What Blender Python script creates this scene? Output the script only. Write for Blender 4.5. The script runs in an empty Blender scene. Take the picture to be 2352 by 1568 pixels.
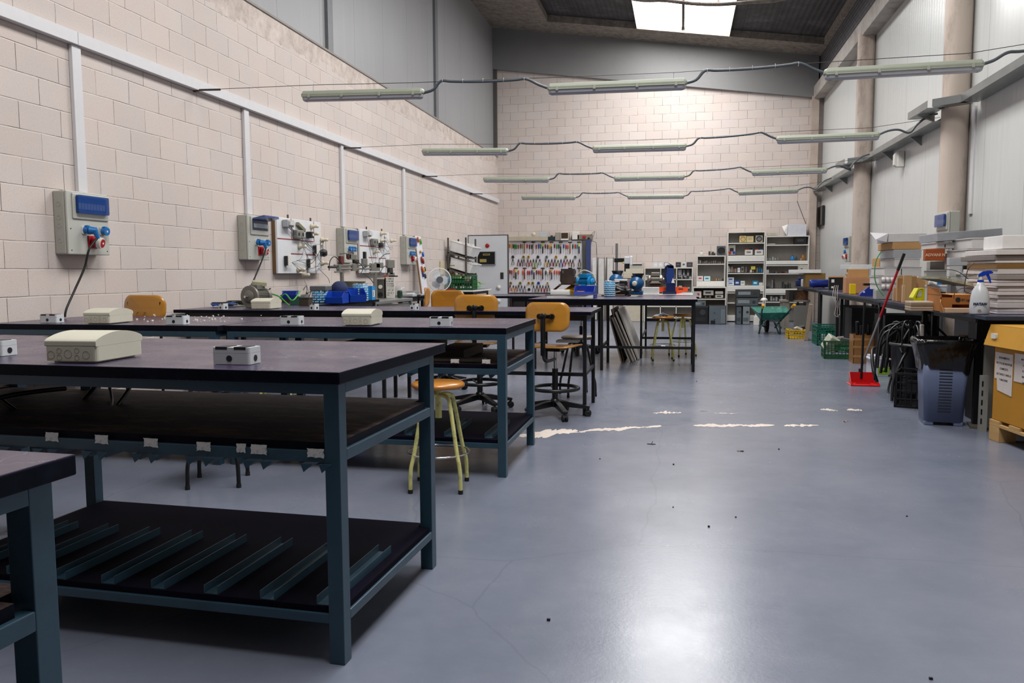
import bpy, math, random
from mathutils import Vector, Matrix, Euler
random.seed(7)
PI = math.pi
S = bpy.context.scene
COL = S.collection
# ---------------------------------------------------------------- camera
FPX, CXP, CYP = 1850.0, 1176.0, 784.0
CAM = Vector((0, 0, 1.2))
AX = Vector((0.97874285, 0.01260364, -0.20470367))   # world X in camera axes (right, down, forward)
AY = Vector((0.20502835, -0.08485749, 0.97507055))
AZ = Vector((-0.0050812, -0.99631338, -0.08563777))
def w(v): return Vector((AX.dot(v), AY.dot(v), AZ.dot(v)))
cd = bpy.data.cameras.new('camera'); cam = bpy.data.objects.new('camera', cd); COL.objects.link(cam)
cd.sensor_width = 36; cd.lens = FPX / 2352 * 36; cd.clip_start = .05; cd.clip_end = 200
r, u, b = w(Vector((1, 0, 0))), w(Vector((0, -1, 0))), w(Vector((0, 0, -1)))
cam.matrix_world = Matrix(((r.x, u.x, b.x, CAM.x), (r.y, u.y, b.y, CAM.y), (r.z, u.z, b.z, CAM.z), (0, 0, 0, 1)))
S.camera = cam
# ---------------------------------------------------------------- world, light, exposure
wd = bpy.data.worlds.new('world'); S.world = wd; wd.use_nodes = True
wd.node_tree.nodes['Background'].inputs[0].default_value = (.75, .82, .95, 1)
wd.node_tree.nodes['Background'].inputs[1].default_value = .3
S.view_settings.view_transform = 'Standard'; S.view_settings.look = 'None'
S.view_settings.exposure = 0.0; S.view_settings.gamma = 1; S.view_settings.use_curve_mapping = False
SKY_EMIT = 16.0            # brightness of the translucent roof lights
def roofz(x): return 6.13 - .146 * (x - 3.03)
SKYLIGHTS = [(-1.06, .98, 15.3, 19.04), (-1.06, .98, 7.9, 12.6), (-1.06, .98, .6, 5.3)]

def P(px, py, **k):
    """world point seen at photo pixel (px,py) on the plane x=, y= or z="""
    d = w(Vector((px - CXP, py - CYP, FPX))); a, v = list(k.items())[0]; i = 'xyz'.index(a)
    return CAM + d * ((v - CAM[i]) / d[i])
# ---------------------------------------------------------------- materials
def lin(c): return c / 12.92 if c <= .04045 else ((c + .055) / 1.055) ** 2.4
def rgb(h): return tuple(lin(int(h[i:i + 2], 16) / 255) for i in (0, 2, 4)) + (1,)
_m = {}
def mat(hexc, rough=.5, metal=0, var=.06, scale=12, bump=0, bscale=60, alpha=1, trans=0, coat=0, emit=0, spec=.5, stretch=None, dirt=None, dirt_amt=.35, dscale=3):
    key = (hexc, rough, metal, var, scale, bump, bscale, alpha, trans, coat, emit, spec, stretch, dirt, dirt_amt, dscale)
    if key in _m: return _m[key]
    m = bpy.data.materials.new('m_' + hexc); m.use_nodes = True; nt = m.node_tree; N = nt.nodes; L = nt.links
    bs = N['Principled BSDF']; tc = N.new('ShaderNodeTexCoord')
    src = tc.outputs['Object']
    if stretch:
        mp = N.new('ShaderNodeMapping'); mp.inputs['Scale'].default_value = stretch; L.new(src, mp.inputs[0]); src = mp.outputs[0]
    c = rgb(hexc)
    nz = N.new('ShaderNodeTexNoise'); nz.inputs['Scale'].default_value = scale; nz.inputs['Detail'].default_value = 4; L.new(src, nz.inputs['Vector'])
    mx = N.new('ShaderNodeMix'); mx.data_type = 'RGBA'; L.new(nz.outputs[0], mx.inputs[0])
    mx.inputs[6].default_value = tuple(max(0, v * (1 - 2.2 * var)) for v in c[:3]) + (1,)
    mx.inputs[7].default_value = tuple(min(1, v * (1 + 2.2 * var)) for v in c[:3]) + (1,)
    out = mx.outputs[2]
    if dirt:
        n2 = N.new('ShaderNodeTexNoise'); n2.inputs['Scale'].default_value = dscale; n2.inputs['Detail'].default_value = 8; n2.inputs['Roughness'].default_value = .7; L.new(src, n2.inputs['Vector'])
        rp = N.new('ShaderNodeValToRGB'); rp.color_ramp.elements[0].position = .5; rp.color_ramp.elements[1].position = .72
        rp.color_ramp.elements[1].color = (dirt_amt,) * 3 + (1,); rp.color_ramp.elements[0].color = (0, 0, 0, 1); L.new(n2.outputs[0], rp.inputs[0])
        m2 = N.new('ShaderNodeMix'); m2.data_type = 'RGBA'; L.new(rp.outputs[0], m2.inputs[0]); L.new(out, m2.inputs[6]); m2.inputs[7].default_value = rgb(dirt); out = m2.outputs[2]
    L.new(out, bs.inputs['Base Color'])
    bs.inputs['Roughness'].default_value = rough; bs.inputs['Metallic'].default_value = metal
    bs.inputs['Specular IOR Level'].default_value = spec
    if coat: bs.inputs['Coat Weight'].default_value = coat; bs.inputs['Coat Roughness'].default_value = .15
    if trans: bs.inputs['Transmission Weight'].default_value = trans
    if alpha < 1: bs.inputs['Alpha'].default_value = alpha
    if emit: L.new(out, bs.inputs['Emission Color']); bs.inputs['Emission Strength'].default_value = emit
    if bump:
        nb = N.new('ShaderNodeTexNoise'); nb.inputs['Scale'].default_value = bscale; nb.inputs['Detail'].default_value = 3; L.new(src, nb.inputs['Vector'])
        bp = N.new('ShaderNodeBump'); bp.inputs['Strength'].default_value = bump; bp.inputs['Distance'].default_value = .004; L.new(nb.outputs[0], bp.inputs['Height']); L.new(bp.outputs[0], bs.inputs['Normal'])
    _m[key] = m; return m
class NT:
    """small helper around a material's node tree"""
    def __init__(s, name):
        s.m = bpy.data.materials.new(name); s.m.use_nodes = True; s.N = s.m.node_tree.nodes; s.L = s.m.node_tree.links; s.b = s.N['Principled BSDF']
        s.tc = s.N.new('ShaderNodeTexCoord'); s.sep = s.N.new('ShaderNodeSeparateXYZ'); s.L.new(s.tc.outputs['Object'], s.sep.inputs[0])
    def math(s, op, a, b_=None, c=None):
        n = s.N.new('ShaderNodeMath'); n.operation = op
        for i, v in enumerate((a, b_, c)):
            if v is None: continue
            if isinstance(v, (int, float)): n.inputs[i].default_value = v
            else: s.L.new(v, n.inputs[i])
        return n.outputs[0]
    def noise(s, vec, scale, det=4, rough=.5):
        n = s.N.new('ShaderNodeTexNoise'); n.inputs['Scale'].default_value = scale; n.inputs['Detail'].default_value = det; n.inputs['Roughness'].default_value = rough; s.L.new(vec, n.inputs['Vector']); return n.outputs[0]
    def ramp(s, f, stops):
        n = s.N.new('ShaderNodeValToRGB'); e = n.color_ramp.elements
        e[0].position, e[0].color = stops[0][0], stops[0][1]; e[1].position, e[1].color = stops[-1][0], stops[-1][1]
        for p_, c_ in stops[1:-1]:
            k = e.new(p_); k.color = c_
        s.L.new(f, n.inputs[0]); return n.outputs[0]
    def mix(s, f, a, b_, mode='MIX'):
        n = s.N.new('ShaderNodeMix'); n.data_type = 'RGBA'; n.blend_type = mode
        for i, v in ((0, f), (6, a), (7, b_)):
            if isinstance(v, (int, float)): n.inputs[i].default_value = v
            elif isinstance(v, tuple): n.inputs[i].default_value = v
            else: s.L.new(v, n.inputs[i])
        return n.outputs[2]
    def vec(s, x, y, z):
        n = s.N.new('ShaderNodeCombineXYZ')
        for i, v in enumerate((x, y, z)):
            if isinstance(v, (int, float)): n.inputs[i].default_value = v
            else: s.L.new(v, n.inputs[i])
        return n.outputs[0]
    def bump(s, h, st, dist=.004):
        n = s.N.new('ShaderNodeBump'); n.inputs['Strength'].default_value = st; n.inputs['Distance'].default_value = dist; s.L.new(h, n.inputs['Height']); s.L.new(n.outputs[0], s.b.inputs['Normal'])
    def done(s, col, rough):
        if isinstance(col, tuple): s.b.inputs['Base Color'].default_value = col
        else: s.L.new(col, s.b.inputs['Base Color'])
        if isinstance(rough, (int, float)): s.b.inputs['Roughness'].default_value = rough
        else: s.L.new(rough, s.b.inputs['Roughness'])
        return s.m
G = lambda v: (v, v, v, 1)
def block_mat(name, axis, off_u, off_z, band=None, mort=.0027):
    t = NT(name); U = t.sep.outputs[axis]; Z = t.sep.outputs[2]; O = t.tc.outputs['Object']
    jig = t.math('MULTIPLY', t.math('SUBTRACT', t.noise(O, 1.7, 3), .5), .018)
    u2 = t.math('ADD', U, -off_u); z2 = t.math('ADD', t.math('ADD', Z, -off_z), jig)
    br = t.N.new('ShaderNodeTexBrick'); t.L.new(t.vec(u2, z2, 0), br.inputs['Vector'])
    br.inputs['Scale'].default_value = 1; br.inputs['Brick Width'].default_value = .393; br.inputs['Row Height'].default_value = .1965
    br.inputs['Mortar Size'].default_value = mort; br.inputs['Mortar Smooth'].default_value = .35; br.offset = .5; br.squash = 1
    br.inputs['Color1'].default_value = rgb('d2c7c1'); br.inputs['Color2'].default_value = rgb('cabfba'); br.inputs['Mortar'].default_value = rgb('b6aaa5')
    pink = t.noise(O, 2.2, 3); c = t.mix(t.ramp(pink, [(.42, G(0)), (.7, G(.45))]), br.outputs['Color'], rgb('d3c0b4'))
    sp = t.noise(O, 150, 2, .6); c = t.mix(t.ramp(sp, [(.30, G(.5)), (.44, G(0))]), c, rgb('86786f'))
    wz = t.noise(O, .7, 4); c = t.mix(t.ramp(wz, [(.45, G(0)), (.75, G(.35))]), c, rgb('b9b0a9'))
    # joints: dark line broken up by noise, thin light lip under bed joints
    gap = t.ramp(t.noise(O, 3.1, 5, .65), [(.34, G(.12)), (.60, G(1))])
    c = t.mix(t.math('MULTIPLY', br.outputs['Fac'], gap), c, rgb('41362f'))
    fz = t.math('FRACT', t.math('DIVIDE', z2, .1965)); lip = t.math('MULTIPLY', t.math('GREATER_THAN', fz, .955), t.math('LESS_THAN', fz, .99))
    c = t.mix(t.math('MULTIPLY', lip, .6), c, rgb('e9dfd8'))
    h = t.math('SUBTRACT', t.math('MULTIPLY', sp, .35), br.outputs['Fac'])
    if band:
        edge = t.math('ADD', t.math('MULTIPLY', t.math('FLOOR', t.math('MULTIPLY', U, 2.55)), .0), band)
        hj = t.math('MULTIPLY', t.noise(t.vec(t.math('FLOOR', t.math('MULTIPLY', U, 2.545)), 0, 0), 3.7, 0), .34)
        fine = t.math('MULTIPLY', t.noise(O, 9, 4), .10)
        isb = t.math('GREATER_THAN', Z, t.math('ADD', t.math('ADD', edge, hj), fine))
        n1 = t.noise(O, 4.5, 7, .7); cc = t.ramp(n1, [(.3, rgb('a2958c')), (.5, rgb('c3b6ad')), (.68, rgb('d8cbc2'))])
        c = t.mix(isb, c, cc); h = t.mix(isb, h, n1)
    t.bump(h, .35, .006); t.b.inputs['Specular IOR Level'].default_value = .3
    return t.done(c, .82)
def panel_mat(name, axis, base, base2, pitch, off=0, rough=.45, line='6b6d70', lw=.012, rib=True, dirtc='a59f9a'):
    t = NT(name); U = t.math('ADD', t.sep.outputs[axis], off); O = t.tc.outputs['Object']
    f = t.math('FRACT', t.math('DIVIDE', U, pitch)); c = t.mix(t.noise(O, .6, 4), rgb(base), rgb(base2))
    mp = t.vec(t.sep.outputs[0], t.math('MULTIPLY', t.sep.outputs[1], 6), t.math('MULTIPLY', t.sep.outputs[2], .4))
    c = t.mix(t.ramp(t.noise(mp, 1.6, 6, .65), [(.5, G(0)), (.8, G(.3))]), c, rgb(dirtc))
    ln = t.math('LESS_THAN', f, lw / pitch); c = t.mix(t.math('MULTIPLY', ln, .85), c, rgb(line))
    h = t.math('SINE', t.math('MULTIPLY', U, 2 * PI / (pitch / 5))) if rib else t.noise(O, 5)
    hp = t.math('SUBTRACT', t.math('MULTIPLY', t.math('POWER', t.math('ABSOLUTE', h), 8), .35 if rib else 0), ln)
    t.bump(hp, .3, .006); return t.done(c, rough)
# ---------------------------------------------------------------- mesh builder
class MB:
    def __init__(s): s.v = []; s.f = []; s.mi = []; s.sm = []
    def add(s, vs, fs, m=0, smooth=False, M=None):
        o = len(s.v)
        for p_ in vs:
            p_ = Vector(p_); s.v.append(tuple(M @ p_ if M else p_))
        for f in fs: s.f.append(tuple(i + o for i in f)); s.mi.append(m); s.sm.append(smooth)
        return s
    def box(s, x0, x1, y0, y1, z0, z1, m=0, M=None):
        vs = [(x, y, z) for z in (z0, z1) for y in (y0, y1) for x in (x0, x1)]
        return s.add(vs, [(0, 2, 3, 1), (4, 5, 7, 6), (0, 1, 5, 4), (2, 6, 7, 3), (0, 4, 6, 2), (1, 3, 7, 5)], m, False, M)
    def cbox(s, c, d, m=0, rot=(0, 0, 0)):
        M = Matrix.Translation(c) @ Euler(rot).to_matrix().to_4x4()
        return s.box(-d[0] / 2, d[0] / 2, -d[1] / 2, d[1] / 2, -d[2] / 2, d[2] / 2, m, M)
    def cyl(s, p0, p1, r, n=16, r2=None, m=0, cap=True, smooth=True):
        p0, p1 = Vector(p0), Vector(p1); r2 = r if r2 is None else r2; d = (p1 - p0)
        if d.length < 1e-7: return s
        d.normalize(); a = d.orthogonal().normalized(); b_ = d.cross(a); vs = []
        for p_, rr in ((p0, r), (p1, r2)):
            for k in range(n): t = 2 * PI * k / n; vs.append(p_ + (a * math.cos(t) + b_ * math.sin(t)) * rr)
        s.add(vs, [(k, (k + 1) % n, n + (k + 1) % n, n + k) for k in range(n)], m, smooth)
        if cap: s.add(vs, [tuple(range(n))[::-1], tuple(range(n, 2 * n))], m)
        return s
    def tube(s, pts, r, n=8, m=0, sub=0, closed=False):
        pts = [Vector(p_) for p_ in pts]
        if sub: pts = smooth_path(pts, sub, closed)
        N_ = len(pts); rings = []; prev = None
        for i, p_ in enumerate(pts):
            if closed: d = pts[(i + 1) % N_] - pts[i - 1]
            else: d = pts[min(i + 1, N_ - 1)] - pts[max(i - 1, 0)]
            d = d.normalized() if d.length > 1e-9 else Vector((0, 0, 1))
            a = d.orthogonal().normalized() if prev is None else (prev - d * prev.dot(d)).normalized()
            prev = a; b_ = d.cross(a); rr = r[i * (len(r) - 1) // max(1, N_ - 1)] if isinstance(r, (list, tuple)) else r
            rings.append([p_ + (a * math.cos(2 * PI * k / n) + b_ * math.sin(2 * PI * k / n)) * rr for k in range(n)])
        vs = [q for R_ in rings for q in R_]; fs = []
        for i in range(N_ if closed else N_ - 1):
            j = (i + 1) % N_
            for k in range(n): fs.append((i * n + k, i * n + (k + 1) % n, j * n + (k + 1) % n, j * n + k))
        s.add(vs, fs, m, True)
        if not closed: s.add(vs, [tuple(range(n))[::-1], tuple(range((N_ - 1) * n, N_ * n))], m)
        return s
    def prism(s, poly, a0, a1, ax='y', m=0, M=None, smooth=False):
        """poly in the two other axes (order x,y,z without ax), extruded from a0 to a1"""
        def mk(p_, a): return {'x': (a, p_[0], p_[1]), 'y': (p_[0], a, p_[1]), 'z': (p_[0], p_[1], a)}[ax]
        n = len(poly); vs = [mk(p_, a0) for p_ in poly] + [mk(p_, a1) for p_ in poly]
        s.add(vs, [(k, (k + 1) % n, n + (k + 1) % n, n + k) for k in range(n)], m, smooth, M)
        return s.add(vs, [tuple(range(n))[::-1], tuple(range(n, 2 * n))], m, False, M)
    def lathe(s, prof, c=(0, 0, 0), n=24, m=0, ax='z', M=None):
        c = Vector(c); vs = []
        for (r_, h) in prof:
            for k in range(n):
                t = 2 * PI * k / n; q = (r_ * math.cos(t), r_ * math.sin(t), h)
                if ax == 'x': q = (q[2], q[0], q[1])
                if ax == 'y': q = (q[1], q[2], q[0])
                vs.append(c + Vector(q))
        fs = [(i * n + k, i * n + (k + 1) % n, (i + 1) * n + (k + 1) % n, (i + 1) * n + k) for i in range(len(prof) - 1) for k in range(n)]
        s.add(vs, fs, m, True, M)
        for i in (0, len(prof) - 1):
            if prof[i][0] > 1e-5: s.add(vs[i * n:(i + 1) * n], [tuple(range(n))], m, False, M)
        return s
    def torus(s, c, R_, r_, ax='z', n=32, k=8, m=0):
        c = Vector(c); pts = []
        for i in range(n):
            t = 2 * PI * i / n; a, b_ = R_ * math.cos(t), R_ * math.sin(t)
            pts.append(c + Vector({'z': (a, b_, 0), 'x': (0, a, b_), 'y': (a, 0, b_)}[ax]))
        return s.tube(pts, r_, k, m, closed=True)
    def grid(s, fn, nu, nv, m=0, smooth=True):
        vs = [fn(i / nu, j / nv) for j in range(nv + 1) for i in range(nu + 1)]
        return s.add(vs, [(j * (nu + 1) + i, j * (nu + 1) + i + 1, (j + 1) * (nu + 1) + i + 1, (j + 1) * (nu + 1) + i) for j in range(nv) for i in range(nu)], m, smooth)
    def build(s, name, mats, parent=None, bevel=0, solid=0, seg=2, label=None):
        me = bpy.data.meshes.new(name); me.from_pydata(s.v, [], s.f); me.update()
        mats = mats if isinstance(mats, (list, tuple)) else [mats]
        for q in mats: me.materials.append(q)
        for p_, a, b_ in zip(me.polygons, s.mi, s.sm): p_.material_index = a; p_.use_smooth = b_
        o = bpy.data.objects.new(name, me); COL.objects.link(o)
        if parent: o.parent = parent
        if solid: md = o.modifiers.new('t', 'SOLIDIFY'); md.thickness = solid; md.offset = 0
        if bevel: md = o.modifiers.new('b', 'BEVEL'); md.width = bevel; md.segments = seg; md.limit_method = 'ANGLE'; md.angle_limit = .7
        if label: o['label'] = label
        return o
def smooth_path(pts, sub, closed=False):
    out = []; n = len(pts); rng = range(n) if closed else range(n - 1)
    for i in rng:
        p0 = pts[(i - 1) % n] if closed or i > 0 else pts[i]; p1 = pts[i]; p2 = pts[(i + 1) % n]; p3 = pts[(i + 2) % n] if closed or i + 2 < n else p2
        for k in range(sub):
            t = k / sub; t2, t3 = t * t, t * t * t
            out.append(.5 * ((2 * p1) + (p2 - p0) * t + (2 * p0 - 5 * p1 + 4 * p2 - p3) * t2 + (3 * p1 - p0 - 3 * p2 + p3) * t3))
    if not closed: out.append(pts[-1])
    return out
def thing(name, label, cat, loc=(0, 0, 0), rz=0, group=None, rot=None):
    o = bpy.data.objects.new(name, None); COL.objects.link(o); o.location = loc; o.rotation_euler = rot or (0, 0, rz)
    o.empty_display_size = .1; o['label'] = label; o['category'] = cat
    if group: o['group'] = group
    return o
def tag(o, label, cat, group=None, kind=None):
    o['label'] = label; o['category'] = cat
    if group: o['group'] = group
    if kind: o['kind'] = kind
    return o
def place(o, loc, rz=0, rot=None): o.location = loc; o.rotation_euler = rot or (0, 0, rz); return o
def struct(o): o['kind'] = 'structure'; return o
KIDS = {}
def copy_tree(o, parent=None):
    c = o.copy(); COL.objects.link(c)
    if parent: c.parent = parent
    for ch in list(o.children): copy_tree(ch, c)
    return c
def dup(root, loc, rz=0, label=None, group=None, rot=None):
    c = copy_tree(root); c.location = loc; c.rotation_euler = rot or (0, 0, rz)
    if label: c['label'] = label
    if group: c['group'] = group
    return c
_txt = {}
def text_obj(s, size, name, m, parent, loc, rot=(0, 0, 0), ext=.0004, align='CENTER', shear=0, bold=0, sx=1):
    key = (s, size, ext, align, shear, bold)
    if key not in _txt:
        cu = bpy.data.curves.new('tx', 'FONT'); cu.body = s; cu.size = size; cu.extrude = ext; cu.align_x = align; cu.align_y = 'CENTER'; cu.shear = shear; cu.offset = bold; cu.resolution_u = 2
        to = bpy.data.objects.new('tx', cu); COL.objects.link(to)
        dg = bpy.context.evaluated_depsgraph_get(); me = bpy.data.meshes.new_from_object(to.evaluated_get(dg)); COL.objects.unlink(to); bpy.data.objects.remove(to)
        _txt[key] = me
    me = _txt[key].copy(); me.materials.clear(); me.materials.append(m)
    o = bpy.data.objects.new(name, me); COL.objects.link(o); o.parent = parent; o.location = loc; o.rotation_euler = rot; o.scale = (sx, 1, 1)
    return o
# rounded rectangle polygon
def rrect(w_, h_, r_, n=4, cx=0, cy=0):
    out = []
    for (sx, sy, a0) in ((1, 1, 0), (-1, 1, 90), (-1, -1, 180), (1, -1, 270)):
        for k in range(n + 1):
            a = math.radians(a0 + 90 * k / n); out.append((cx + sx * (w_ / 2 - r_) + r_ * math.cos(a), cy + sy * (h_ / 2 - r_) + r_ * math.sin(a)))
    return out
# common finishes
WHITE = mat('e6e4e2', .45); OFFW = mat('d9d6cf', .5); CREAM = mat('c9c5b4', .42, var=.03); PGREY = mat('c9c9c4', .4, var=.03); BLACK = mat('0c0c0e', .4, var=.2)
RUBBER = mat('111112', .75, var=.2); CHROME = mat('d0d2d4', .12, 1, var=.02); STEEL = mat('9a9b9c', .35, .9); ALU = mat('a8aaa8', .38, .8, dirt='6d6a64')
WOOD = mat('c98a2e', .32, var=.10, scale=5, stretch=(1, 1, 9), coat=.25); CARD = mat('b58a58', .8, var=.08, scale=6); BLUEP = mat('0a3fa8', .35, var=.05)
# ================================================================ SETTING
LW, RW, BW, FW = -4.56, 3.03, 20.08, -5.2
# floor
t = NT('floor_epoxy'); O = t.tc.outputs['Object']
c = t.ramp(t.noise(O, .9, 5, .6), [(.3, rgb('646a79')), (.5, rgb('6d7281')), (.72, rgb('787c8a'))])
c = t.mix(t.ramp(t.noise(O, 6, 6, .75), [(.45, G(0)), (.75, G(.14))]), c, rgb('8c8f9a'))
c = t.mix(t.ramp(t.noise(O, 45, 3, .7), [(.68, G(0)), (.82, G(.2))]), c, rgb('a5a7ad'))
vo = t.N.new('ShaderNodeTexVoronoi'); vo.feature = 'DISTANCE_TO_EDGE'; vo.inputs['Scale'].default_value = .55
wob = t.N.new('ShaderNodeMix'); wob.data_type = 'RGBA'; wob.inputs[0].default_value = .12; t.L.new(O, wob.inputs[6]); nn = t.N.new('ShaderNodeTexNoise'); nn.inputs['Scale'].default_value = 2; nn.inputs['Detail'].default_value = 6; t.L.new(O, nn.inputs['Vector']); t.L.new(nn.outputs[1], wob.inputs[7]); t.L.new(wob.outputs[2], vo.inputs['Vector'])
crack = t.math('LESS_THAN', vo.outputs['Distance'], .0022); c = t.mix(t.math('MULTIPLY', crack, .18), c, rgb('4d5160'))
rg = t.ramp(t.noise(O, 2.2, 6, .7), [(.3, G(.20)), (.7, G(.29))])
t.bump(t.noise(O, 60, 4, .7), .12, .003); t.b.inputs['Specular IOR Level'].default_value = .55
FLOOR_M = t.done(c, rg)
fl = struct(MB().add([(-4.6, FW, 0), (3.35, FW, 0), (3.35, 20.2, 0), (-4.6, 20.2, 0)], [(0, 1, 2, 3)]).build('floor', FLOOR_M))
# flaked paint patches showing plaster along a crack
PATCH = mat('d3c6bd', .85, var=.12, scale=14, dirt='a58f86', dirt_amt=.8, dscale=7)
def patch(x0, y0, x1, y1, wd_, seed, k=18):
    rd = random.Random(seed); top = []; bot = []; k = k * 3; h1 = h2 = .6
    for i in range(k + 1):
        f = i / k; px = x0 + (x1 - x0) * f; py = y0 + (y1 - y0) * f; e = math.sin(PI * f) ** .4
        h1 = min(1, max(.1, h1 + rd.uniform(-.3, .3))); h2 = min(1, max(.1, h2 + rd.uniform(-.3, .3))); jx = rd.uniform(-.004, .004)
        top.append((px + jx, py + wd_ * e * h1, .0012)); bot.append((px - jx, py - wd_ * e * h2, .0012))
    vs = top + bot[::-1]; m = MB(); n = k + 1
    m.add(top + bot, [(i, i + 1, n + i + 1, n + i) for i in range(k)]); return m.build('exposed_patch', PATCH, fl)
for i, (a, b_, c_, d_, wd_) in enumerate([(1190, 998, 1345, 992, .10), (1320, 992, 1520, 978, .055), (1592, 977, 1780, 976, .05), (1800, 978, 1880, 977, .045), (1500, 948, 1565, 948, .07), (1640, 949, 1695, 950, .02), (1885, 941, 1925, 943, .05), (1945, 942, 1980, 942, .05), (1934, 968, 1950, 968, .03), (1692, 1035, 1708, 1036, .02), (1610, 944, 1625, 944, .02)]):
    p0, p1 = P(a, b_, z=0), P(c_, d_, z=0); patch(p0.x, p0.y, p1.x, p1.y, wd_ * 1.7, i + 3)
# left wall: blocks up to 4.08 with a rendered band on top
struct(MB().box(-4.80, LW, FW, BW + .3, 0, 4.08).build('wall_left', block_mat('blocks_left', 1, .02, 1.045, 3.62)))
struct(MB().box(-4.80, -4.655, FW, BW + .3, 4.08, 7.6).build('wall_left_upper', panel_mat('sheet_grey', 1, '98989b', '8d8d90', 1.15, off=.28, line='6c6e72', lw=.01, rib=False)))
struct(MB().box(-4.66, LW + .015, FW, BW, 4.08, 4.105).build('trim_flashing', mat('8b8580', .6, dirt='5b4a40')))
for i, yy in enumerate((3.2, 5.6, 10.31, 15.13)):
    struct(MB().box(-4.66, -4.61, yy - .08, yy + .08, 4.08, roofz(-4.6)).build('trim_sheet_post', mat('6f7174', .5)))
# back wall
bk = struct(MB().box(-4.80, 3.4, BW, BW + .2, 0, 7.6).build('wall_back', block_mat('blocks_back', 0, -4.03, 4.968, mort=.0034)))
m = MB(); m.add([(-4.66, BW - .1, 6.23), (3.03, BW - .1, 5.16), (3.03, BW - .1, 6.2), (-4.66, BW - .1, 7.3), (-4.66, BW + .05, 6.23), (3.03, BW + .05, 5.16), (3.03, BW + .05, 6.2), (-4.66, BW + .05, 7.3)],
    [(0, 1, 2, 3), (0, 4, 5, 1)])
struct(m.build('trim_gable_sheet', mat('7f7f7f', .5, var=.05, scale=2, dirt='5d5d60', dirt_amt=.3, dscale=1)))
struct(MB().box(2.90, 3.05, BW - .16, BW, 0, 5.2).build('trim_corner_column', mat('b8a89c', .8, var=.1, scale=5, dirt='7b6c60', bump=.3)))
struct(MB().box(-4.655, -4.56, BW - .06, BW, 4.1, 6.3).build('trim_corner_strip', mat('54504d', .7)))
# right wall: insulated panels, upper block parapet, concrete lintel
struct(MB().box(3.16, 3.36, FW, BW + .1, 0, 5.3).build('wall_right', panel_mat('panel_white', 1, 'd0d2d0', 'c4c6c4', 1.08, off=.1, rough=.3, line='8d9090', lw=.008, dirtc='b3b0aa')))
t = NT('small_blocks'); br = t.N.new('ShaderNodeTexBrick'); t.L.new(t.vec(t.sep.outputs[1], t.sep.outputs[2], 0), br.inputs['Vector']); br.inputs['Scale'].default_value = 1; br.inputs['Brick Width'].default_value = .25; br.inputs['Row Height'].default_value = .075; br.inputs['Mortar Size'].default_value = .012
br.inputs['Color1'].default_value = rgb('66656a'); br.inputs['Color2'].default_value = rgb('5a595d'); br.inputs['Mortar'].default_value = rgb('3c3b3e'); t.bump(br.outputs['Fac'], -.5, .01)
struct(MB().box(3.06, 3.36, FW, BW + .1, 5.3, 7.2).build('wall_right_upper', t.done(br.outputs['Color'], .8)))
CONC = mat('a8a29c', .75, var=.1, scale=4, dirt='5c4a3c', dirt_amt=.7, dscale=1.4, bump=.25)
struct(MB().box(2.93, 3.2, FW, BW - .1, 5.14, 5.42).build('trim_lintel', CONC, bevel=.01))
COLM = mat('c0b1a5', .8, var=.1, scale=3, dirt='5e4c42', dirt_amt=.7, dscale=2.2, bump=.4, bscale=30, stretch=(1, 1, .35))
for yy in (15.0, 10.2, 5.3, .4):
    m = MB(); m.prism(rrect(.27, .30, .12, 5, 3.03 - .0, yy), 0, 5.2, 'z', smooth=True); struct(m.build('trim_column', COLM))
# roof
t = NT('dark_roof_sheet'); O = t.tc.outputs['Object']; f = t.math('FRACT', t.math('DIVIDE', t.sep.outputs[0], .62))
c = t.ramp(t.noise(O, 2.4, 8, .75), [(.35, rgb('1f1f22')), (.55, rgb('343438')), (.75, rgb('5a5a5e'))]); c = t.mix(t.math('LESS_THAN', f, .03), c, rgb('111113'))
t.bump(t.math('SINE', t.math('MULTIPLY', t.sep.outputs[0], 60)), .4, .01); ROOF = t.done(c, .7)
t = NT('sprayed_foam'); O = t.tc.outputs['Object']; n1 = t.noise(O, 7, 8, .8); c = t.ramp(n1, [(.3, rgb('6a625b')), (.5, rgb('968d84')), (.75, rgb('bdb3a8'))]); t.bump(n1, 1, .05); FOAM = t.done(c, .95)
def roofquad(m, x0, x1, y0, y1, dz=0, mi=0):
    m.add([(x0, y0, roofz(x0) + dz), (x1, y0, roofz(x1) + dz), (x1, y1, roofz(x1) + dz), (x0, y1, roofz(x0) + dz)], [(0, 3, 2, 1)], mi)
m = MB(); X0, X1 = -3.12, 2.98
bays = [(15.3, 19.04), (7.9, 12.6), (.6, 5.3)]
ys = [FW] + [v for b_ in sorted(bays) for v in b_] + [BW + .2]
for i in range(0, len(ys), 2): roofquad(m, -4.9, 3.4, ys[i], ys[i + 1], -.03, 0)
for (y0, y1) in bays:
    roofquad(m, -4.9, X0, y0, y1, -.03, 0); roofquad(m, X1, 3.4, y0, y1, -.03, 0)
    roofquad(m, X0, -1.06, y0, y1, .12, 1); roofquad(m, .98, X1, y0, y1, .12, 1)
    for (xa, xb) in ((X0, X0), (X1, X1), (-1.06, -1.06), (.98, .98)):
        m.add([(xa, y0, roofz(xa) - .03), (xa, y1, roofz(xa) - .03), (xa, y1, roofz(xa) + .14), (xa, y0, roofz(xa) + .14)], [(0, 1, 2, 3)], 0)
    for yy in (y0, y1):
        m.add([(X0, yy, roofz(X0) - .03), (X1, yy, roofz(X1) - .03), (X1, yy, roofz(X1) + .14), (X0, yy, roofz(X0) + .14)], [(0, 1, 2, 3)], 0)
m.box(-4.9, 3.4, FW - .1, BW + .3, 7.8, 7.9, 1)
struct(m.build('ceiling', [FOAM, ROOF]))
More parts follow.
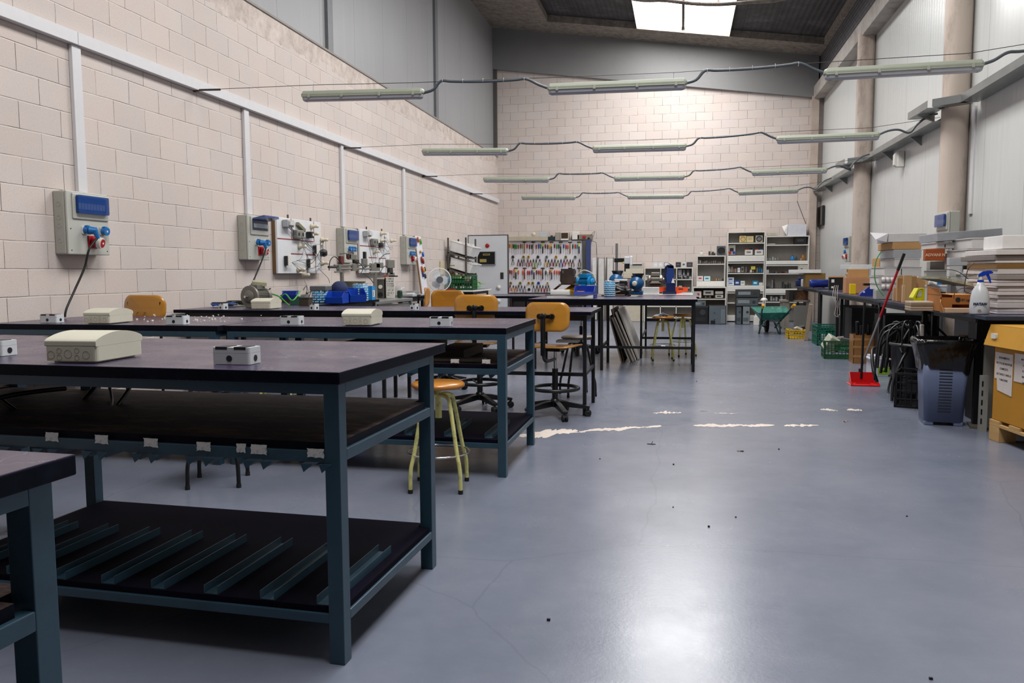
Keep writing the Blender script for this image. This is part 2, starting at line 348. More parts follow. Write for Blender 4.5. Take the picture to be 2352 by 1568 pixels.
for i, (x0, x1, y0, y1) in enumerate(SKYLIGHTS):
    em = bpy.data.materials.new('daylight_panel'); em.use_nodes = True; bs = em.node_tree.nodes['Principled BSDF']
    bs.inputs['Base Color'].default_value = (.8, .8, .8, 1); bs.inputs['Emission Color'].default_value = (1, .995, .985, 1); bs.inputs['Emission Strength'].default_value = SKY_EMIT
    m = MB(); z = lambda x: roofz(x) + .10
    m.add([(x0, y0, z(x0)), (x1, y0, z(x1)), (x1, y1, z(x1)), (x0, y1, z(x0))], [(0, 3, 2, 1)]); o = struct(m.build('window_%d' % (i + 1), em))
    fr = MB(); fr.box(-.06, .0, y0, y1, z(0) - .06, z(0) - .02)
    fr.build('window_frame', mat('4a453f', .8, dirt='77706a'), o)
    em.cycles.emission_sampling = 'FRONT_BACK' if hasattr(em, 'cycles') else None
# foam-crusted cable slung under the far roof light
e0, e1 = P(1440, -8, y=15.5), P(1800, -3, y=15.5); m = MB(); m.tube([(e0.x - .7, 15.5, roofz(e0.x - .7) + .1), e0, P(1530, 1, y=15.5), P(1590, 8, y=15.5), P(1650, 10, y=15.5), P(1720, 5, y=15.5), e1, (e1.x + .9, 15.5, roofz(e1.x + .9) + .1)], .035, 8, sub=5)
m.tube([P(1648, 10, y=15.5), P(1650, -4, y=15.6)], .03, 8)
tag(m.build('hanging_cable', FOAM), 'foam-crusted grey cable slung below the far roof light', 'cable')
# wall behind the photographer
struct(MB().box(-4.8, 3.4, FW - .2, FW, 0, 7.6).build('wall_front', mat('55524f', .8, var=.1, scale=1)))
# ================================================================ WORKBENCHES
BFRAME = mat('294555', .42, var=.10, scale=7, dirt='1a2c38', dirt_amt=.5, dscale=5, coat=.1)
t = NT('bench_top'); O = t.tc.outputs['Object']; st = t.vec(t.math('MULTIPLY', t.sep.outputs[0], .35), t.math('MULTIPLY', t.sep.outputs[1], 2.2), t.sep.outputs[2])
c = t.ramp(t.noise(st, 5, 6, .6), [(.3, rgb('2c2540')), (.55, rgb('3a3149')), (.8, rgb('4a3f52'))]); c = t.mix(t.ramp(t.noise(O, 34, 4, .7), [(.66, G(0)), (.76, G(.5))]), c, rgb('857a88'))
wv = t.N.new('ShaderNodeTexVoronoi'); wv.feature = 'DISTANCE_TO_EDGE'; wv.inputs['Scale'].default_value = 4; nn = t.N.new('ShaderNodeTexNoise'); nn.inputs['Scale'].default_value = 5; nn.inputs['Detail'].default_value = 5; t.L.new(O, nn.inputs['Vector'])
wb = t.N.new('ShaderNodeMix'); wb.data_type = 'RGBA'; wb.inputs[0].default_value = .5; t.L.new(O, wb.inputs[6]); t.L.new(nn.outputs[1], wb.inputs[7]); t.L.new(wb.outputs[2], wv.inputs['Vector'])
c = t.mix(t.math('MULTIPLY', t.math('LESS_THAN', wv.outputs['Distance'], .004), t.ramp(t.noise(O, 2.3, 2), [(.5, G(0)), (.62, G(.5))])), c, rgb('a79ba6'))
TOP = t.done(c, t.ramp(t.noise(O, 4, 5, .7), [(.3, G(.2)), (.7, G(.34))])); t.bump(t.noise(O, 20, 3), .06)
TOP_EDGE = mat('0a0d18', .5, var=.15, scale=20, dirt='182030', dirt_amt=.5, dscale=14, spec=.08)
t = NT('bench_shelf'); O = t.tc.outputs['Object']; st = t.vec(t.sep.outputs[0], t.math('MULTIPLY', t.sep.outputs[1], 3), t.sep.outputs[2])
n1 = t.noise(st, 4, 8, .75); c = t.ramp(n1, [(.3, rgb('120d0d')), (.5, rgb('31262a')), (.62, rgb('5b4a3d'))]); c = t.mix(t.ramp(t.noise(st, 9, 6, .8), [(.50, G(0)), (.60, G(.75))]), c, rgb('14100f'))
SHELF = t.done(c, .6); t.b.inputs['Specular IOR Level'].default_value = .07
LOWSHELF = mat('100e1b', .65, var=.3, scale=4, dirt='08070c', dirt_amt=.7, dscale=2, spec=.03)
PAPER = mat('d6d2cf', .8, var=.05, dirt='5f6670', dirt_amt=.8, dscale=60)
def scrap(w_, h_, seed, name='paper_label'):
    rd = random.Random(seed); pts = []
    for (cx, cy, dx, dy) in ((-w_ / 2, -h_ / 2, 1, 0), (w_ / 2, -h_ / 2, 0, 1), (w_ / 2, h_ / 2, -1, 0), (-w_ / 2, h_ / 2, 0, -1)):
        L_ = w_ if dx else h_
        for k in range(6):
            f = k / 6; j = rd.uniform(0, .14) * h_ * (1 if cy < 0 or dy < 0 else .25)
            pts.append((cx + dx * L_ * f + (j if dy < 0 else -j if dy > 0 else 0), cy + dy * L_ * f + (j if dx > 0 else -j if dx < 0 else 0)))
    return MB().prism(pts, -.0008, .0, 'y')
def steel_bench(label, x0, x1, y0, y1, zt, rz=0, legs=None, mid=None, low=True, guides=8, labels=(), yl=None, gpos=None):
    """origin at front-right corner on the floor; local x runs from -len to 0, local y from 0 to depth"""
    L_ = x1 - x0; D = y1 - y0; root = thing('workbench', label, 'workbench', (x1, y0, 0), rz, 'blue steel workbenches')
    m = MB(); m.box(-L_, 0, 0, D, zt - .037, zt, 0)
    o = m.build('worktop', [TOP, TOP_EDGE], root, bevel=.003)
    for p_ in o.data.polygons:
        if abs(p_.normal.z) < .5: p_.material_index = 1
    xs = legs or (-L_ + .02, -.065); ya, yb = yl or (.03, D - .17)
    for xx in xs:
        for yy in (ya, yb):
            MB().box(xx, xx + .05, yy, yy + .05, 0, zt - .037).build('leg', BFRAME, root, bevel=.002)
    xa, xb = xs[0], xs[-1] + .05
    def frame(z, h=.035):
        f = MB()
        for yy in (ya, yb + .015): f.box(xa + .05, xb - .05, yy, yy + .035, z - h, z)
        for xx in (xa, xb - .035): f.box(xx, xx + .035, ya + .05, yb, z - h, z)
        return f
    frame(zt - .037).build('top_rail', BFRAME, root, bevel=.002)
    if mid:
        frame(mid).build('shelf_rail', BFRAME, root, bevel=.002)
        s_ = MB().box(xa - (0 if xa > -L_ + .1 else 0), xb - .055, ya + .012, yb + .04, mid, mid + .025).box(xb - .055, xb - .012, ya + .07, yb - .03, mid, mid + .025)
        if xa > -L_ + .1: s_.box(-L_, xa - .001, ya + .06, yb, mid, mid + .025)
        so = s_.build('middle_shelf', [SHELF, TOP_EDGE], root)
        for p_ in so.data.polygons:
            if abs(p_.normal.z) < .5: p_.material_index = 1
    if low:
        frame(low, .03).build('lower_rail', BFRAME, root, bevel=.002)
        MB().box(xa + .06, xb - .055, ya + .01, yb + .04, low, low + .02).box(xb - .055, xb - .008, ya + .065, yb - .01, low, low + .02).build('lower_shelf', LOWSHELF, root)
    gp = gpos or [-.10 - .196 * k for k in range(guides)]
    for k, gx in enumerate(gp):
        if gx < xa - .3: continue
        if low:
            g = MB(); g.box(gx - .025, gx + .025, .045, .53, low + .02, low + .0225)
            for s_ in (-1, 1): g.box(gx + s_ * .024 - .0012, gx + s_ * .024 + .0012, .045, .53, low + .02, low + .048)
            g.build('drawer_guide', BFRAME, root)
        if mid:
            g = MB()
            for s_ in (-1, 1):
                xx = gx + s_ * .030
                g.prism([(.02, mid - .037), (.6, mid - .037), (.6, mid - .05), (.05, mid - .062), (.02, mid - .037)][:4], xx - .02, xx - .018, 'x')
                g.prism([(xx - .02, mid - .0355), (xx + .022, mid - .0355), (xx - .01, mid - .062)], .012, .016, 'y')
            g.build('hanging_guide', BFRAME, root)
    for k, (lx, lz, lw_, lh) in enumerate(labels):
        o = scrap(lw_, lh, k + 11).build('paper_label', PAPER, root, label='torn white paper label' if k % 2 else 'smudged white paper label'); o.location = (lx, ya - .0012, lz)
    return root
R_ = math.radians
def lab(pxs, y, x1, y0, rz=0):
    out = []
    for (px, py, w_, h_) in pxs:
        p_ = P(px, py, y=y); out.append((p_.x - x1, p_.z, w_ * 1.05, h_ * 1.15))
    return out
b1 = steel_bench('nearest big blue steel workbench with torn paper labels along its shelf rail', -3.0, -.978, 2.19, 3.19, .91, rz=R_(-1.6), legs=(-1.66, -.068), mid=.665, low=.158, yl=(.03, .85),
    gpos=[-.09, -.285, -.485, -.68, -.87, -1.06, -1.25, -1.44],
    labels=lab([(101, 1008, .05, .028), (219, 1013, .05, .026), (335, 1020, .052, .026), (460, 1028, .05, .026), (548, 1031, .034, .026), (589, 1034, .054, .028), (722, 1042, .055, .026)], 2.215, -.978, 2.19))
b0 = steel_bench('blue steel workbench corner cut off by the lower left edge of the photo', -2.9, -1.075, .2, 1.21, .885, rz=R_(-2), mid=.63, low=.185, gpos=[-.3, -.5], yl=(.03, .93), legs=(-1.6, -.075))
b1l = steel_bench('dark-topped blue steel workbench butted against the left end of the nearest one', -5.0 + .45, -3.02, 2.36, 3.36, .905, rz=R_(-1.6), mid=.665, low=.185, guides=6, yl=(.03, .80))
b2 = steel_bench('second-row blue steel workbench right of the seam, yellow stool beside its near leg', -2.79, -.985, 4.53, 5.50, .879, mid=.64, low=.20, gpos=[-.12, -.37, -.62, -.87, -1.12, -1.37, -1.6], yl=(.0, .90), legs=(-1.78, -.055),
    labels=lab([(1045, 829, .05, .022), (1117, 830, .05, .022)], 4.53, -.985, 4.53))
b2l = steel_bench('second-row blue steel workbench against the block wall under the first socket cabinet', -4.50, -2.81, 4.50, 5.47, .879, mid=.64, low=.20, guides=6, yl=(.0, .90))
# dark items stored on the middle shelf of the second bench
def thin_table(label, x0, x1, y0, y1, zt, legc='0b0c10', edge=None, group='thin black-legged tables', stretch=True, legs_in=.05, lt=.03, thick=.03, low=.36, lsx=None, yin=.12):
    root = thing('table', label, 'table', (x1, y0, 0), 0, group); L_ = x1 - x0; D = y1 - y0; LM = mat(legc, .45, var=.15)
    o = MB().box(-L_, 0, 0, D, zt - thick, zt).build('tabletop', [TOP, edge or TOP_EDGE], root, bevel=.004)
    for p_ in o.data.polygons:
        if abs(p_.normal.z) < .5: p_.material_index = 1
    xs = lsx or (-L_ + legs_in, -legs_in - lt); ys_ = (yin, D - .06)
    for xx in xs:
        for yy in ys_: MB().box(xx, xx + lt, yy - lt / 2, yy + lt / 2, 0, zt - thick).build('leg', LM, root, bevel=.002)
    a = MB()
    for yy in ys_: a.box(xs[0], xs[-1] + lt, yy - .01, yy + .01, zt - thick - .05, zt - thick)
    for xx in (xs[0], xs[-1]): a.box(xx + .005, xx + lt - .005, ys_[0], ys_[1], zt - thick - .05, zt - thick)
    a.build('apron', LM, root)
    if stretch:
        a = MB()
        for xx in xs: a.box(xx + .005, xx + lt - .005, ys_[0], ys_[1], low - .03, low)
        a.box(xs[0], xs[-1] + lt, ys_[0] - .012, ys_[0] + .012, low - .03, low) if stretch != 'b' else a.box(xs[0], xs[-1] + lt, ys_[1] - .012, ys_[1] + .012, low - .03, low)
        a.build('stretcher', LM, root)
    return root
t3 = thin_table('third-row table with dark purple top running to the aisle, office chairs before it', -2.62, -.715, 6.55, 7.40, .876, low=.36)
t3l = thin_table('third-row table by the block wall carrying the grey electric motor', -4.53, -2.63, 6.55, 7.40, .876)
t4 = thin_table('long dark table with blue bins and a blue tin, aluminium boards leaning under it', -1.84, .19, 9.70, 10.75, .873, legc='08080b', low=.30, lt=.035, legs_in=.02, lsx=(-2.0 + .02, -1.15, -.055))
t4b = thin_table('dark table behind the aluminium boards, orange saw and dark blue machine on it', -.60, .24, 11.15, 12.85, .86, legc='08080b', low=.30)
WTOP = mat('1d2b3c', .35, var=.15, scale=8)
wbl = thin_table('workbench along the block wall under the wiring boards, blue bins along its edge', -4.50, -3.72, 7.45, 9.6, .87, group='tables along the left wall', stretch=False, lt=.04)
wbm = thin_table('small dark-legged table against the block wall right of the aluminium bench', -4.50, -3.98, 11.2, 12.38, .84, group='tables along the left wall', stretch=False, lt=.04)
# aluminium profile bench
root = thing('profile_bench', 'aluminium profile bench with drawers under the pneumatic handling rig', 'bench', (-3.78, 9.62, 0))
MB().box(-.72, 0, 0, 1.45, .80, .84).build('worktop', ALU, root, bevel=.004)
for xx in (-.71, -.05):
    for yy in (.01, 1.4): 
        m = MB().box(xx, xx + .045, yy, yy + .045, 0, .80); m.build('leg', ALU, root, bevel=.004)
for k in range(3): MB().box(-.05, -.03, .06, 1.39, .70 - .09 * k, .78 - .09 * k).build('drawer', mat('8f918f', .4, .6), root, bevel=.004)
# ---------------------------------------------------------------- plastic boxes on the benches
def junction_box():
    root = thing('junction_box', '', 'box'); W_, D_, H = .186, .25, .090
    m = MB(); m.prism(rrect(W_, D_, .012, 3), .006, H * .60, 'z'); m.prism(rrect(W_ - .03, D_ - .03, .012, 3), 0, .007, 'z'); m.build('base', CREAM, root, bevel=.003)
    prof = [(-D_ / 2, H * .605)]; prof += [(-D_ / 2, H * .80)] + [(-D_ / 2 + D_ * (.04 + .92 * k / 12), H * .80 + .026 * math.sin(PI * (.04 + .92 * k / 12)) ** .7) for k in range(13)] + [(D_ / 2, H * .80), (D_ / 2, H * .605)]
    # lid: curved across its short side
    MB().prism(prof, -W_ / 2, W_ / 2, 'x').build('lid', CREAM, root, bevel=.003)
    RING = mat('8f8b78', .6)
    for (x, z, r_) in ((-.070, .026, .0125), (-.040, .018, .0085), (-.040, .040, .0085), (-.008, .030, .0135), (.024, .018, .0085), (.024, .041, .0085), (.057, .027, .0125)):
        MB().torus((x, -D_ / 2 - .0002, z), r_, .0007, 'y', 20, 5).build('knockout_ring', RING, root)
    return root
def small_box(w_=.115, d_=.06, h_=.055, name='switch_box'):
    root = thing(name, '', 'box'); G2 = mat('cfd3d6', .35, var=.02); DK = mat('1b1c20', .4)
    MB().prism(rrect(w_, d_, .009, 3), 0, h_ * .66, 'z').build('base', G2, root, bevel=.0015)
    MB().prism(rrect(w_, d_, .009, 3), h_ * .67, h_, 'z').build('cover', G2, root, bevel=.004)
    for s_ in (-1, 1): MB().box(s_ * w_ * .25 - w_ * .16, s_ * w_ * .25 + w_ * .16, -d_ / 2 - .0006, d_ * .3, h_ * .86, h_ + .002).build('rocker', DK, root, bevel=.001)
    MB().cyl((-.005, -d_ / 2 - .001, h_ * .34), (-.005, -d_ / 2 + .004, h_ * .34), h_ * .19, 20).build('cable_hole', DK, root)
    MB().cyl((w_ / 2 + .001, 0, h_ * .34), (w_ / 2 - .004, 0, h_ * .34), h_ * .19, 20).build('cable_hole', DK, root)
    return root
jb = junction_box()
def at_corner(px, py, z, W_, D_, rz):
    q = P(px, py, z=z); c_ = Matrix.Rotation(rz, 3, 'Z') @ Vector((-W_ / 2, D_ / 2, 0)); return (q.x + c_.x, q.y + c_.y, z)
place(jb, at_corner(222, 834, .9115, .186, .25, R_(3)), R_(3)); jb['label'] = 'large beige plastic junction box on the nearest workbench'; jb['group'] = 'beige junction boxes on the benches'
for (px, py, z, rz, l_) in ((252, 744, .8805, 3, 'beige plastic junction box on the second-row bench, left of the wooden chair back'), (853, 748, .8805, 5, 'beige plastic junction box on the second-row bench, centre of the photo'), (621, 710, .8775, 4, 'beige plastic junction box in front of the grey electric motor')):
    dup(jb, at_corner(px, py, z, .186, .25, R_(rz)), R_(rz), l_)
sb = small_box(.132, .074, .054); place(sb, at_corner(573, 837.5, .9115, .132, .074, R_(-1)), R_(-1)); sb['label'] = 'white switch box with two dark rockers on the nearest workbench'; sb['group'] = 'white switch boxes on the benches'
for (px, py, z, rz, l_) in ((130, 741, .8805, 0, 'white switch box on the second-row bench below the first socket cabinet cable'), (422, 745, .8805, 1, 'white switch box on the second-row bench among white crumbs'), (687, 746, .8805, 0, 'white switch box on the second-row bench left of the central beige box'), (1035, 749, .8805, 4, 'white switch box on the second-row bench, rightmost of its row'), (3, 818, .9115, -2, 'white switch box just entering at the left edge of the photo')):
    dup(sb, at_corner(px, py, z, .132, .074, R_(rz)), R_(rz), l_)
sq = small_box(.062, .062, .055, 'socket_box'); first = True
for (px, py, l_) in ((513, 711, 'small square white socket box beside the blue cable coil'), (723, 712, 'small square white socket box before the patterned blue tin'), (954, 712, 'small square white socket box on the third-row table near the aluminium bench')):
    if first: place(sq, at_corner(px, py, .8775, .062, .062, R_(-15)), R_(-15)); sq['label'] = l_; sq['group'] = 'square socket boxes on the third row'; first = False
    else: dup(sq, at_corner(px, py, .8775, .062, .062, R_(-15)), R_(-15), l_)
# white crumbs of filler scattered on the second bench
m = MB(); rd = random.Random(5)
for k in range(60):
    q = P(rd.gauss(440, 70) if k % 2 else rd.uniform(330, 520), rd.uniform(724, 740), z=.88); s_ = rd.uniform(.003, .009); m.cbox((q.x, q.y, .881 + s_ / 2), (s_ * 1.6, s_, s_), rot=(0, 0, rd.uniform(0, 3)))
tag(m.build('plaster_crumbs', mat('f0ece6', .8)), 'white crumbs of plaster scattered on the second-row bench', 'crumbs', kind='stuff')
# ---------------------------------------------------------------- stools
YEL = mat('cfcb82', .4, var=.06, scale=12, dirt='6b6a3c', dirt_amt=.8, dscale=26); SEATW = mat('b8772a', .3, var=.12, scale=4, stretch=(1, 6, 1), coat=.3)
def stool(H=.595, spread=.20, legm=YEL, seatm=SEATW, ring=True, r_=.148):
    root = thing('stool', '', 'stool')
    MB().lathe([(0, H - .03), (r_ - .012, H - .03), (r_, H - .022), (r_, H - .010), (r_ - .01, H), (0, H + .0005)], n=40).build('seat', seatm, root)
    MB().cyl((0, 0, H - .20), (0, 0, H - .03), .0185, 16).build('column', legm, root)
    for k in range(4):
        a = PI / 4 + k * PI / 2; c_, s_ = math.cos(a), math.sin(a)
        pts = [(0, 0, H - .075), (.045 * c_, .045 * s_, H - .07), (.085 * c_, .085 * s_, H - .08), (.108 * c_, .108 * s_, H - .12), (.165 * c_, .165 * s_, .22), (.19 * c_, .19 * s_, .13), (.195 * c_, .195 * s_, .012)]
        leg = MB().tube(pts, .0115, 10, sub=4).build('leg', legm, root); MB().cyl((.195 * c_, .195 * s_, 0), (.195 * c_, .195 * s_, .022), .0135, 12).build('rubber_foot', RUBBER, leg)
    if ring: MB().torus((0, 0, .205), .172, .0055, 'z', 48, 8).build('foot_ring', CHROME, root)
    return root
s1 = stool(); place(s1, (-1.315, 4.26, 0), R_(8)); s1['label'] = 'pale yellow stool with round orange-wood seat beside the nearest benches'; s1['group'] = 'yellow-legged stools'
for (x, y, rz, l_) in ((-.235, 11.1, 5, 'pale yellow stool with papers on its seat beside the aluminium boards'), (.03, 12.0 - .25, 30, 'pale yellow stool half hidden behind the black table leg'), (-3.25, 6.05, 20, 'pale yellow stool hidden between the second and third bench rows')):
    dup(s1, (x, y, 0), R_(rz), l_)
BT = mat('0b0b0d', .35, var=.2)
s2 = stool(.58, legm=BT, seatm=mat('3a2a1c', .5), ring=False, r_=.16); place(s2, (-2.6, 4.12, 0), R_(20)); s2['label'] = 'black-legged stool tucked behind the nearest workbench'; s2['group'] = 'black-legged stools'
dup(s2, (-.98, 7.78, 0), R_(25), 'black-legged stool behind the right office chair')
q = P(1512, 735, y=11.1)
m = MB(); 
for k in range(5): m.cbox((-.30 + .02 * k, 11.05, .60 + .004 * k), (.12, .10, .003), rot=(.1 * k, .06 * k, k * .5))
tag(m.build('paper_scraps', mat('cfd2dc', .7)), 'crumpled white papers on the stool by the aluminium boards', 'paper')
# ---------------------------------------------------------------- drafting chairs
CHW = mat('b87e2a', .3, var=.10, scale=3.5, stretch=(1.2, 1, 7), coat=.35)
def back_shell(w_, h_, curve, r_=.055, t_=.011):
    """plywood shell in the xz plane centred on origin, bulging to -y at the centre"""
    m = MB(); nu, nv = 20, 10; poly = rrect(w_, h_, r_, 8); n = len(poly)
    fr = []; bk_ = []
    rings = 6; vs = []; 
    for side in (0, 1):
        for k in range(rings + 1):
            f = k / rings
            for (x, z) in poly:
                xx, zz = x * f, z * f; y = curve * (xx / (w_ / 2)) ** 2 + .02 * (zz / h_) + (t_ if side else 0); vs.append((xx, y, zz))
    fs = []; off = n * (rings + 1)
    for side in (0, 1):
        for k in range(rings):
            for i in range(n):
                a, b_ = side * off + k * n + i, side * off + k * n + (i + 1) % n; fs.append((a, b_, b_ + n, a + n) if not side else (a, a + n, b_ + n, b_))
    for i in range(n): fs.append((rings * n + i, rings * n + (i + 1) % n, off + rings * n + (i + 1) % n, off + rings * n + i))
    m.add(vs, fs, 0, True); return m
def drafting_chair():
    root = thing('drafting_chair', '', 'chair'); K = BT
    # backrest at local -y, seat centre at origin, facing +y
    o = back_shell(.375, .235, .03, .07).build('backrest', CHW, root); o.location = (0, -.225, .895)
    for (x, z) in ((-.035, .9), (.035, .9)): pass
    m = MB(); m.tube([(0, -.30, .885), (0, -.305, .80), (0, -.30, .68), (0, -.27, .56), (0, -.16, .535), (0, 0, .535)], .014, 10, sub=4)
    m.cbox((0, -.30, .74), (.036, .014, .30)); m.build('backrest_post', K, root)
    m = MB(); m.cyl((-.052, -.245, .90), (-.052, -.222, .90), .022, 16); m.cyl((.052, -.245, .90), (.052, -.222, .90), .022, 16); m.cbox((0, -.25, .90), (.11, .024, .03)); m.lathe([(0, -.035), (.024, -.03), (.024, .02), (0, .022)], (0, -.285, .905), 16, ax='y'); m.build('backrest_bracket', K, root, bevel=.003)
    # seat
    m = MB(); poly = rrect(.40, .385, .08, 8); n = len(poly); vs = []
    for side in (0, 1):
        for k in range(6):
            f = k / 5
            for (x, y) in poly: vs.append((x * f, y * f, .592 + .012 * (x * f / .2) ** 2 - .012 * max(0, y * f / .19) ** 3 - (.012 if side else 0)))
    fs = []
    for side in (0, 1):
        for k in range(5):
            for i in range(n):
                a, b_ = side * 6 * n + k * n + i, side * 6 * n + k * n + (i + 1) % n; fs.append((a, a + n, b_ + n, b_) if side else (a, b_, b_ + n, a + n))
    for i in range(n): fs.append((5 * n + i, 5 * n + (i + 1) % n, 11 * n + (i + 1) % n, 11 * n + i))
    m.add(vs, fs, 0, True); m.build('seat', CHW, root)
    MB().cyl((0, 0, .38), (0, 0, .58), .013, 16).build('gas_piston', CHROME, root)
    m = MB(); m.cyl((0, 0, .12), (0, 0, .40), .025, 18); m.build('column', K, root); MB().cbox((0, -.02, .565), (.16, .2, .025)).build('seat_plate', K, root)
    m = MB(); m.torus((0, 0, .235), .195, .015, 'z', 48, 10); 
    for k in range(3): a = k * 2 * PI / 3; m.cyl((.02 * math.cos(a), .02 * math.sin(a), .215), (.19 * math.cos(a), .19 * math.sin(a), .233), .008, 8)
    m.build('foot_ring', K, root)
    m = MB(); m.lathe([(0, .075), (.045, .08), (.04, .13), (.028, .15), (0, .15)], n=20)
    for k in range(5):
        a = k * 2 * PI / 5 + .3; M = Matrix.Rotation(a, 4, 'Z'); m.prism([(.02, .085), (.285, .062), (.29, .085), (.10, .125), (.02, .13)], -.021, .021, 'y', M=M)
    base = m.build('star_base', K, root, bevel=.006)
    for k in range(5):
        a = k * 2 * PI / 5 + .3; c_, s_ = math.cos(a), math.sin(a); cx, cy = .275 * c_, .275 * s_; m = MB()
        for o_ in (-.014, .014):
            px, py = cx - s_ * o_, cy + c_ * o_; m.cyl((px + s_ * .008, py - c_ * .008, .0275), (px - s_ * .008, py + c_ * .008, .0275), .0275, 20)
        m.cyl((cx, cy, .03), (cx, cy, .07), .009, 8); m.lathe([(0, .05), (.025, .048), (.027, .035)], (cx, cy, 0), 16); m.build('caster', RUBBER, base)
    return root
ch = drafting_chair(); place(ch, (-1.02, 6.60, 0), R_(-10)); ch['label'] = 'drafting chair with plywood seat and back, nearest the aisle, fully visible base'; ch['group'] = 'plywood drafting chairs'
ch2 = dup(ch, (-1.73, 6.95 - .1, 0), R_(6), 'plywood drafting chair behind the second bench, its back bracket toward us')
dup(ch, (-2.43, 8.05, 0), R_(178), 'plywood drafting chair facing us, its back half hidden by another chair back')
dup(ch, (-1.45, 11.9, 0), R_(175), 'plywood drafting chair mostly hidden behind the long dark table')
dup(ch, (-2.89, 9.6, 0), R_(-80), 'plywood drafting chair seen from its side beside the fan')
for c_ in ch.children:
    if c_.name.startswith('backrest'): c_.location.z -= .055
MB_ = MB(); MB_.prism(rrect(.19, .15, .02, 3), .608, .624, 'z'); o = MB_.build('seat_pad', mat('6b6f74', .6)); tag(o, 'flat grey pad lying on the seat of the aisle drafting chair', 'pad'); o.location = (-.93, 6.74, .002)
# wooden shell chair by the wall
def school_chair():
    root = thing('school_chair', '', 'chair'); o = back_shell(.39, .21, .035, .08).build('backrest', CHW, root); o.location = (0, .20, .93)
    for x in (-.035, .035): 
        MB().cyl((x, .190, .90), (x, .200, .90), .005, 10).build('rivet', STEEL, root)
    MB().prism(rrect(.40, .38, .07, 6), .60, .613, 'z').build('seat', CHW, root)
    m = MB()
    for s_ in (-1, 1):
        m.tube([(s_ * .15, .235, .98), (s_ * .16, .225, .75), (s_ * .165, .19, .60), (s_ * .17, .20, .3), (s_ * .18, .22, .012)], .011, 8, sub=3); m.tube([(s_ * .165, .19, .595), (s_ * .165, -.15, .595), (s_ * .175, -.18, .56), (s_ * .19, -.2, .012)], .011, 8, sub=3)
    m.build('frame', BT, root); return root
sc = school_chair(); place(sc, (-4.18, 5.42, 0), R_(-4)); sc['label'] = 'high wooden-backed chair behind the second-row bench by the block wall'
# ---------------------------------------------------------------- cables hanging under the first bench
CAB = mat('08080a', .45, var=.1)
def cable(pts, r_, label, sub=6, m_=CAB, name='cable', cat='cable'):
    return tag(MB().tube(pts, r_, 8, sub=sub).build(name, m_), label, cat)
cable([P(305, 880, y=2.9), P(270, 930, y=2.75), P(235, 965, y=2.6), P(212, 985, y=2.45)], .007, 'black cable hanging from the nearest bench top to its middle shelf')
cable([P(250, 880, y=2.95), P(257, 920, y=2.8), P(250, 955, y=2.6), P(225, 980, y=2.47)], .007, 'black cable crossing behind another one onto the middle shelf')
cable([P(220, 885, y=2.9), P(170, 940, y=2.8), P(110, 965, y=2.7), P(50, 950, y=2.6), P(-20, 900, y=2.6)], .008, 'thick black cable drooping in a curve across the middle shelf')
cable([P(-10, 915, y=2.5), P(40, 905, y=2.6), P(100, 897, y=2.7), P(150, 892, y=2.8)], .009, 'thick black cable rising at the left edge of the middle shelf')
# ================================================================ CEILING LIGHTS
LH = mat('9da292', .5, var=.04); LGL = mat('a3a4ab', .25, var=.05, spec=.7); LGE = mat('b5b7ba', .12, var=.04, alpha=.45); TUBEM = mat('777a85', .35); CON = mat('4b5258', .45, var=.1); WIRE = mat('4a4744', .4, .6)
def light():
    root = thing('strip_light', '', 'light'); L_ = 1.19
    def prof(sc=1): return [(-.045, .0), (-.05, .02), (-.035, .05), (.035, .05), (.05, .02), (.045, .0)]
    m = MB(); m.prism([(y, z) for y, z in prof()], -L_ / 2 + .03, L_ / 2 - .03, 'x')
    for s_ in (-1, 1):
        m.lathe([(0, .05), (.03, .047), (.046, .02), (.043, 0), (0, 0)], (s_ * (L_ / 2 - .045), 0, 0), 20)
    m.build('housing', LH, root, bevel=.006)
    m = MB()
    m.prism([(-.043, -.001), (.043, -.001), (.036, -.03), (.02, -.042), (-.02, -.042), (-.036, -.03)], -L_ / 2 + .045, L_ / 2 - .045, 'x')
    for s_ in (-1, 1): m.lathe([(0, -.002), (.042, -.002), (.034, -.032), (.018, -.042), (0, -.042)], (s_ * (L_ / 2 - .05), 0, 0), 20)
    m.build('diffuser', LGL, root, bevel=.004)
    MB().box(-L_ / 2 + .02, L_ / 2 - .02, -.051, .051, -.006, .004).build('rim', LH, root, bevel=.003)
    for x in (-.50, -.18, .18, .50):
        m = MB(); m.box(x - .012, x + .012, -.052, .052, .012, .018)
        for s_ in (-1, 1): m.box(x - .012, x + .012, s_ * .052 - .004, s_ * .052 + .004, -.014, .022)
        m.build('clip', LH, root, bevel=.002)
    for x in (-.48, .48):
        m = MB(); m.tube([(x, 0, .05), (x, .006, .06), (x, -.006, .068), (x, 0, .076), (x, 0, .10)], .0018, 6, sub=3); m.build('hook', STEEL, root)
    return root
rows = [(7.05, [((-3.475, 2.82), (-2.245, 2.79)), ((-1.168, 2.768), (.04, 2.755)), ((1.099, 2.772), (2.291, 2.778))], 2.939, 'nearest row'),
        (10.47, [((-3.434, 2.80), (-2.214, 2.765)), ((-1.149, 2.755), (.06, 2.745)), ((1.11, 2.785), (2.301, 2.79))], 2.9, 'second row'),
        (13.98, [((-3.461, 2.82), (-2.234, 2.785)), ((-1.161, 2.775), (.051, 2.765)), ((1.102, 2.80), (2.301, 2.81))], 2.916, 'third row'),
        (17.33, [((-3.429, 2.80), (-2.215, 2.77)), ((-1.144, 2.76), (.051, 2.745)), ((1.117, 2.785), (2.306, 2.805))], 2.919, 'farthest row')]
L0 = None
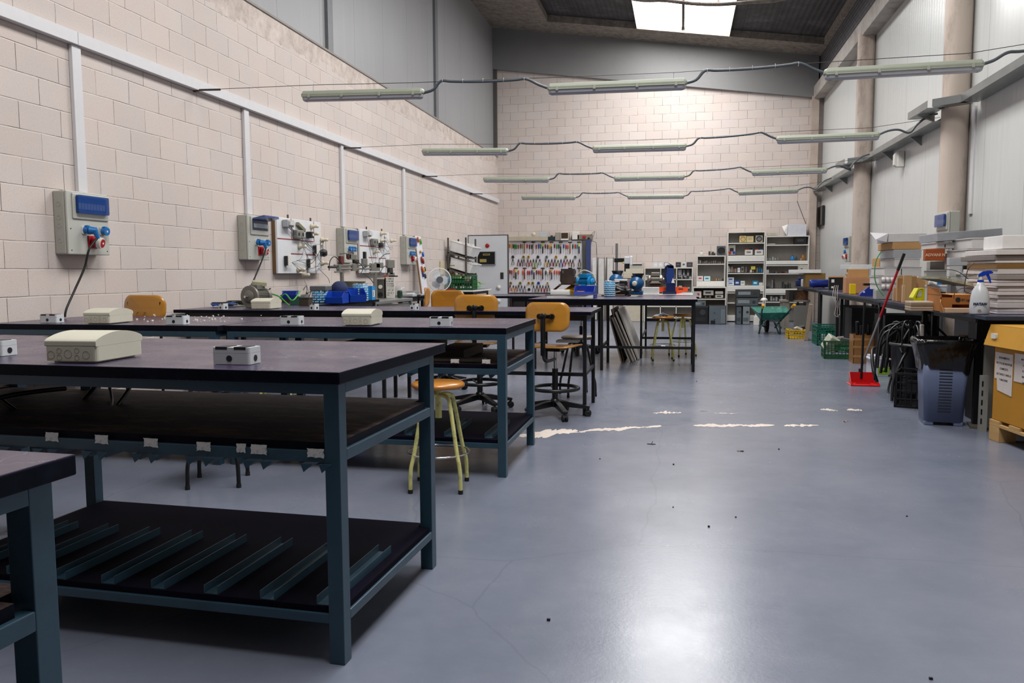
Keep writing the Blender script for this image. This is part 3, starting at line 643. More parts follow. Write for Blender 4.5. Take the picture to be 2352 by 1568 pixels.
for ri, (Y, fx, zw, rn) in enumerate(rows):
    wp = []
    for k, ((xa, za), (xb, zb)) in enumerate(fx):
        c_ = ((xa + xb) / 2, Y, (za + zb) / 2); rot = (0, -math.atan2(zb - za, xb - xa), 0)
        l_ = 'unlit strip light hanging in the %s, %s' % (rn, ('left end', 'middle one', 'right end')[k])
        if L0 is None: L0 = light(); place(L0, c_, rot=rot); L0['label'] = l_; L0['group'] = 'hanging strip lights'
        else: dup(L0, c_, label=l_, rot=rot)
        wp += [(xa + .12, za + .105), (xb - .12, zb + .105)]
    # steel wire
    m = MB(); m.tube([(LW + .03, Y, zw)] + [(x, Y, z) for x, z in wp] + [(2.95, Y, wp[-1][1] + .09)], .0028, 5)
    m.cyl((LW + .03, Y, zw), (LW + .28, Y, zw - .008), .010, 6); m.cyl((LW + .004, Y, zw), (LW + .05, Y, zw), .02, 8)
    tag(m.build('suspension_wire', WIRE), 'thin steel wire with turnbuckle carrying the %s of lights' % rn, 'wire', 'light suspension wires')
    segs = [(fx[0][1], fx[1][0]), (fx[1][1], fx[2][0])]
    for k, ((xa, za), (xb, zb)) in enumerate(segs):
        zt = lambda f: (za * (1 - f) + zb * f) + .105
        m = MB(); pts = [(xa - .04, za + .01), (xa + .06, za + .035)] + [(xa + .13 + (xb - xa - .3) * f, zt(f) - .012 * math.sin(PI * f)) for f in (0, .12, .3, .5, .7, .88, 1)] + [(xb - .06, zb + .05), (xb + .04, zb + .01)]
        m.tube([(x, Y, z) for x, z in pts], .0125, 8, sub=4); o = m.build('conduit', CON); tag(o, 'dark flexible conduit between lights of the %s, %s span' % (rn, ('left', 'right')[k]), 'conduit', 'conduits between lights')
        for f in (.0, .25, .5, .75, 1): x = xa + .15 + (xb - xa - .34) * f; MB().torus((x, Y, zt(f) - .004), .018, .0015, 'x', 12, 4).build('cable_tie', OFFW, o)
    xb, zb = fx[2][1]; m = MB()
    if ri == 0: pts = [(xb - .04, Y, zb + .01), (xb + .06, Y, zb + .04), (xb + .16, Y, zb + .095), (xb + .28, Y, zb + .10), (2.98, Y, zb + .14)]
    else: pts = [(xb - .04, Y, zb + .01), (xb + .08, Y, zb + .06), (xb + .20, Y, zb + .07), (xb + .32, Y, zb + .03), (xb + .40, Y, zb + .12), (xb + .50, Y, zb + .20), (2.92, Y, zb + .24)]
    m.tube(pts, .0125, 8, sub=5); tag(m.build('conduit', CON), 'dark flexible conduit from the %s of lights to the wall tray' % rn, 'conduit', 'conduits to the tray')
# ================================================================ CABLE DUCTS
DU = mat('d2d0d2', .45, var=.03)
root = thing('cable_trunking', 'white plastic cable trunking along the block wall with four drops', 'trunking', (LW, 5, 2.98))
for y0, y1 in ((-4, 5.475), (5.48, 20.0)): MB().box(.003, .06, y0 - 5, y1 - 5, -.045, .05).build('duct', DU, root, bevel=.003)
for y0 in (5.48, 7.94, 10.42, 12.92): MB().box(.003, .035, y0 - 5 - .045, y0 - 5 + .05, 1.83 - 2.98, -.046).build('drop_duct', DU, root, bevel=.003)
GAL = mat('8b8f8e', .35, .7, var=.08, dirt='4a4c4b', dirt_amt=.4)
root = thing('cable_tray', 'galvanised cable tray running along the panel wall and stepping around the columns', 'tray', (0, 0, 0))
def tray(pts, w_=.19):
    for (a, b_) in zip(pts[:-1], pts[1:]):
        a, b_ = Vector(a), Vector(b_); d = (b_ - a).normalized(); n = Vector((d.y, -d.x, 0)); m = MB()
        def q(p_, s_, z): return (p_ + n * s_ * w_ / 2) + Vector((0, 0, z))
        for (s0, s1, z0, z1) in ((-1, 1, -.003, 0), (-1, -.97, 0, .08), (.97, 1, 0, .08)):
            vs = [q(p_, s_, z) for z in (z0, z1) for p_ in (a, b_) for s_ in (s0, s1)]; m.add(vs, [(0, 2, 3, 1), (4, 5, 7, 6), (0, 1, 5, 4), (2, 6, 7, 3), (0, 4, 6, 2), (1, 3, 7, 5)])
        m.build('tray_section', GAL, root)
z = 3.02
tray([(3.045, .7, z), (3.045, 4.9, z)]); tray([(3.045, 5.75, z), (3.045, 9.8, z), (2.78, 10.03, z + .0), (2.76, 10.75, z)]); tray([(3.045, 10.75, z - .03), (3.045, 14.65, z)]); tray([(3.045, 14.65, z), (2.80, 14.85, z), (2.76, 15.45, z)]); tray([(3.045, 15.4, z - .02), (3.045, 19.9, z)])
for yy in (6.5, 8.2, 12.0, 13.5, 17.0, 18.6):
    MB().prism([(2.99, z - .004), (3.155, z - .004), (3.155, z - .14)], yy - .015, yy + .015, 'y').build('bracket', GAL, root)
for yy in (10.45, 15.2): MB().prism([(2.70, z - .01), (2.88, z - .01), (2.88, z - .09)], yy - .02, yy + .02, 'y').build('bracket', GAL, root)
m = MB(); m.tube([(3.06, y, z + .02 + .006 * math.sin(y * 3)) for y in [5.75 + .5 * k for k in range(9)]], .014, 6, sub=2); m.tube([(3.09, y, z + .02) for y in [10.8 + .5 * k for k in range(8)]], .012, 6, sub=2)
tag(m.build('tray_cables', mat('1a1a1c', .5)), 'dark cables lying in the galvanised tray', 'cable')
struct(MB().box(3.14, 3.17, 10.02 - .12, 10.02 - .03, 1.82, 3.0).build('trim_white_duct', DU, bevel=.003))
# ================================================================ SOCKET CABINETS
CABG = mat('a8a89f', .42, var=.03); CABF = mat('b6b6ae', .4, var=.03); BLUC = mat('0b4088', .12, var=.1, alpha=.72); BLUS = mat('1b6cb0', .4); REDS = mat('a8131c', .35); DARKB = mat('20304a', .3)
def cabinet(state, nblue=2, red=True):
    """wall at local x=0, front at x=.13, width along +y .44, height .47 from z=0"""
    root = thing('socket_cabinet', '', 'cabinet'); d = .115
    MB().box(.001, d - .016, 0, .44, 0, .47).build('back_box', CABG, root, bevel=.010)
    MB().box(d - .014, d + .004, 0, .44, 0, .47).box(d + .004, d + .016, .05, .43, .265, .455).build('front_cover', CABF, root, bevel=.007)
    for zz in (.37, .27, .21, .10): MB().torus((.05, -.0008, zz), .016, .0012, 'y', 20, 5).build('knockout_ring', CABG, root)
    for (yy, zz) in ((.03, .03), (.41, .03), (.03, .19), (.41, .19)): MB().cyl((d + .003, yy, zz), (d + .0055, yy, zz), .005, 8).build('screw', BLACK, root)
    MB().box(d + .0165, d + .018, .08, .40, .315, .425).build('window_recess', DARKB, root)
    br = MB()
    for k in range(9): br.box(d + .018, d + .024, .10 + .032 * k, .126 + .032 * k, .34, .385)
    br.build('breakers', mat('aeb9c4', .4), root)
    pl = [(-.155, -.06), (.155, -.06), (.17, .0), (.155, .06), (-.155, .06)]
    m = MB(); m.prism([(y, z) for y, z in rrect(.33, .135, .012, 3)], 0, .022, 'x'); o = m.build('window_cover', BLUC, root, bevel=.005)
    if state == 'closed': o.location = (d + .022, .24, .375)
    else: o.location = (d + .085, .24, .452); o.rotation_euler = (0, R_(78), 0)
    ys_ = {1: (.22,), 2: (.17, .36), 3: (.12, .20, .28)}[nblue]
    for k, yy in enumerate(ys_):
        MB().prism(rrect(.062, .062, .008, 2, yy, .185), d + .004, d + .012, 'x').build('socket_plate', OFFW if state != 'closed' or k == 0 else CABF, root)
        m = MB(); m.cyl((d + .01, yy, .185), (d + .04, yy, .183), .027, 20); m.cyl((d + .04, yy, .183), (d + .052, yy, .182), .032, 20); m.cbox((d + .03, yy, .215), (.03, .02, .012)); m.build('blue_socket', BLUS, root, bevel=.002)
        MB().cyl((d + .0525, yy, .182), (d + .0535, yy, .182), .010, 4).build('socket_mark', OFFW, root)
    if red:
        MB().box(d + .004, d + .012, .20, .30, .05, .145).build('red_plate', REDS, root, bevel=.002)
        m = MB(); m.cyl((d + .012, .25, .10), (d + .05, .262, .092), .036, 24); m.build('red_socket', REDS, root)
        m = MB(); m.cyl((d + .045, .262, .092), (d + .075, .27, .087), .043, 26); m.build('white_collar', OFFW, root); MB().cyl((d + .075, .27, .087), (d + .08, .271, .086), .032, 24).build('red_cap', REDS, root); MB().cyl((d + .08, .271, .086), (d + .082, .271, .086), .010, 4).build('cap_mark', OFFW, root)
    return root
c1 = cabinet('closed'); place(c1, (LW, 5.20, 1.35)); c1['label'] = 'grey socket cabinet nearest on the block wall, closed blue window'; G_ = 'socket cabinets on the block wall'; c1['group'] = G_
c2 = cabinet('open', 2); place(c2, (LW, 7.74, 1.345)); c2['label'] = 'grey socket cabinet with its blue window flipped open'; c2['group'] = G_
c3 = cabinet('closed', 3, False); place(c3, (LW, 10.22, 1.34)); c3['label'] = 'grey socket cabinet between the two wiring boards'; c3['group'] = G_
c4 = cabinet('closed', 3, True); place(c4, (LW, 12.75, 1.335)); c4['label'] = 'grey socket cabinet beside the leaning tool plank'; c4['group'] = G_
# same cabinets on the panel wall, turned to face the room
c5 = cabinet('closed', 1, True); place(c5, (3.0, 10.22, 1.38), PI); c5['label'] = 'grey socket cabinet on the panel wall above the white stacks'
c6 = cabinet('closed', 1, True); place(c6, (3.12, 16.25, 1.36), PI); c6['label'] = 'grey socket cabinet beside the far column of the panel wall'
# plugs and leads
def plug(cab, y, pts, label, rad=.008):
    root = thing('plug_lead', label, 'cable', (0, 0, 0)); X, Y, Z = cab.location
    m = MB(); m.cyl((X + .165, Y + y, Z + .183), (X + .21, Y + y + .03, Z + .178), .030, 20, .026); m.cyl((X + .205, Y + y + .015, Z + .185), (X + .215, Y + y + .035, Z + .12), .022, 16, .014); m.build('plug', BLUS, root, bevel=.003)
    MB().tube([(X + .215, Y + y + .035, Z + .13)] + pts, rad, 8, sub=8).build('lead', CAB, root); return root
q1 = P(148, 726, y=5.0)
plug(c1, .16, [P(205, 572, x=LW + .20), P(194, 615, x=LW + .18), P(172, 665, x=LW + .16), P(153, 708, x=LW + .16), P(149, 728, x=LW + .16)], 'black lead on a blue plug dropping from the nearest socket cabinet')
plug(c2, .16, [(LW + .20, 7.90, 1.38), (LW + .16, 7.80, 1.18), (LW + .15, 7.60, .95), (LW + .20, 7.45, .89)], 'black lead on a blue plug running to the electric motor')
# siren and screen on the right wall
m = MB(); m.box(3.06, 3.155, 12.80, 12.92, 2.70, 2.93); m.prism([(3.06, 2.70), (3.06, 2.93), (3.02, 2.88), (3.02, 2.73)], 12.81, 12.91, 'y'); tag(m.build('alarm_siren', OFFW, bevel=.01), 'white alarm siren box under the cable tray', 'siren')
q0, q1 = P(1877, 514, x=3.15), P(1896, 481, x=3.15)
root = thing('wall_screen', 'flat black screen hung high on the far end of the panel wall', 'screen', (3.16, (q0.y + q1.y) / 2, 2.45)); MB().box(-.06, -.01, -.45, .45, -.22, .22).build('frame', BLACK, root, bevel=.005); MB().box(-.064, -.061, -.43, .43, -.20, .20).build('display', mat('050506', .15), root)
MB().box(-.01, 0.0, -.1, .1, -.1, .1).build('bracket', BLACK, root)
m = MB(); m.tube([P(1831, 462, y=19.95), P(1851, 514, y=19.9), P(1853, 540, y=19.85)], .006, 6); tag(m.build('wall_cable', CAB), 'thin dark cable sloping down the back wall to the corner shelf', 'cable')
# ================================================================ LEFT WALL BOARDS
def rbox(name, label, cat, x0, x1, y0, y1, z0, z1, m_, group=None, bevel=.004, rz=0):
    c_ = ((x0 + x1) / 2, (y0 + y1) / 2, z0); o = MB().box(-(x1 - x0) / 2, (x1 - x0) / 2, -(y1 - y0) / 2, (y1 - y0) / 2, 0, z1 - z0).build(name, m_, bevel=bevel); place(o, c_, rz)
    return tag(o, label, cat, group)
LAMPC = mat('d8cdb4', .35, var=.04); GREYP = mat('8d8d88', .45); DSW = mat('151416', .4); WIREG = mat('6c6e72', .5); REDT = mat('8d3a36', .7)
def wiring_board(y0, y1, z0, z1, label, full=True):
    root = thing('wiring_board', label, 'wiring board', (LW, y0, z0), 0, 'practice wiring boards'); W_ = y1 - y0; H = z1 - z0; X = .075
    MB().box(.045, .070, 0, W_, 0, H).build('panel', mat('dcdde0', .4, var=.02, dirt='b9b4ae', dirt_amt=.4), root, bevel=.003)
    m = MB(); m.box(.003, .045, .0, .03, 0.0, H); m.box(.003, .045, W_ - .04, W_, .02, H - .02); m.build('wood_batten', mat('6f5236', .7), root)
    for yy in (.28 * W_, .80 * W_): MB().box(.03, .045, yy, yy + .02, H, H + .045).build('hook', mat('574a3e', .6), root)
    m = MB()
    for (a, b_, c_, d_) in ((.0, .62, .55, .60), (.55, .61, .8, .60), (.30, .62, .30, 1.0), (.82, .60, .84, 1.0), (.28, .36, .55, .355), (.62, .355, .85, .35), (.64, 0, .62, .35), (.85, 0, .84, .35)):
        if abs(a - c_) > abs(b_ - d_): m.box(X - .004, X - .002, a * W_, c_ * W_, b_ * H - .006, b_ * H + .006)
        else: m.box(X - .004, X - .002, a * W_ - .005, a * W_ + .005, b_ * H, d_ * H)
    m.build('red_tape', REDT, root)
    def holder(y, z, up=1):
        m = MB(); c_ = (X, y * W_, z * H); m.lathe([(0, 0), (.034, .0), (.036, .012), (.022, .03), (.018, .06), (.021, .075), (.017, .09), (0, .09)], c_, 16, ax='x'); m.build('lamp_holder', LAMPC, root)
    hs = [(.76, .90), (.76, .76), (1.0, .66), (.46, .50), (.42, .07), (.52, -.03), (1.0, .20)] if full else [(.70, .95), (.70, .78), (1.05, .80), (.44, .50), (.5, .2)]
    for (a, b_) in hs: holder(a, b_)
    for (a, b_) in ((.12, .22), (.62, .18), (.78, .45))[:3 if full else 1]:
        MB().box(X, X + .045, a * W_, a * W_ + .07, b_ * H - .05, b_ * H + .06).build('switch_body', DSW, root, bevel=.003); MB().box(X + .045, X + .055, a * W_ + .0, a * W_ + .085, b_ * H - .055, b_ * H + .065).build('switch_plate', OFFW, root, bevel=.003)
    MB().box(X, X + .07, .10 * W_, .10 * W_ + .16, .83 * H, .96 * H).build('breaker_case', mat('a5a6a9', .4), root, bevel=.006)
    MB().box(X + .07, X + .095, .10 * W_ + .02, .10 * W_ + .14, .86 * H, .93 * H).build('breaker', mat('c9c8c4', .4), root, bevel=.003)
    MB().box(X, X + .06, .32 * W_, .32 * W_ + .19, .64 * H, .80 * H).build('double_box', mat('807f76', .5), root, bevel=.012)
    for k in (0, 1): MB().cyl((X + .061, .32 * W_ + .045 + .1 * k, .72 * H), (X + .063, .32 * W_ + .045 + .1 * k, .72 * H), .022, 14).build('opening', DSW, root)
    if full:
        o = MB().box(-.0, .035, -.10, .10, -.02, .02).build('terminal_rail', mat('777459', .5), root, bevel=.003); o.location = (X, .48 * W_, .86 * H); o.rotation_euler = (R_(-22), 0, 0)
        MB().box(X, X + .07, .62 * W_, .62 * W_ + .09, .67 * H, .79 * H).build('black_switch', DSW, root, bevel=.008)
        MB().cyl((X + .071, .62 * W_ + .05, .73 * H), (X + .075, .62 * W_ + .05, .73 * H), .018, 14).build('white_button', OFFW, root)
        MB().lathe([(0, 0), (.045, 0), (.05, .03), (.04, .06), (0, .06)], (X, 1.0 * W_, .40 * H), 14, ax='x').build('round_black_switch', DSW, root)
    else: MB().box(X, X + .05, .60 * W_, .60 * W_ + .10, .62 * H, .72 * H).build('black_switch', DSW, root, bevel=.008)
    rd = random.Random(int(y0 * 10)); ends = [(.18, .85), (.40, .70), (.5, .68), (.66, .68), (.76, .88), (.76, .75), (1.0, .66), (.46, .5), (.8, .45), (.2, .2), (.36, .24), (.6, .16), (.45, .06), (1.0, .38), (1.0, .2), (.95, .55)]
    for k in range(20 if full else 13):
        a, b_ = rd.sample(ends, 2); x1, x2 = X + rd.uniform(.01, .06), X + rd.uniform(.01, .06)
        mid = Vector((X + rd.uniform(.02, .10), (a[0] + b_[0]) / 2 * W_ + rd.uniform(-.05, .05), (a[1] + b_[1]) / 2 * H - rd.uniform(.03, .14)))
        MB().tube([(x1, a[0] * W_, a[1] * H), mid, (x2, b_[0] * W_, b_[1] * H)], .0028, 5, sub=6).build('wire', (WIREG, CAB, mat('77757c', .5))[k % 3], root)
    return root
wiring_board(8.46, 9.60, 1.20, 1.84, 'big white wiring practice board crowded with lamp holders and switches')
wiring_board(10.86, 12.05, 1.20, 1.83, 'second white wiring practice board behind the pneumatic rig', False)
for (a, b_, l_) in (((698, 640), (700, 690), 'grey lead hanging from the big wiring board to the bench'), ((730, 615), (757, 650), 'thin lead running down from the big wiring board')):
    m = MB(); p0 = P(*a, x=LW + .12); p1 = P(*b_, x=LW + .25); m.tube([p0, (p0 + p1) / 2 + Vector((.03, .05, -.03)), p1], .0035, 6, sub=6); tag(m.build('hanging_lead', WIREG), l_, 'cable')
# ---------------------------------------------------------------- grey motor
def motor(body, L_=.30, R0=.085, fl=.12, name='electric_motor', feet=True, tb=True, cap='2'):
    root = thing(name, '', 'motor'); zc = fl + .005
    MB().cyl((-L_ / 2, 0, zc), (-L_ / 2 + .028, 0, zc), fl, 36).build('flange', body, root, bevel=.003)
    m = MB(); m.lathe([(0, -L_ / 2 - .004), (fl * .62, -L_ / 2 - .004), (fl * .60, -L_ / 2 - .012), (.045, -L_ / 2 - .014), (.035, -L_ / 2 - .02), (.026, -L_ / 2 - .022), (0, -L_ / 2 - .022)], (0, 0, zc), 30, ax='x'); m.build('front_cover', body, root)
    MB().cyl((-L_ / 2 - .07, 0, zc), (-L_ / 2 - .01, 0, zc), .014, 16).build('shaft', CHROME, root)
    m = MB(); m.cyl((-L_ / 2 + .02, 0, zc), (L_ / 2 - .05, 0, zc), R0 * .86, 30)
    for k in range(28):
        a = 2 * PI * k / 28; M = Matrix.Translation((0, 0, zc)) @ Matrix.Rotation(a, 4, 'X'); m.box(-L_ / 2 + .03, L_ / 2 - .06, -.0018, .0018, R0 * .84, R0, M=M)
    m.build('ribbed_body', body, root)
    m = MB(); m.lathe([(0, L_ / 2), (R0 * .8, L_ / 2), (R0 * 1.02, L_ / 2 - .02), (R0 * 1.04, L_ / 2 - .06), (R0 * .9, L_ / 2 - .062)], (0, 0, zc), 30, ax='x'); m.build('fan_cover', body, root)
    if tb: MB().box(-.08, .05, -.055, .055, zc + R0 - .01, zc + R0 + .045).build('terminal_box', body, root, bevel=.005)
    if feet:
        for s_ in (-1, 1): MB().box(-.09, .07, s_ * .09 - .02, s_ * .09 + .02, 0, .012).box(-.07, .05, s_ * .07 - .006, s_ * .07 + .006, 0.01, zc - .03).build('foot', body, root, bevel=.003)
    return root
mg = motor(mat('77746c', .45, .3, dirt='4d4a42')); q = P(575, 709, z=.876); place(mg, (q.x - .06, q.y + .26, .878), R_(78)); mg.scale = (.85,) * 3; mg['label'] = 'grey electric motor with round flange and steel shaft on the third row'
m = MB(); m.prism(rrect(.13, .10, .01, 2), 0, .035, 'z'); o = m.build('terminal_cover', mat('a3a284', .5)); tag(o, 'opened beige terminal cover resting on top of the grey motor', 'cover'); place(o, (q.x - .02, q.y + .28, 1.135), rot=(.15, .1, .6)); o.location = (q.x - .06, q.y + .28, 1.09)
def coil(label, px, py, z, mats, R0, n, seed, r_=.006, flat=.02, name='cable_coil', dy=.12):
    q = P(px, py, z=z); rd = random.Random(seed); root = thing(name, label, 'cable', (q.x, q.y + dy, z + .004)); 
    for j, mm in enumerate(mats):
        m = MB()
        for k in range(n):
            R1 = R0 * rd.uniform(.8, 1.1); ox, oy = rd.uniform(-.02, .02), rd.uniform(-.02, .02); h = r_ + flat * k / n + j * flat * .5
            m.tube([(ox + R1 * math.cos(t_), oy + R1 * math.sin(t_) * .8, h + rd.uniform(0, .012)) for t_ in [2 * PI * i / 10 for i in range(10)]], r_, 6, sub=3, closed=True)
        m.build('cable_loops', mm, root)
    return root
GRN = mat('3c9a2e', .4); BLUW = mat('1a55a8', .4)
coil('coil of blue and black cable on the third-row table near the wall', 497, 706, .876, [BLUW, CAB], .115, 4, 3)
coil('loose coil of green and black cable between the blue coil and the motor', 520, 704, .876, [GRN, CAB], .13, 3, 5, dy=.3)
cable([P(640, 690, y=7.3), P(655, 675, y=7.3), P(672, 690, y=7.2), P(690, 668, y=7.4)], .007, 'bright green cable looping up behind the grey motor', m_=GRN)
cable([P(615, 672, y=7.3), P(640, 680, y=7.3), P(652, 690, y=7.3), P(665, 702, y=7.2)], .007, 'second green cable crossing beside the grey motor', m_=GRN)
cable([P(585, 707, y=7.1), P(600, 690, y=7.2), P(606, 672, y=7.2), P(622, 662, y=7.2)], .006, 'black cable over the grey motor', m_=CAB)
# items on the wall bench (top z .87)
Z1 = .872
def tin(px, py, z, r_, h, label, n=7, m_=None, group='patterned blue tins'):
    q = P(px, py, z=z); root = thing('tin', label, 'tin', (q.x, q.y + r_, z + .001), 0, group)
    MB().lathe([(0, 0), (r_, 0), (r_, h), (r_ * .96, h), (r_ * .96, .01), (0, .01)], n=28).build('body', mat('1e86b8', .35, var=.03), root); MB().torus((0, 0, h), r_, .003, 'z', 28, 6, 0).build('rim', CHROME, root)
    W1 = mat('d9ecf2', .4)
    rows_ = n; k = 0
    for i in range(rows_):
        zz = h * (i + .6) / rows_
        for j in range(7):
            a = R_(-90) + (j - 3 + (i % 2) * .5) * .62
            c_, s_ = math.cos(a), math.sin(a); o = text_obj('apolo', h / rows_ * .72, 'lettering', W1, root, (r_ * 1.012 * c_, r_ * 1.012 * s_, zz), (PI / 2, 0, a + PI / 2), .0008, bold=.001, sx=1.1)
            k += 1
    return root
tin(728, 696, Z1, .095, .13, 'short blue tin printed with white lettering under a grey box on the wall bench', 5)
tin(822, 692, Z1, .085, .20, 'tall blue tin printed with white lettering beside the blue bins', 8)
q = P(733, 665, z=1.0); rbox('grey_case', 'small grey electrical case resting on the short blue tin', 'case', P(728, 696, z=Z1).x - .09, P(728, 696, z=Z1).x + .10, P(728, 696, z=Z1).y + .01, P(728, 696, z=Z1).y + .18, 1.007, 1.06, mat('5f6266', .4), bevel=.008)
def bin_(label, loc, rz, W_=.16, D_=.26, H=.13, m_=BLUEP, group='blue stacking bins'):
    root = thing('storage_bin', label, 'bin', loc, rz, group); t_ = .006
    m = MB(); m.box(-W_ / 2, W_ / 2, 0, D_, 0, t_); m.box(-W_ / 2, W_ / 2, D_ - t_, D_, 0, H)
    for s_ in (-1, 1):
        x = s_ * W_ / 2; m.prism([(0, 0), (D_, 0), (D_, H), (.08, H), (-.02, H * .55), (-.015, H * .5)], min(x, x - s_ * t_), max(x, x - s_ * t_), 'x')
    m.prism([(0, 0), (.0 + t_, 0), (-.02 + t_, H * .55), (-.02, H * .55)], -W_ / 2, W_ / 2, 'x'); m.build('shell', m_, root, bevel=.002)
    m = MB()
    for s_ in (-1, 1): m.box(s_ * W_ / 2 - (.008 if s_ < 0 else 0), s_ * W_ / 2 + (.008 if s_ > 0 else 0), .08, D_, H - .004, H + .004)
    m.box(-W_ / 2, W_ / 2, D_ - .004, D_ + .008, H - .004, H + .004); m.build('rim', m_, root, bevel=.001)
    return root
q = P(764, 697, z=Z1)
bin_('blue stacking bin turned to face us on the wall bench, nearest of the three', (q.x, q.y + .04, Z1), R_(6), .19, .22, .125)
bin_('blue stacking bin behind the front one, holding a dark blue cap', (q.x - .10, q.y + .33, Z1), R_(5), .22, .26, .16)
bin_('blue stacking bin opening toward the tall patterned tin', (q.x + .12, q.y + .42, Z1), R_(40), .19, .24, .15)
m = MB(); m.lathe([(0, .075), (.04, .072), (.075, .055), (.095, .02), (.10, 0), (.094, 0), (.07, .045), (0, .066)], (0, 0, 0), 24); m.prism([(-.07, -.08), (-.05, -.15), (0, -.17), (.05, -.15), (.07, -.08)], 0, .005, 'z'); tag(place(m.build('cap', mat('14224d', .8)), (q.x - .10, q.y + .42, Z1 + .15), rot=(.5, .35, 0)), 'dark navy cap lying in the rear blue bin', 'cap')
q = P(850, 690, z=Z1)
root = thing('card_box', 'small bright blue cardboard box with a white label, open on top', 'box', (q.x - .08, q.y + .05, Z1)); m = MB()
for (a, b_, c_, d_) in ((-.08, .08, 0, .004), (-.08, .08, .116, .12), (-.08, -.076, 0, .12), (.076, .08, 0, .12)): m.box(a, b_, c_, d_, 0, .17)
m.box(-.08, .08, 0, .12, 0, .004); m.build('carton', mat('1c86cf', .5), root); MB().box(.0805, .082, .03, .10, .04, .12).build('label', OFFW, root); MB().box(.082, .083, .045, .06, .05, .11).build('print', BLACK, root)
q = P(815, 650, x=-4.0) - Vector((0, .25, 0)); m = MB(); rd = random.Random(4)
for k in range(7): m.tube([(q.x - .05 + .17 * math.cos(t_) * rd.uniform(.8, 1.1), q.y + .25 + .12 * math.sin(t_), 1.0 + .015 * k) for t_ in [2 * PI * i / 9 for i in range(9)]], .009, 6, sub=3, closed=True)
o = m.build('hose_coil', mat('5b5a4c', .6)); tag(o, 'olive-grey hose coiled on top of the blue bins', 'hose')
for (px, py, c_, l_, w_) in ((672, 700, '245244', 'dark green plastic tub on the wall bench', .05), (692, 703, '3c352a', 'brown tub of small parts on the wall bench', .05), (650, 695, '1a1a1a', 'black relay block behind the beige box', .045)):
    q = P(px, py, z=Z1); m = MB(); m.prism(rrect(.11, .10, .01, 2), 0, .08, 'z'); m.prism(rrect(.12, .11, .01, 2), .075, .085, 'z'); tag(place(m.build('tub', mat(c_, .5), bevel=.003), (q.x, q.y + .1, Z1)), l_, 'tub')
q = P(668, 672, x=-4.0) - Vector((0, .25, 0)); bin_('small dark blue tray tilted behind the green tub', (q.x - .02, q.y + .25, Z1 + .06), R_(20), .15, .16, .08, mat('17348f', .4), None)
q = P(690, 690, z=Z1); m = MB(); rd = random.Random(8)
for k in range(6): m.tube([(q.x + rd.uniform(-.15, .2), q.y + rd.uniform(.1, .3), Z1 + .01), (q.x + rd.uniform(-.15, .2), q.y + .2, Z1 + rd.uniform(.08, .22)), (q.x + rd.uniform(-.15, .2), q.y + rd.uniform(.1, .3), Z1 + .01)], .004, 6, sub=6)
tag(m.build('tangled_leads', CAB), 'tangle of dark leads on the wall bench beside the patterned tin', 'cable')
for k, (dx, l_) in enumerate(((-.05, 'grey transformer block among the leads on the wall bench'), (.09, 'white wall socket lying among the leads on the wall bench'))):
    rbox('component', l_, 'component', q.x + dx, q.x + dx + .07, q.y + .12, q.y + .2, Z1, Z1 + .07, (GREYP, OFFW)[k])
# ---------------------------------------------------------------- pneumatic rig on the aluminium bench (origin at its centre on the bench top)
root = thing('pneumatic_rig', 'aluminium pneumatic handling rig with guide rods and hoses on the profile bench', 'machine', (-4.13, 10.25, .84))
def rp(px, py, dx=0): q = P(px, py, x=-4.15 + dx); return q - Vector((-4.13, 10.25, .84))
MG = mat('8a8982', .4, .6, var=.1); MD = mat('2c2b2b', .4, .3); DR = mat('5b1a1c', .4)
for (px, y1, r_) in ((785, 622, .025), (861, 625, .028)): a = rp(px, y1); MB().cyl((a.x, a.y, 0), (a.x, a.y, a.z), r_, 14).build('column', MG, root)
for (py, xa, xb, r_, mm, n_) in ((609, 768, 860, .012, MG, 'guide_rod'), (617, 774, 860, .012, MG, 'guide_rod'), (613, 755, 772, .016, MD, 'rod_end')):
    a, b_ = rp(xa, py), rp(xb, py); MB().cyl(a, b_, r_, 12).build(n_, mm, root)
for (x0, y0, x1, y1, mm, n_) in ((776, 608, 781, 624, MG, 'end_block'), (808, 606, 818, 622, MG, 'slide_block'), (851, 605, 870, 622, MG, 'end_block'), (800, 585, 817, 596, MG, 'gripper_head'), (798, 583, 803, 594, DR, 'red_valve'), (780, 588, 787, 606, DR, 'arm'), (832, 594, 841, 608, MG, 'valve_block'), (836, 578, 839, 594, MD, 'cylinder'), (862, 603, 878, 615, MG, 'bracket'), (889, 597, 904, 615, MG, 'lift_block'), (893, 615, 900, 630, MD, 'lift_rod'), (888, 626, 904, 633, MG, 'clamp_plate'), (770, 623, 790, 626, MG, 'mount_plate'), (850, 624, 875, 628, MG, 'mount_plate'), (812, 596, 822, 605, MD, 'sensor_block')):
    a, b_ = rp(x0, y1), rp(x1, y0); yc = (a.y + b_.y) / 2; hw = abs(b_.y - a.y) / 2; MB().box(a.x - .018, a.x + .018, yc - hw, yc + hw, a.z, b_.z).build(n_, mm, root, bevel=.004)
for pts in (((756, 621), (758, 600), (768, 589), (781, 600), (785, 606)), ((781, 583), (795, 582), (801, 590)), ((822, 634), (832, 622), (833, 610)), ((870, 632), (880, 614), (888, 612), (890, 630)), ((872, 596), (882, 585), (895, 582)), ((818, 600), (828, 606), (836, 616)), ((835, 628), (850, 640), (858, 650)), ((800, 583), (806, 578), (812, 583))):
    MB().tube([rp(*p_, dx=.03) for p_ in pts], .006, 6, sub=6).build('air_hose', CAB if len(pts) != 3 else mat('3a3a3c', .5), root)
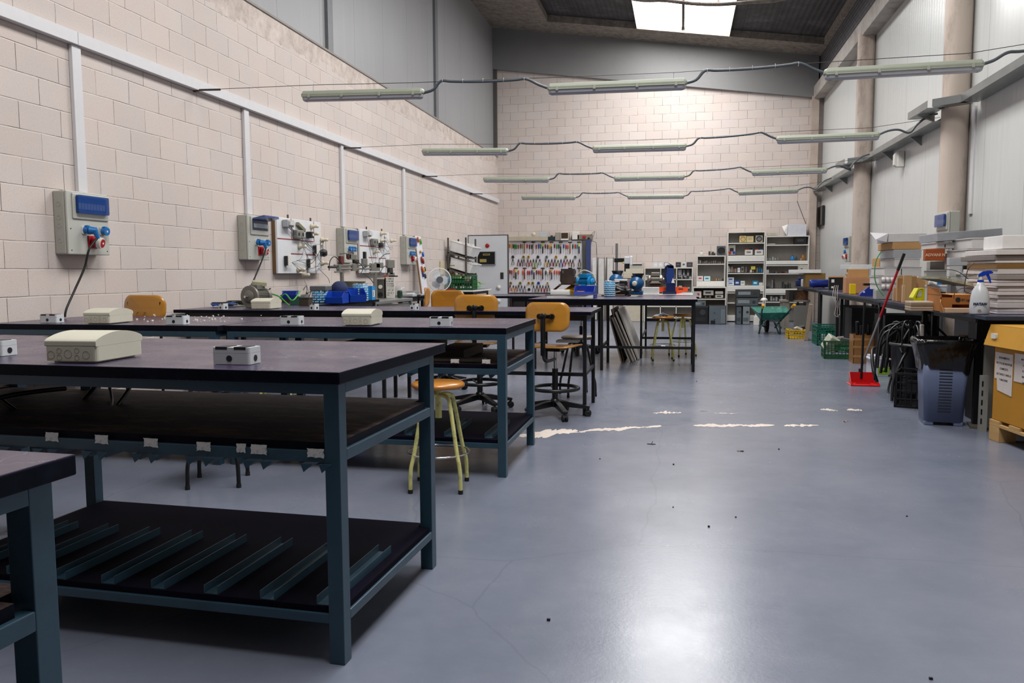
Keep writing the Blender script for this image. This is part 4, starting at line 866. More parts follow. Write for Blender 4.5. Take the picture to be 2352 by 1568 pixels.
# upright rack beside it
root = thing('control_rack', 'small control rack with a white face of switches, orange device on top', 'rack', (P(881, 684, z=.845).x, P(881, 684, z=.845).y + .05, .842)); 
MB().box(-.12, -.012, 0, .16, 0, .27).build('case', mat('4f4d48', .5), root, bevel=.005)
MB().box(-.008, .016, .02, .20, 0, .29).build('back_plate', BLACK, root)
MB().box(.02, .145, 0, .02, 0, .30).build('front_panel', OFFW, root, bevel=.002)
m = MB(); rd = random.Random(2)
for k in range(40): a = rd.uniform(.028, .13); b_ = rd.choice([.04, .07, .11, .17, .20, .235, .27]); m.box(a, a + .009, -.003, .0, b_, b_ + .008)
sw = m.build('switch_marks', BLACK, root); sw['kind'] = 'stuff'
MB().cyl((-.06, -.02, .16), (-.06, 0, .16), .028, 20).build('pressure_gauge', OFFW, root); MB().cyl((-.065, -.02, .05), (-.065, 0, .05), .035, 20).build('black_dial', BLACK, root)
MB().box(-.02, .03, .02, .14, .30, .32).build('orange_device', mat('a8431c', .5), root); MB().box(.06, .15, .02, .14, .30, .32).build('dark_device', MD, root)
rbox('green_can', 'small dark green can behind the control rack', 'can', -3.98, -3.91, 10.95, 11.02, .842, .95, mat('1e3a2a', .4), bevel=.02)
# small table things
q = P(905, 688, z=.85)
rd = random.Random(12)
for k, (dx, dy, w_, d_, h, c_, l_, n_) in enumerate(((.1, .4, .25, .18, .04, 'b2b2b4', 'grey console with dark keys on the small wall table', 'console'), (-.1, .8, .3, .25, .015, 'c9cacb', 'thin white board lying on the small wall table', 'board'), (.05, .62, .18, .10, .05, 'dcdcdc', 'white telephone-like handset on the small wall table', 'handset'), (-.05, 1.02, .2, .16, .07, '8d8d90', 'grey box of connectors on the small wall table', 'component_box'))):
    x, y = -4.15 + dx, 11.2 + dy; o = rbox(n_, l_, n_.replace('_', ' '), x - w_ / 2, x + w_ / 2, y - d_ / 2, y + d_ / 2, .842, .842 + h, mat(c_, .4), rz=rd.uniform(-.4, .4), bevel=.008)
m = MB(); m.lathe([(0, 0), (.11, 0), (.10, .10), (.06, .14), (0, .15)], n=20); tag(place(m.build('clear_bag', mat('c4c2c0', .15, alpha=.45, bump=1, bscale=14)), (-4.22, 11.75, .86)), 'clear plastic bag slumped on the small wall table', 'bag')
MB_ = MB(); MB_.box(-.01, .01, -.16, .16, 0, .012); 
for yy in (-.14, 0, .12): MB_.tube([(0, yy, 0), (0, yy + .02, -.05), (0, yy, -.1)], .004, 5)
# leaning tool plank
root = thing('tool_plank', 'white tool plank leaning on the block wall behind the fan, hung with tools', 'tool board', (-4.36, 13.3, .84), rot=(0, R_(-7), 0))
MB().box(-.012, .0, 0, .30, 0, 1.0).build('panel', mat('dfe0e6', .4), root); MB().box(-.04, -.012, 0, .02, 0, 1.0).build('wood_edge', mat('8a6236', .6), root)
items = [(.07, .93, 'b5471f', .10, 'screwdriver'), (.20, .90, '4f9a2c', .10, 'screwdriver'), (.12, .72, 'b98a1d', .05, 'tape_measure'), (.24, .68, '2c56b0', .09, 'pliers'), (.13, .58, '7b1f1f', .12, 'pliers'), (.20, .56, '8a2222', .10, 'pliers'), (.08, .42, 'a03a28', .11, 'pliers'), (.17, .40, 'd09a2c', .09, 'brush'), (.23, .42, '202020', .08, 'pliers'), (.10, .33, '2a3560', .10, 'cutter'), (.21, .30, '28324f', .09, 'cutter'), (.12, .05, 'c65a2a', .10, 'marker'), (.17, .05, 'dba13a', .10, 'marker'), (.23, .05, '7b6f8a', .09, 'marker')]
for (yy, zz, c_, h, n_) in items: MB().lathe([(0, 0), (.016, .01), (.019, h * .6), (.013, h), (0, h)], (.02, yy, zz - h / 2), 10).build(n_, mat(c_, .4), root)
# fan
root = thing('fan', 'white pedestal fan head with wire guard and grey hub, standing by the wall', 'fan', (-3.83, 12.55, 0), R_(24)); zc = 1.085; R0 = .185
FW_ = mat('e2e3e4', .35); m = MB(); m.torus((0, 0, zc), R0, .008, 'y', 48, 6); 
m.build('guard_rim', FW_, root)
g = MB()
for k in range(60):
    a = 2 * PI * k / 60; c_, s_ = math.cos(a), math.sin(a)
    g.tube([(.045 * c_, -.055, zc + .045 * s_), (.12 * c_, -.05, zc + .12 * s_), (R0 * c_, 0, zc + R0 * s_)], .0012, 4)
    g.tube([(.045 * c_, .05, zc + .045 * s_), (.12 * c_, .045, zc + .12 * s_), (R0 * c_, 0, zc + R0 * s_)], .0012, 4)
g.build('wire_guard', FW_, root)
MB().cyl((0, -.062, zc), (0, -.052, zc), .055, 28).build('guard_hub', mat('55585e', .5), root)
b_ = MB()
for k in range(3):
    M = Matrix.Translation((0, 0, zc)) @ Matrix.Rotation(k * 2 * PI / 3, 4, 'Y') @ Matrix.Rotation(.45, 4, 'Z'); b_.prism([(.02, -.02), (.10, -.085), (.155, -.05), (.16, .03), (.10, .07), (.03, .03)], -.002, .002, 'y', M=M)
b_.cyl((0, -.02, zc), (0, .02, zc), .035, 16); b_.build('blades', mat('d5dadf', .2, alpha=.75), root)
MB().cyl((0, .05, zc), (0, .15, zc), .055, 20, .045).build('motor_housing', FW_, root)
MB().cyl((0, .10, .03), (0, .10, zc - .04), .014, 12).build('pole', FW_, root); MB().lathe([(0, .04), (.03, .04), (.18, .012), (.19, 0), (0, 0)], (0, .10, 0), 32).build('base', FW_, root)
# table with crate by the wall
t5 = thin_table('white-topped table with a green crate before the slanted rack', -4.15, -3.45, 13.3, 14.6, .90, edge=OFFW, group=None, stretch=False)
def crate(label, loc, rz, W_, D_, H, m_, rows=4, group=None, name='crate'):
    root = thing(name, label, 'crate', loc, rz, group); t_ = .008
    MB().box(-W_ / 2 + t_, W_ / 2 - t_, -D_ / 2 + t_, D_ / 2 - t_, 0, .008).build('bottom', m_, root)
    m = MB()
    for (ax, L_, off) in (('x', W_, -D_ / 2), ('x', W_, D_ / 2 - t_), ('y', D_, -W_ / 2), ('y', D_, W_ / 2 - t_)):
        def bx(u0, u1, z0, z1, e=0):
            if ax == 'x': m.box(u0, u1, off - e, off + t_ + e, z0, z1)
            else: m.box(off - e, off + t_ + e, u0, u1, z0, z1)
        for i in range(rows + 1): z = (H - .012) * i / rows; bx(-L_ / 2, L_ / 2, z, z + (.012 if i not in (0, rows) else .02), .003 if i == rows else 0)
        n = max(3, int(L_ / .045))
        for j in range(n + 1): u = -L_ / 2 + (L_ - .01) * j / n; bx(u, u + (.010 if j not in (0, n) else .022) * (1 if j < n else -1) if j < n else u + .01, 0, H)
        bx(-L_ * .22, L_ * .22, H * .52, H * .82)
    m.build('lattice', m_, root, bevel=.001); return root
GC = mat('0c5a2c', .45); crate('dark green plastic crate full of bags on the table before the rack', (-3.80, 13.75, .902), R_(0), .50, .36, .24, GC)
rd = random.Random(3)
for k, (dx, dy, dz, s_, c_, l_) in enumerate(((-.08, 0, .16, .15, '5d6b45', 'dull green crumpled bag heaped in the crate'), (.10, .0, .14, .13, '6b6253', 'brown crumpled bag heaped in the crate'), (-.22, -.1, .17, .10, '2a79b8', 'blue bag hanging over the crate edge by the fan'))):
    m = MB(); m.grid(lambda u, v: (s_ * math.sin(PI * v) * math.cos(2 * PI * u) * (1 + .25 * math.sin(7 * u * PI + 5 * v)), s_ * .8 * math.sin(PI * v) * math.sin(2 * PI * u), s_ * .62 * math.cos(PI * v) * (1 + .2 * math.sin(9 * u))), 24, 14); tag(place(m.build('bag', mat(c_, .35, var=.2, bump=1, bscale=25)), (-3.8 + dx, 13.75 + dy, .902 + dz)), l_, 'bag')
q = P(1082, 658, z=.92); m = MB(); rd = random.Random(9)
for k in range(26):
    a = Vector((q.x + rd.uniform(-.12, .12), q.y + rd.uniform(0, .3), .905 + rd.uniform(0, .14))); m.tube([a, a + Vector((rd.uniform(-.1, .1), rd.uniform(-.1, .1), rd.uniform(-.05, .06))), a + Vector((rd.uniform(-.16, .16), rd.uniform(-.1, .1), -rd.uniform(0, .06)))], .005, 5, sub=4)
tag(m.build('green_wire_heap', mat('58b81e', .4, var=.3)), 'heap of bright green wires beside the crate', 'wires', kind='stuff')
rbox('red_tray', 'small red tray on the table edge beside the fan', 'tray', -3.98, -3.80, 13.32, 13.42, .902, .918, mat('a81c1c', .4))
# slanted rack with white bins
root = thing('slotted_rack', 'grey slotted-angle rack with slanting shelves by the block wall', 'rack', (-4.26, 15.3, 0)); SG = mat('6b6660', .5, .5, dirt='3c3834')
for (xx, yy) in ((-.24, 0), (.12, 0), (-.24, .75), (.12, .75)):
    m = MB(); m.box(xx, xx + .035, yy, yy + .004, 0, 1.88).box(xx, xx + .004, yy, yy + .035, 0, 1.88); u = m.build('upright', SG, root)
    m = MB(); [m.box(xx + .012, xx + .022, yy - .0008, yy, .03 + .05 * k, .055 + .05 * k) for k in range(37)]; m.build('slots', mat('1f1d1b', .8), u)
for zz in (.75, 1.22, 1.55): m = MB(); m.prism([(-.24, zz + .06), (.155, zz - .06), (.155, zz - .085), (-.24, zz + .03)], 0, .79, 'y'); m.build('slanted_shelf', SG, root)
def wbin(label, zz, yy): 
    root = thing('white_tub', label, 'tub', (-4.30 + .03, 15.3 + yy, zz), rot=(0, R_(17), 0), group='white tubs on the slanted rack'); t_ = .008; m = MB()
    L0_, W0_, H = .46, .30, .19
    for s_ in (-1, 1): m.prism([(-L0_ / 2 + .03, 0), (L0_ / 2 - .03, 0), (L0_ / 2, H), (-L0_ / 2, H)], s_ * W0_ / 2 - t_ / 2, s_ * W0_ / 2 + t_ / 2, 'y')
    for s_ in (-1, 1): m.prism([(s_ * (L0_ / 2 - .03), 0), (s_ * (L0_ / 2 - .03 + t_), 0), (s_ * (L0_ / 2 + t_), H), (s_ * L0_ / 2, H)], -W0_ / 2, W0_ / 2, 'y')
    m.box(-L0_ / 2 + .03, L0_ / 2 - .03, -W0_ / 2, W0_ / 2, 0, t_); m.build('shell', WHITE, root, bevel=.003); m = MB(); m.box(-L0_ / 2 - .012, L0_ / 2 + .012, -W0_ / 2 - .012, -W0_ / 2, H - .01, H + .004).box(-L0_ / 2 - .012, L0_ / 2 + .012, W0_ / 2, W0_ / 2 + .012, H - .01, H + .004).box(-L0_ / 2 - .012, -L0_ / 2, -W0_ / 2, W0_ / 2, H - .01, H + .004).box(L0_ / 2, L0_ / 2 + .012, -W0_ / 2, W0_ / 2, H - .01, H + .004); m.build('rim', WHITE, root, bevel=.002)
    m = MB(); rd = random.Random(int(zz * 10)); [m.tube([(rd.uniform(-.15, .15), rd.uniform(-.1, .1), H - .01), (rd.uniform(-.1, .1), rd.uniform(-.1, .1), H + .03), (rd.uniform(-.15, .15), rd.uniform(-.1, .1), H - .01)], .005, 5, sub=4) for k in range(4)]; tag_ = m.build('cable_loops', OFFW, root)
wbin('white plastic tub tilted on the upper slanted shelf', 1.575, .2); wbin('white plastic tub tilted on the lower slanted shelf', 1.245, .2)
wbin('white plastic tub at the back of the upper slanted shelf', 1.575, .56); wbin('white plastic tub at the back of the lower slanted shelf', 1.245, .56)
# beige thermostat, small socket, red call point
q = P(1016, 615, x=LW + .02); o = MB().box(0, .03, -.12, .12, -.13, .13).build('wall_plate', mat('cdbf9c', .5), bevel=.004); place(o, (LW + .002, q.y, q.z)); tag(o, 'beige square plate on the block wall above the fan', 'plate')
m = MB(); m.cyl((.1, 0, -.1), (.1, 0, .06), .02, 12); m.box(.05, .16, -.09, .09, .06, .075); m.lathe([(0, -.14), (.05, -.13), (.05, -.1), (0, -.1)], (.1, 0, 0), 16); m.box(0, .1, -.01, .01, -.1, -.08); tag(place(m.build('brass_fitting', mat('a8904e', .35, .5)), (LW + .035, q.y + .35, q.z - .02)), 'brass fitting on the block wall beside the beige plate', 'fitting')
q = P(1088, 628, x=-4.52); m = MB(); m.box(0, .05, -.07, .07, -.07, .07); root = thing('fire_call_point', 'red fire call point on the wall beside the white cabinet panel', 'alarm', (LW + .002, 16.5, 1.17)); m.build('case', REDS, root, bevel=.008); MB().box(.051, .054, -.035, .035, -.03, .03).build('glass', OFFW, root)
# tall white control panel
root = thing('control_cabinet', 'tall white control panel with a red button and a black display', 'control panel', (-4.50, 16.92, 0)); PW = mat('d5d8dc', .35, var=.02)
MB().box(0, .86, 0, .04, .02, 1.985).build('panel', PW, root, bevel=.004)
m = MB(); m.box(-.012, .872, -.004, .045, 1.985, 2.0); m.box(.86, .875, -.004, .045, .0, 1.99); m.box(-.012, 0, -.004, .045, 0, 1.99); m.build('dark_frame', mat('2b2a2c', .5), root)
m = MB(); m.box(.05, .12, .045, .35, 0, .05).box(.74, .81, .045, .35, 0, .05); m.build('foot', mat('2b2a2c', .5), root)
def cp(px, py): q = P(px, py, y=16.92); return q.x + 4.50, q.z
x, z = cp(1119.5, 564); MB().lathe([(0, -.03), (.03, -.03), (.045, -.02), (.045, 0), (0, 0)], (x, 0, z), 24, ax='y').build('red_button', REDS, root)
x0, z0 = cp(1098, 608); x1, z1_ = cp(1139, 577); bx_ = MB().box(x0, x1, -.06, 0, z0, z1_).build('display_box', mat('93959a', .4), root, bevel=.004); MB().box(x0 + .012, x1 - .012, -.063, -.06, z0 + .012, z1_ - .012).build('black_face', mat('15161a', .25), bx_)
m = MB(); fx0, fz0 = (x0 + x1) / 2 - .07, z1_ - .085; m.box(fx0, fx0 + .15, -.0645, -.063, fz0, fz0 + .035); m.build('lcd_frame', mat('b9ac5c', .4), bx_); MB().box(fx0 + .012, fx0 + .138, -.0655, -.0645, fz0 + .008, fz0 + .027).build('lcd', mat('2e3020', .3), bx_)
kp = MB().box(x0 + .055, x0 + .20, -.0645, -.063, z0 + .055, z0 + .12).build('keypad', mat('c2b05c', .4), bx_); m = MB(); [m.box(x0 + .062 + .017 * i, x0 + .072 + .017 * i, -.0655, -.0645, z0 + .061 + .02 * j, z0 + .073 + .02 * j) for i in range(8) for j in range(3)]; m.build('keys', mat('7d7340', .5), bx_)
x, z = cp(1153, 633); MB().box(x - .035, x + .035, -.012, 0, z - .07, z + .07).build('black_switch', mat('2a2b2a', .4), root, bevel=.003)
for (px, py) in ((1145.5, 660), (1145.5, 691)): x, z = cp(px, py); MB().lathe([(0, -.045), (.018, -.045), (.02, -.035), (.048, -.03), (.052, 0), (0, 0)], (x, 0, z), 24, ax='y').build('round_sounder', OFFW, root)
# ================================================================ TOOL WALL
YB = BW - .16
def tz(u, v, y=YB): q = P(1160 + u / 9.225, 530 + v / 9.225, y=y); return q.x, q.z
xa, zt_ = tz(80, 225); xb, zb_ = tz(1622, 1310)
root = thing('tool_board', 'big white tool panel on the back wall hung with rows of hand tools', 'tool board', (xa, YB, 0)); o = MB().box(0, xb - xa, 0, .02, zb_, zt_).build('panel', mat('dcdadf', .45, var=.02), root, bevel=.004)
MB().box(0, xb - xa, .025, .13, .0, zb_ - .005).build('dark_cabinet', mat('141316', .5), root); MB().box(.1, .13, .02, .13, 0, zt_).box(xb - xa - .13, xb - xa - .10, .02, .13, 0, zt_).build('post', mat('3a3a3c', .5), root)
CN = {'orange': 'c4511c', 'red': 'a82a20', 'dark red': '6e1b1b', 'yellow': 'c9951c', 'green': '2f7a2e', 'dark green': '1e4630', 'blue': '1f3f9e', 'teal': '1f7f86', 'brown': '6b4a2c', 'black': '161618', 'grey': '76787a', 'cream': 'd9cba6', 'olive': '8d8433', 'white': 'd9d9d6', 'light green': '5fa05a'}
ORD = ['first', 'second', 'third', 'fourth', 'fifth', 'sixth', 'seventh', 'eighth', 'ninth', 'tenth', 'eleventh', 'twelfth', 'thirteenth', 'fourteenth', 'fifteenth', 'sixteenth', 'seventeenth', 'eighteenth', 'nineteenth', 'twentieth', 'twenty-first', 'twenty-second', 'twenty-third', 'twenty-fourth', 'twenty-fifth', 'twenty-sixth', 'twenty-seventh']
SHM = mat('a9a9ab', .3, .8)
_td = {}
def screwdriver(x, z, c_, ln, L_):
    if c_ not in _td:
        r = thing('screwdriver', 'x', 'screwdriver'); MB().lathe([(0, 0), (.014, -.003), (.0165, -.03), (.014, -.08), (.010, -.098), (0, -.10)], n=10).build('handle', mat(CN[c_], .35), r); MB().cyl((0, 0, -.22), (0, 0, -.098), .0038, 6).build('shaft', SHM, r); _td[c_] = r; r.location = (x, YB - .0165, z)
    else: r = dup(_td[c_], (x, YB - .0165, z))
    r.scale = (1.15, 1, L_); r['label'] = ln; r['group'] = 'screwdrivers on the tool panel'
def hammer(x, z, kind, ln):
    key = 'h' + kind
    if key not in _td:
        r = thing('hammer', 'x', 'hammer'); m = MB(); m.cyl((-.045, 0, 0), (.015, 0, 0), .013, 10); m.prism([(.015, -.012), (.055, -.004), (.055, .004), (.015, .012)], -.011, .011, 'y'); m.build('head', mat('241f1c', .5, .4), r)
        a, b_ = {'yb': ('e3c92e', '111113'), 'wood': ('8a6440', '8a6440'), 'red': ('9a3428', '7b2a20'), 'grey': ('8b8378', '8b8378'), 'dark': ('3e2f28', '3e2f28'), 'wb': ('b59568', '141416'), 'ynb': ('d9a52a', '38404a')}[kind]
        MB().cbox((0, 0, -.055), (.022, .016, .10)).build('upper_handle', mat(a, .45), r, bevel=.004); MB().cbox((0, 0, -.19), (.030, .02, .17)).build('grip', mat(b_, .5), r, bevel=.006); _td[key] = r; r.location = (x, YB - .0165, z)
    else: r = dup(_td[key], (x, YB - .0165, z))
    r['label'] = ln; r['group'] = 'hammers on the tool panel'
def pliers(x, z, c_, ln, s_=1):
    key = 'p' + c_
    if key not in _td:
        r = thing('pliers', 'x', 'pliers'); m = MB(); m.prism([(-.012, -.04), (.012, -.04), (.016, -.02), (.005, .028), (0, .005), (-.005, .028), (-.016, -.02)], -.008, .006, 'y'); m.build('jaws', mat('4c4a48', .4, .6), r)
        for k in (-1, 1): MB().tube([(k * .006, 0, -.035), (k * .022, 0, -.07), (k * .027, 0, -.11), (k * .020, 0, -.15)], [.006, .0085, .0085, .007], 8, sub=3).build('handle', mat(CN[c_], .4), r)
        _td[key] = r; r.location = (x, YB - .0165, z)
    else: r = dup(_td[key], (x, YB - .0165, z))
    r.scale = (1.1, 1, s_); r['label'] = ln; r['group'] = 'pliers on the tool panel'
def tape(x, z, c_, ln):
    key = 't' + c_
    if key not in _td:
        r = thing('tape_measure', 'x', 'tape measure'); MB().prism([(-.03, -.03), (.03, -.03), (.034, .0), (.02, .032), (-.018, .034), (-.034, .01)], -.018, .014, 'y').build('case', mat(CN[c_], .4), r, bevel=.006); MB().cyl((0, -.0195, 0), (0, -.0185, 0), .018, 14).build('disc', mat('2d2b22', .4), r); _td[key] = r; r.location = (x, YB - .0165, z)
    else: r = dup(_td[key], (x, YB - .0165, z))
    r['label'] = ln; r['group'] = 'tape measures on the tool panel'
r1 = [(100, 'orange'), (145, 'yellow'), (180, 'dark green'), (212, 'green'), (243, 'green'), (285, 'red'), (333, 'brown'), (372, 'olive'), (470, 'red'), (522, 'dark red'), (570, 'black'), (665, 'red'), (715, 'blue'), (757, 'green'), (857, 'dark red'), (905, 'dark red'), (950, 'yellow'), (1052, 'dark red'), (1100, 'green'), (1143, 'dark green'), (1245, 'blue'), (1295, 'red'), (1335, 'orange'), (1440, 'dark green'), (1490, 'red'), (1533, 'teal')]
r3 = [(105, 'dark red'), (145, 'red'), (285, 'orange'), (380, 'orange'), (485, 'red'), (525, 'red'), (572, 'blue'), (672, 'dark red'), (718, 'red'), (760, 'orange'), (865, 'dark green'), (910, 'white'), (952, 'red'), (1052, 'orange'), (1102, 'orange'), (1150, 'red'), (1440, 'dark red'), (1490, 'dark green')]
for rn, rr, v in (('upper', r1, 285), ('lower', r3, 835)):
    for k, (u, c_) in enumerate(rr): x, z = tz(u, v + (k * 37) % 17 - 8); screwdriver(x, z, c_, '%s-handled screwdriver, %s from the left in the %s row' % (c_, ORD[k], rn), 1 + ((k * 53) % 20) / 100)
for rn, rr, v in (('top', [(412, 'wood'), (598, 'grey'), (803, 'yb'), (985, 'ynb'), (1180, 'wb'), (1380, 'wood'), (1570, 'yb')], 240), ('lower', [(232, 'yb'), (415, 'red'), (615, 'yb'), (800, 'dark'), (990, 'ynb'), (1380, 'dark'), (1570, 'wood')], 790)):
    for k, (u, c_) in enumerate(rr): x, z = tz(u, v); hammer(x, z, c_, 'hammer on the tool panel, %s from the left in the %s hammer row' % (ORD[k], rn))
for rn, rr, v in (('upper', [(170, 'grey', .9), (290, 'dark red', 1), (355, 'black', 1), (405, 'dark red', 1), (485, 'dark red', 1.1), (545, 'red', .9), (605, 'olive', 1.2), (665, 'light green', 1.2), (740, 'grey', .9), (865, 'yellow', 1.1), (925, 'brown', 1.1), (995, 'dark red', 1), (1060, 'dark red', 1), (1125, 'olive', .9), (1190, 'blue', 1.2), (1255, 'red', 1), (1320, 'red', .7), (1385, 'brown', 1), (1440, 'brown', 1.1), (1580, 'brown', 1.1)], 620), ('lower', [(110, 'red', .9), (180, 'yellow', 1), (235, 'red', .9), (290, 'grey', .9), (355, 'grey', 1), (420, 'grey', 1), (610, 'grey', 1), (680, 'brown', 1), (745, 'brown', 1), (805, 'red', 1), (868, 'dark red', 1), (925, 'brown', .9)], 1170)):
    for k, (u, c_, s_) in enumerate(rr): x, z = tz(u, v + (k * 29) % 21 - 10); pliers(x, z, c_, 'pliers with %s grips, %s from the left in the %s pliers row' % (c_, ORD[k], rn), s_)
for rn, rr, v in (('upper', [(170, 'black'), (395, 'olive'), (500, 'yellow'), (700, 'black'), (885, 'grey'), (1085, 'yellow'), (1290, 'olive'), (1490, 'grey')], 552), ('lower', [(125, 'olive'), (325, 'olive'), (505, 'yellow'), (590, 'olive'), (712, 'blue'), (905, 'cream'), (512, 'black')], 1105)):
    for k, (u, c_) in enumerate(rr):
        x, z = tz(u, v if u != 512 else 1240); tape(x, z, c_, '%s-cased tape measure, %s from the left in the %s tape row' % (c_, ORD[k], rn) if u != 512 else 'black round gauge hanging low on the tool panel')
x, z = tz(192, 800); m = MB(); root = thing('paint_brush', 'paint brush with orange handle hanging in the lower tool row', 'brush', (x, YB - .0165, z)); MB().cbox((0, 0, -.06), (.022, .012, .12)).build('handle', mat(CN['orange'], .4), root, bevel=.004); MB().cbox((0, 0, -.16), (.04, .016, .08)).build('ferrule', SHM, root); MB().cbox((0, 0, -.21), (.038, .014, .03)).build('bristles', mat('574a3a', .9), root)
# things on the top ledge
q0 = P(1170, 552, y=19.95); q1 = P(1260, 543, y=19.95)
LG = mat('b5ab97', .6); rbox('ledge_board', 'long beige shelf board lying on top of the tool panel', 'board', q0.x, q1.x, BW - .28, BW - .01, zt_ + .005, q1.z, LG)
zl = q1.z
def onledge(px0, px1, py0, py1, name, label, cat, m_, dy=.2, det=None, base=None):
    a = P(px0, py1, y=19.85); b_ = P(px1, py0, y=19.85); root = thing(name, label, cat, ((a.x + b_.x) / 2, 19.85, a.z if base is None else base)); W_ = b_.x - a.x; H = b_.z - a.z
    MB().box(-W_ / 2, W_ / 2, 0, dy, 0, H).build('body', m_, root, bevel=.006)
    if det: det(root, W_, H)
    return root
onledge(1197, 1203.5, 541.5, 547, 'coil_former', 'small pale coil former on the ledge above the screwdrivers, leftmost', 'component', CREAM, .06, base=zl); onledge(1206, 1214, 541, 547, 'socket_unit', 'pale double socket unit on the tool panel ledge', 'component', CREAM, .06, base=zl)
q = P(1225, 544, y=19.85); m = MB(); m.lathe([(0, -.02), (.05, -.02), (.055, 0), (.05, .02), (0, .02)], (0, 0, .055), 20, ax='y'); tag(place(m.build('round_gauge', CREAM), (q.x, 19.88, zl)), 'round cream gauge on the tool panel ledge', 'gauge')
onledge(1240, 1256, 533, 547, 'plastic_case', 'pale blue transparent case on the tool panel ledge', 'case', mat('c2ccd2', .25, alpha=.75), .12)
onledge(1258, 1275, 543, 552, 'projector', 'dark teal device on top of the tool panel', 'device', mat('1c2c30', .4), .15, lambda r, W_, H: MB().cyl((.0, .04, H), (.0, .04, H + .03), .03, 14).build('knob', mat('22383c', .4), r))
def mon(r, W_, H):
    MB().box(-W_ / 2 + .42 * W_, W_ / 2, -.02, 0, 0, H).build('front_frame', OFFW, r, bevel=.004); MB().box(-W_ / 2 + .46 * W_, W_ / 2 - .01, -.022, -.02, H * .22, H * .93).build('screen_glass', mat('3a2a1a', .15, var=.4, scale=6), r)
onledge(1275, 1306, 533, 552, 'monitor', 'old beige monitor with a dark picture on top of the tool panel', 'monitor', mat('9a9086', .5), .22, mon)
onledge(1314, 1330, 532, 550, 'paper_box', 'white box of papers on top of the tool panel', 'box', OFFW, .2)
onledge(1326, 1360, 538, 550, 'device_bundle', 'jumble of grey and red devices on top of the blue column', 'devices', mat('7b7264', .5), .2, lambda r, W_, H: (MB().box(-.05, .03, -.02, 0, .03, .09).build('red_part', REDS, r, bevel=.008), MB().cyl((.1, -.02, .02), (.1, 0, .02), .03, 12).build('lens', BLACK, r), MB().tube([(.15, 0, .1), (.25, 0, .2), (.2, 0, .05)], .005, 5, sub=4).build('wire', CAB, r)))
# standing profiles, blue post, radiators
def upright(px0, px1, py0, py1, y, name, label, cat, m_, d_=.05, group=None):
    a = P(px0, py1, y=y); b_ = P(px1, py0, y=y); o = MB().box(a.x, b_.x, y, y + d_, 0, b_.z).build(name, m_, bevel=.004); return tag(o, label, cat, group)
upright(1337, 1346, 553, 740, 19.7, 'steel_profile', 'grey steel profile standing right of the tool panel', 'profile', mat('5b5e5d', .4, .4, dirt='31322f')); upright(1346.5, 1350.5, 553, 740, 19.7, 'dark_profile', 'dark narrow profile beside the blue column', 'profile', MD)
upright(1346, 1357, 550, 740, 19.55, 'blue_column', 'tall blue steel column standing by the tool panel', 'column', mat('33406f', .4))
for k, (a, b_) in enumerate(((1358, 1368), (1371, 1386), (1391, 1407))):
    root = thing('radiator_panel', ('narrow white louvred panel leaning on the back wall beside the blue column', 'white ribbed panel with metal frame on the back wall, left of two', 'white ribbed panel with metal frame on the back wall, right of two')[k], 'panel', (P(a, 700, y=19.7).x, 19.9, 0), 0, 'white ribbed panels on the back wall'); W_ = P(b_, 700, y=19.7).x - P(a, 700, y=19.7).x; H = P(a, 592, y=19.9).z
    MB().box(0, W_, .02, .06, .02, H).build('panel', WHITE, root, bevel=.003)
    if k: 
        m = MB(); m.tube([(0, .01, 0), (0, .01, H + .01), (W_, .01, H + .01), (W_, .01, 0)], .010, 6); m.build('frame', mat('4f4c48', .5), root); m = MB(); [m.box(.03 + W_ * .22 * j, .045 + W_ * .22 * j, .005, .02, .1, H - .05) for j in range(4)]; m.build('ribs', OFFW, root)
m = MB(); m.tube([P(1357, 553, y=19.9), P(1366, 555, y=19.9), P(1370, 562, y=19.9), P(1371, 600, y=19.9), P(1370, 660, y=19.9)], .005, 6, sub=4); tag(m.build('wall_lead', CAB), 'thin dark lead curving down the back wall beside the blue column', 'cable')
# ================================================================ LONG DARK TABLE ITEMS
def fbox(px0, px1, py0, py1, Y, name, label, cat, m_, dy=.15, det=None, group=None, bevel=.004, base=None, body='body', rz=0):
    """thing whose front face fills the pixel rectangle on the plane y=Y; origin at its base"""
    a = P(px0, py1, y=Y); b_ = P(px1, py0, y=Y); z0 = a.z if base is None else base; root = thing(name, label, cat, ((a.x + b_.x) / 2, Y, z0), rz, group); W_ = b_.x - a.x; H = b_.z - z0
    if m_: MB().box(-W_ / 2, W_ / 2, 0, dy, 0, H).build(body, m_, root, bevel=bevel)
    if det: det(root, W_, H)
    return root
ZT = .8745
thin_table('brown-topped table behind the long dark table, engine parts on it', -2.75, -.72, 10.85, 12.0, .873, legc='08080b', group='thin black-legged tables', stretch=False, legs_in=.45)
fbox(1256, 1361, 678.5, 683, 9.78, 'extension_panel', 'long flat white panel with a black cable lying on the long dark table', 'panel', WHITE, .10, lambda r, W_, H: MB().tube([(-W_ / 2 - .02, .0, H + .006), (-W_ * .1, -.01, H + .006), (W_ * .2, -.02, H), (W_ / 2 + .05, .03, H + .01)], .006, 6, sub=5).build('black_cable', CAB, r), base=ZT)
def term(r, W_, H):
    m = MB(); [m.box(-W_ / 2 + .012 + .0165 * k, -W_ / 2 + .022 + .0165 * k, -.002, 0, .012, .024) for k in range(13)]; m.build('terminal_slots', BLACK, r); MB().box(-W_ / 2, W_ / 2, -.0015, 0, H * .62, H * .66).build('seam', GREYP, r)
fbox(1264, 1308, 665.5, 677.5, 9.95, 'terminal_block', 'white terminal block unit lying before the yellow box on the long dark table', 'terminal block', WHITE, .07, term, base=ZT)
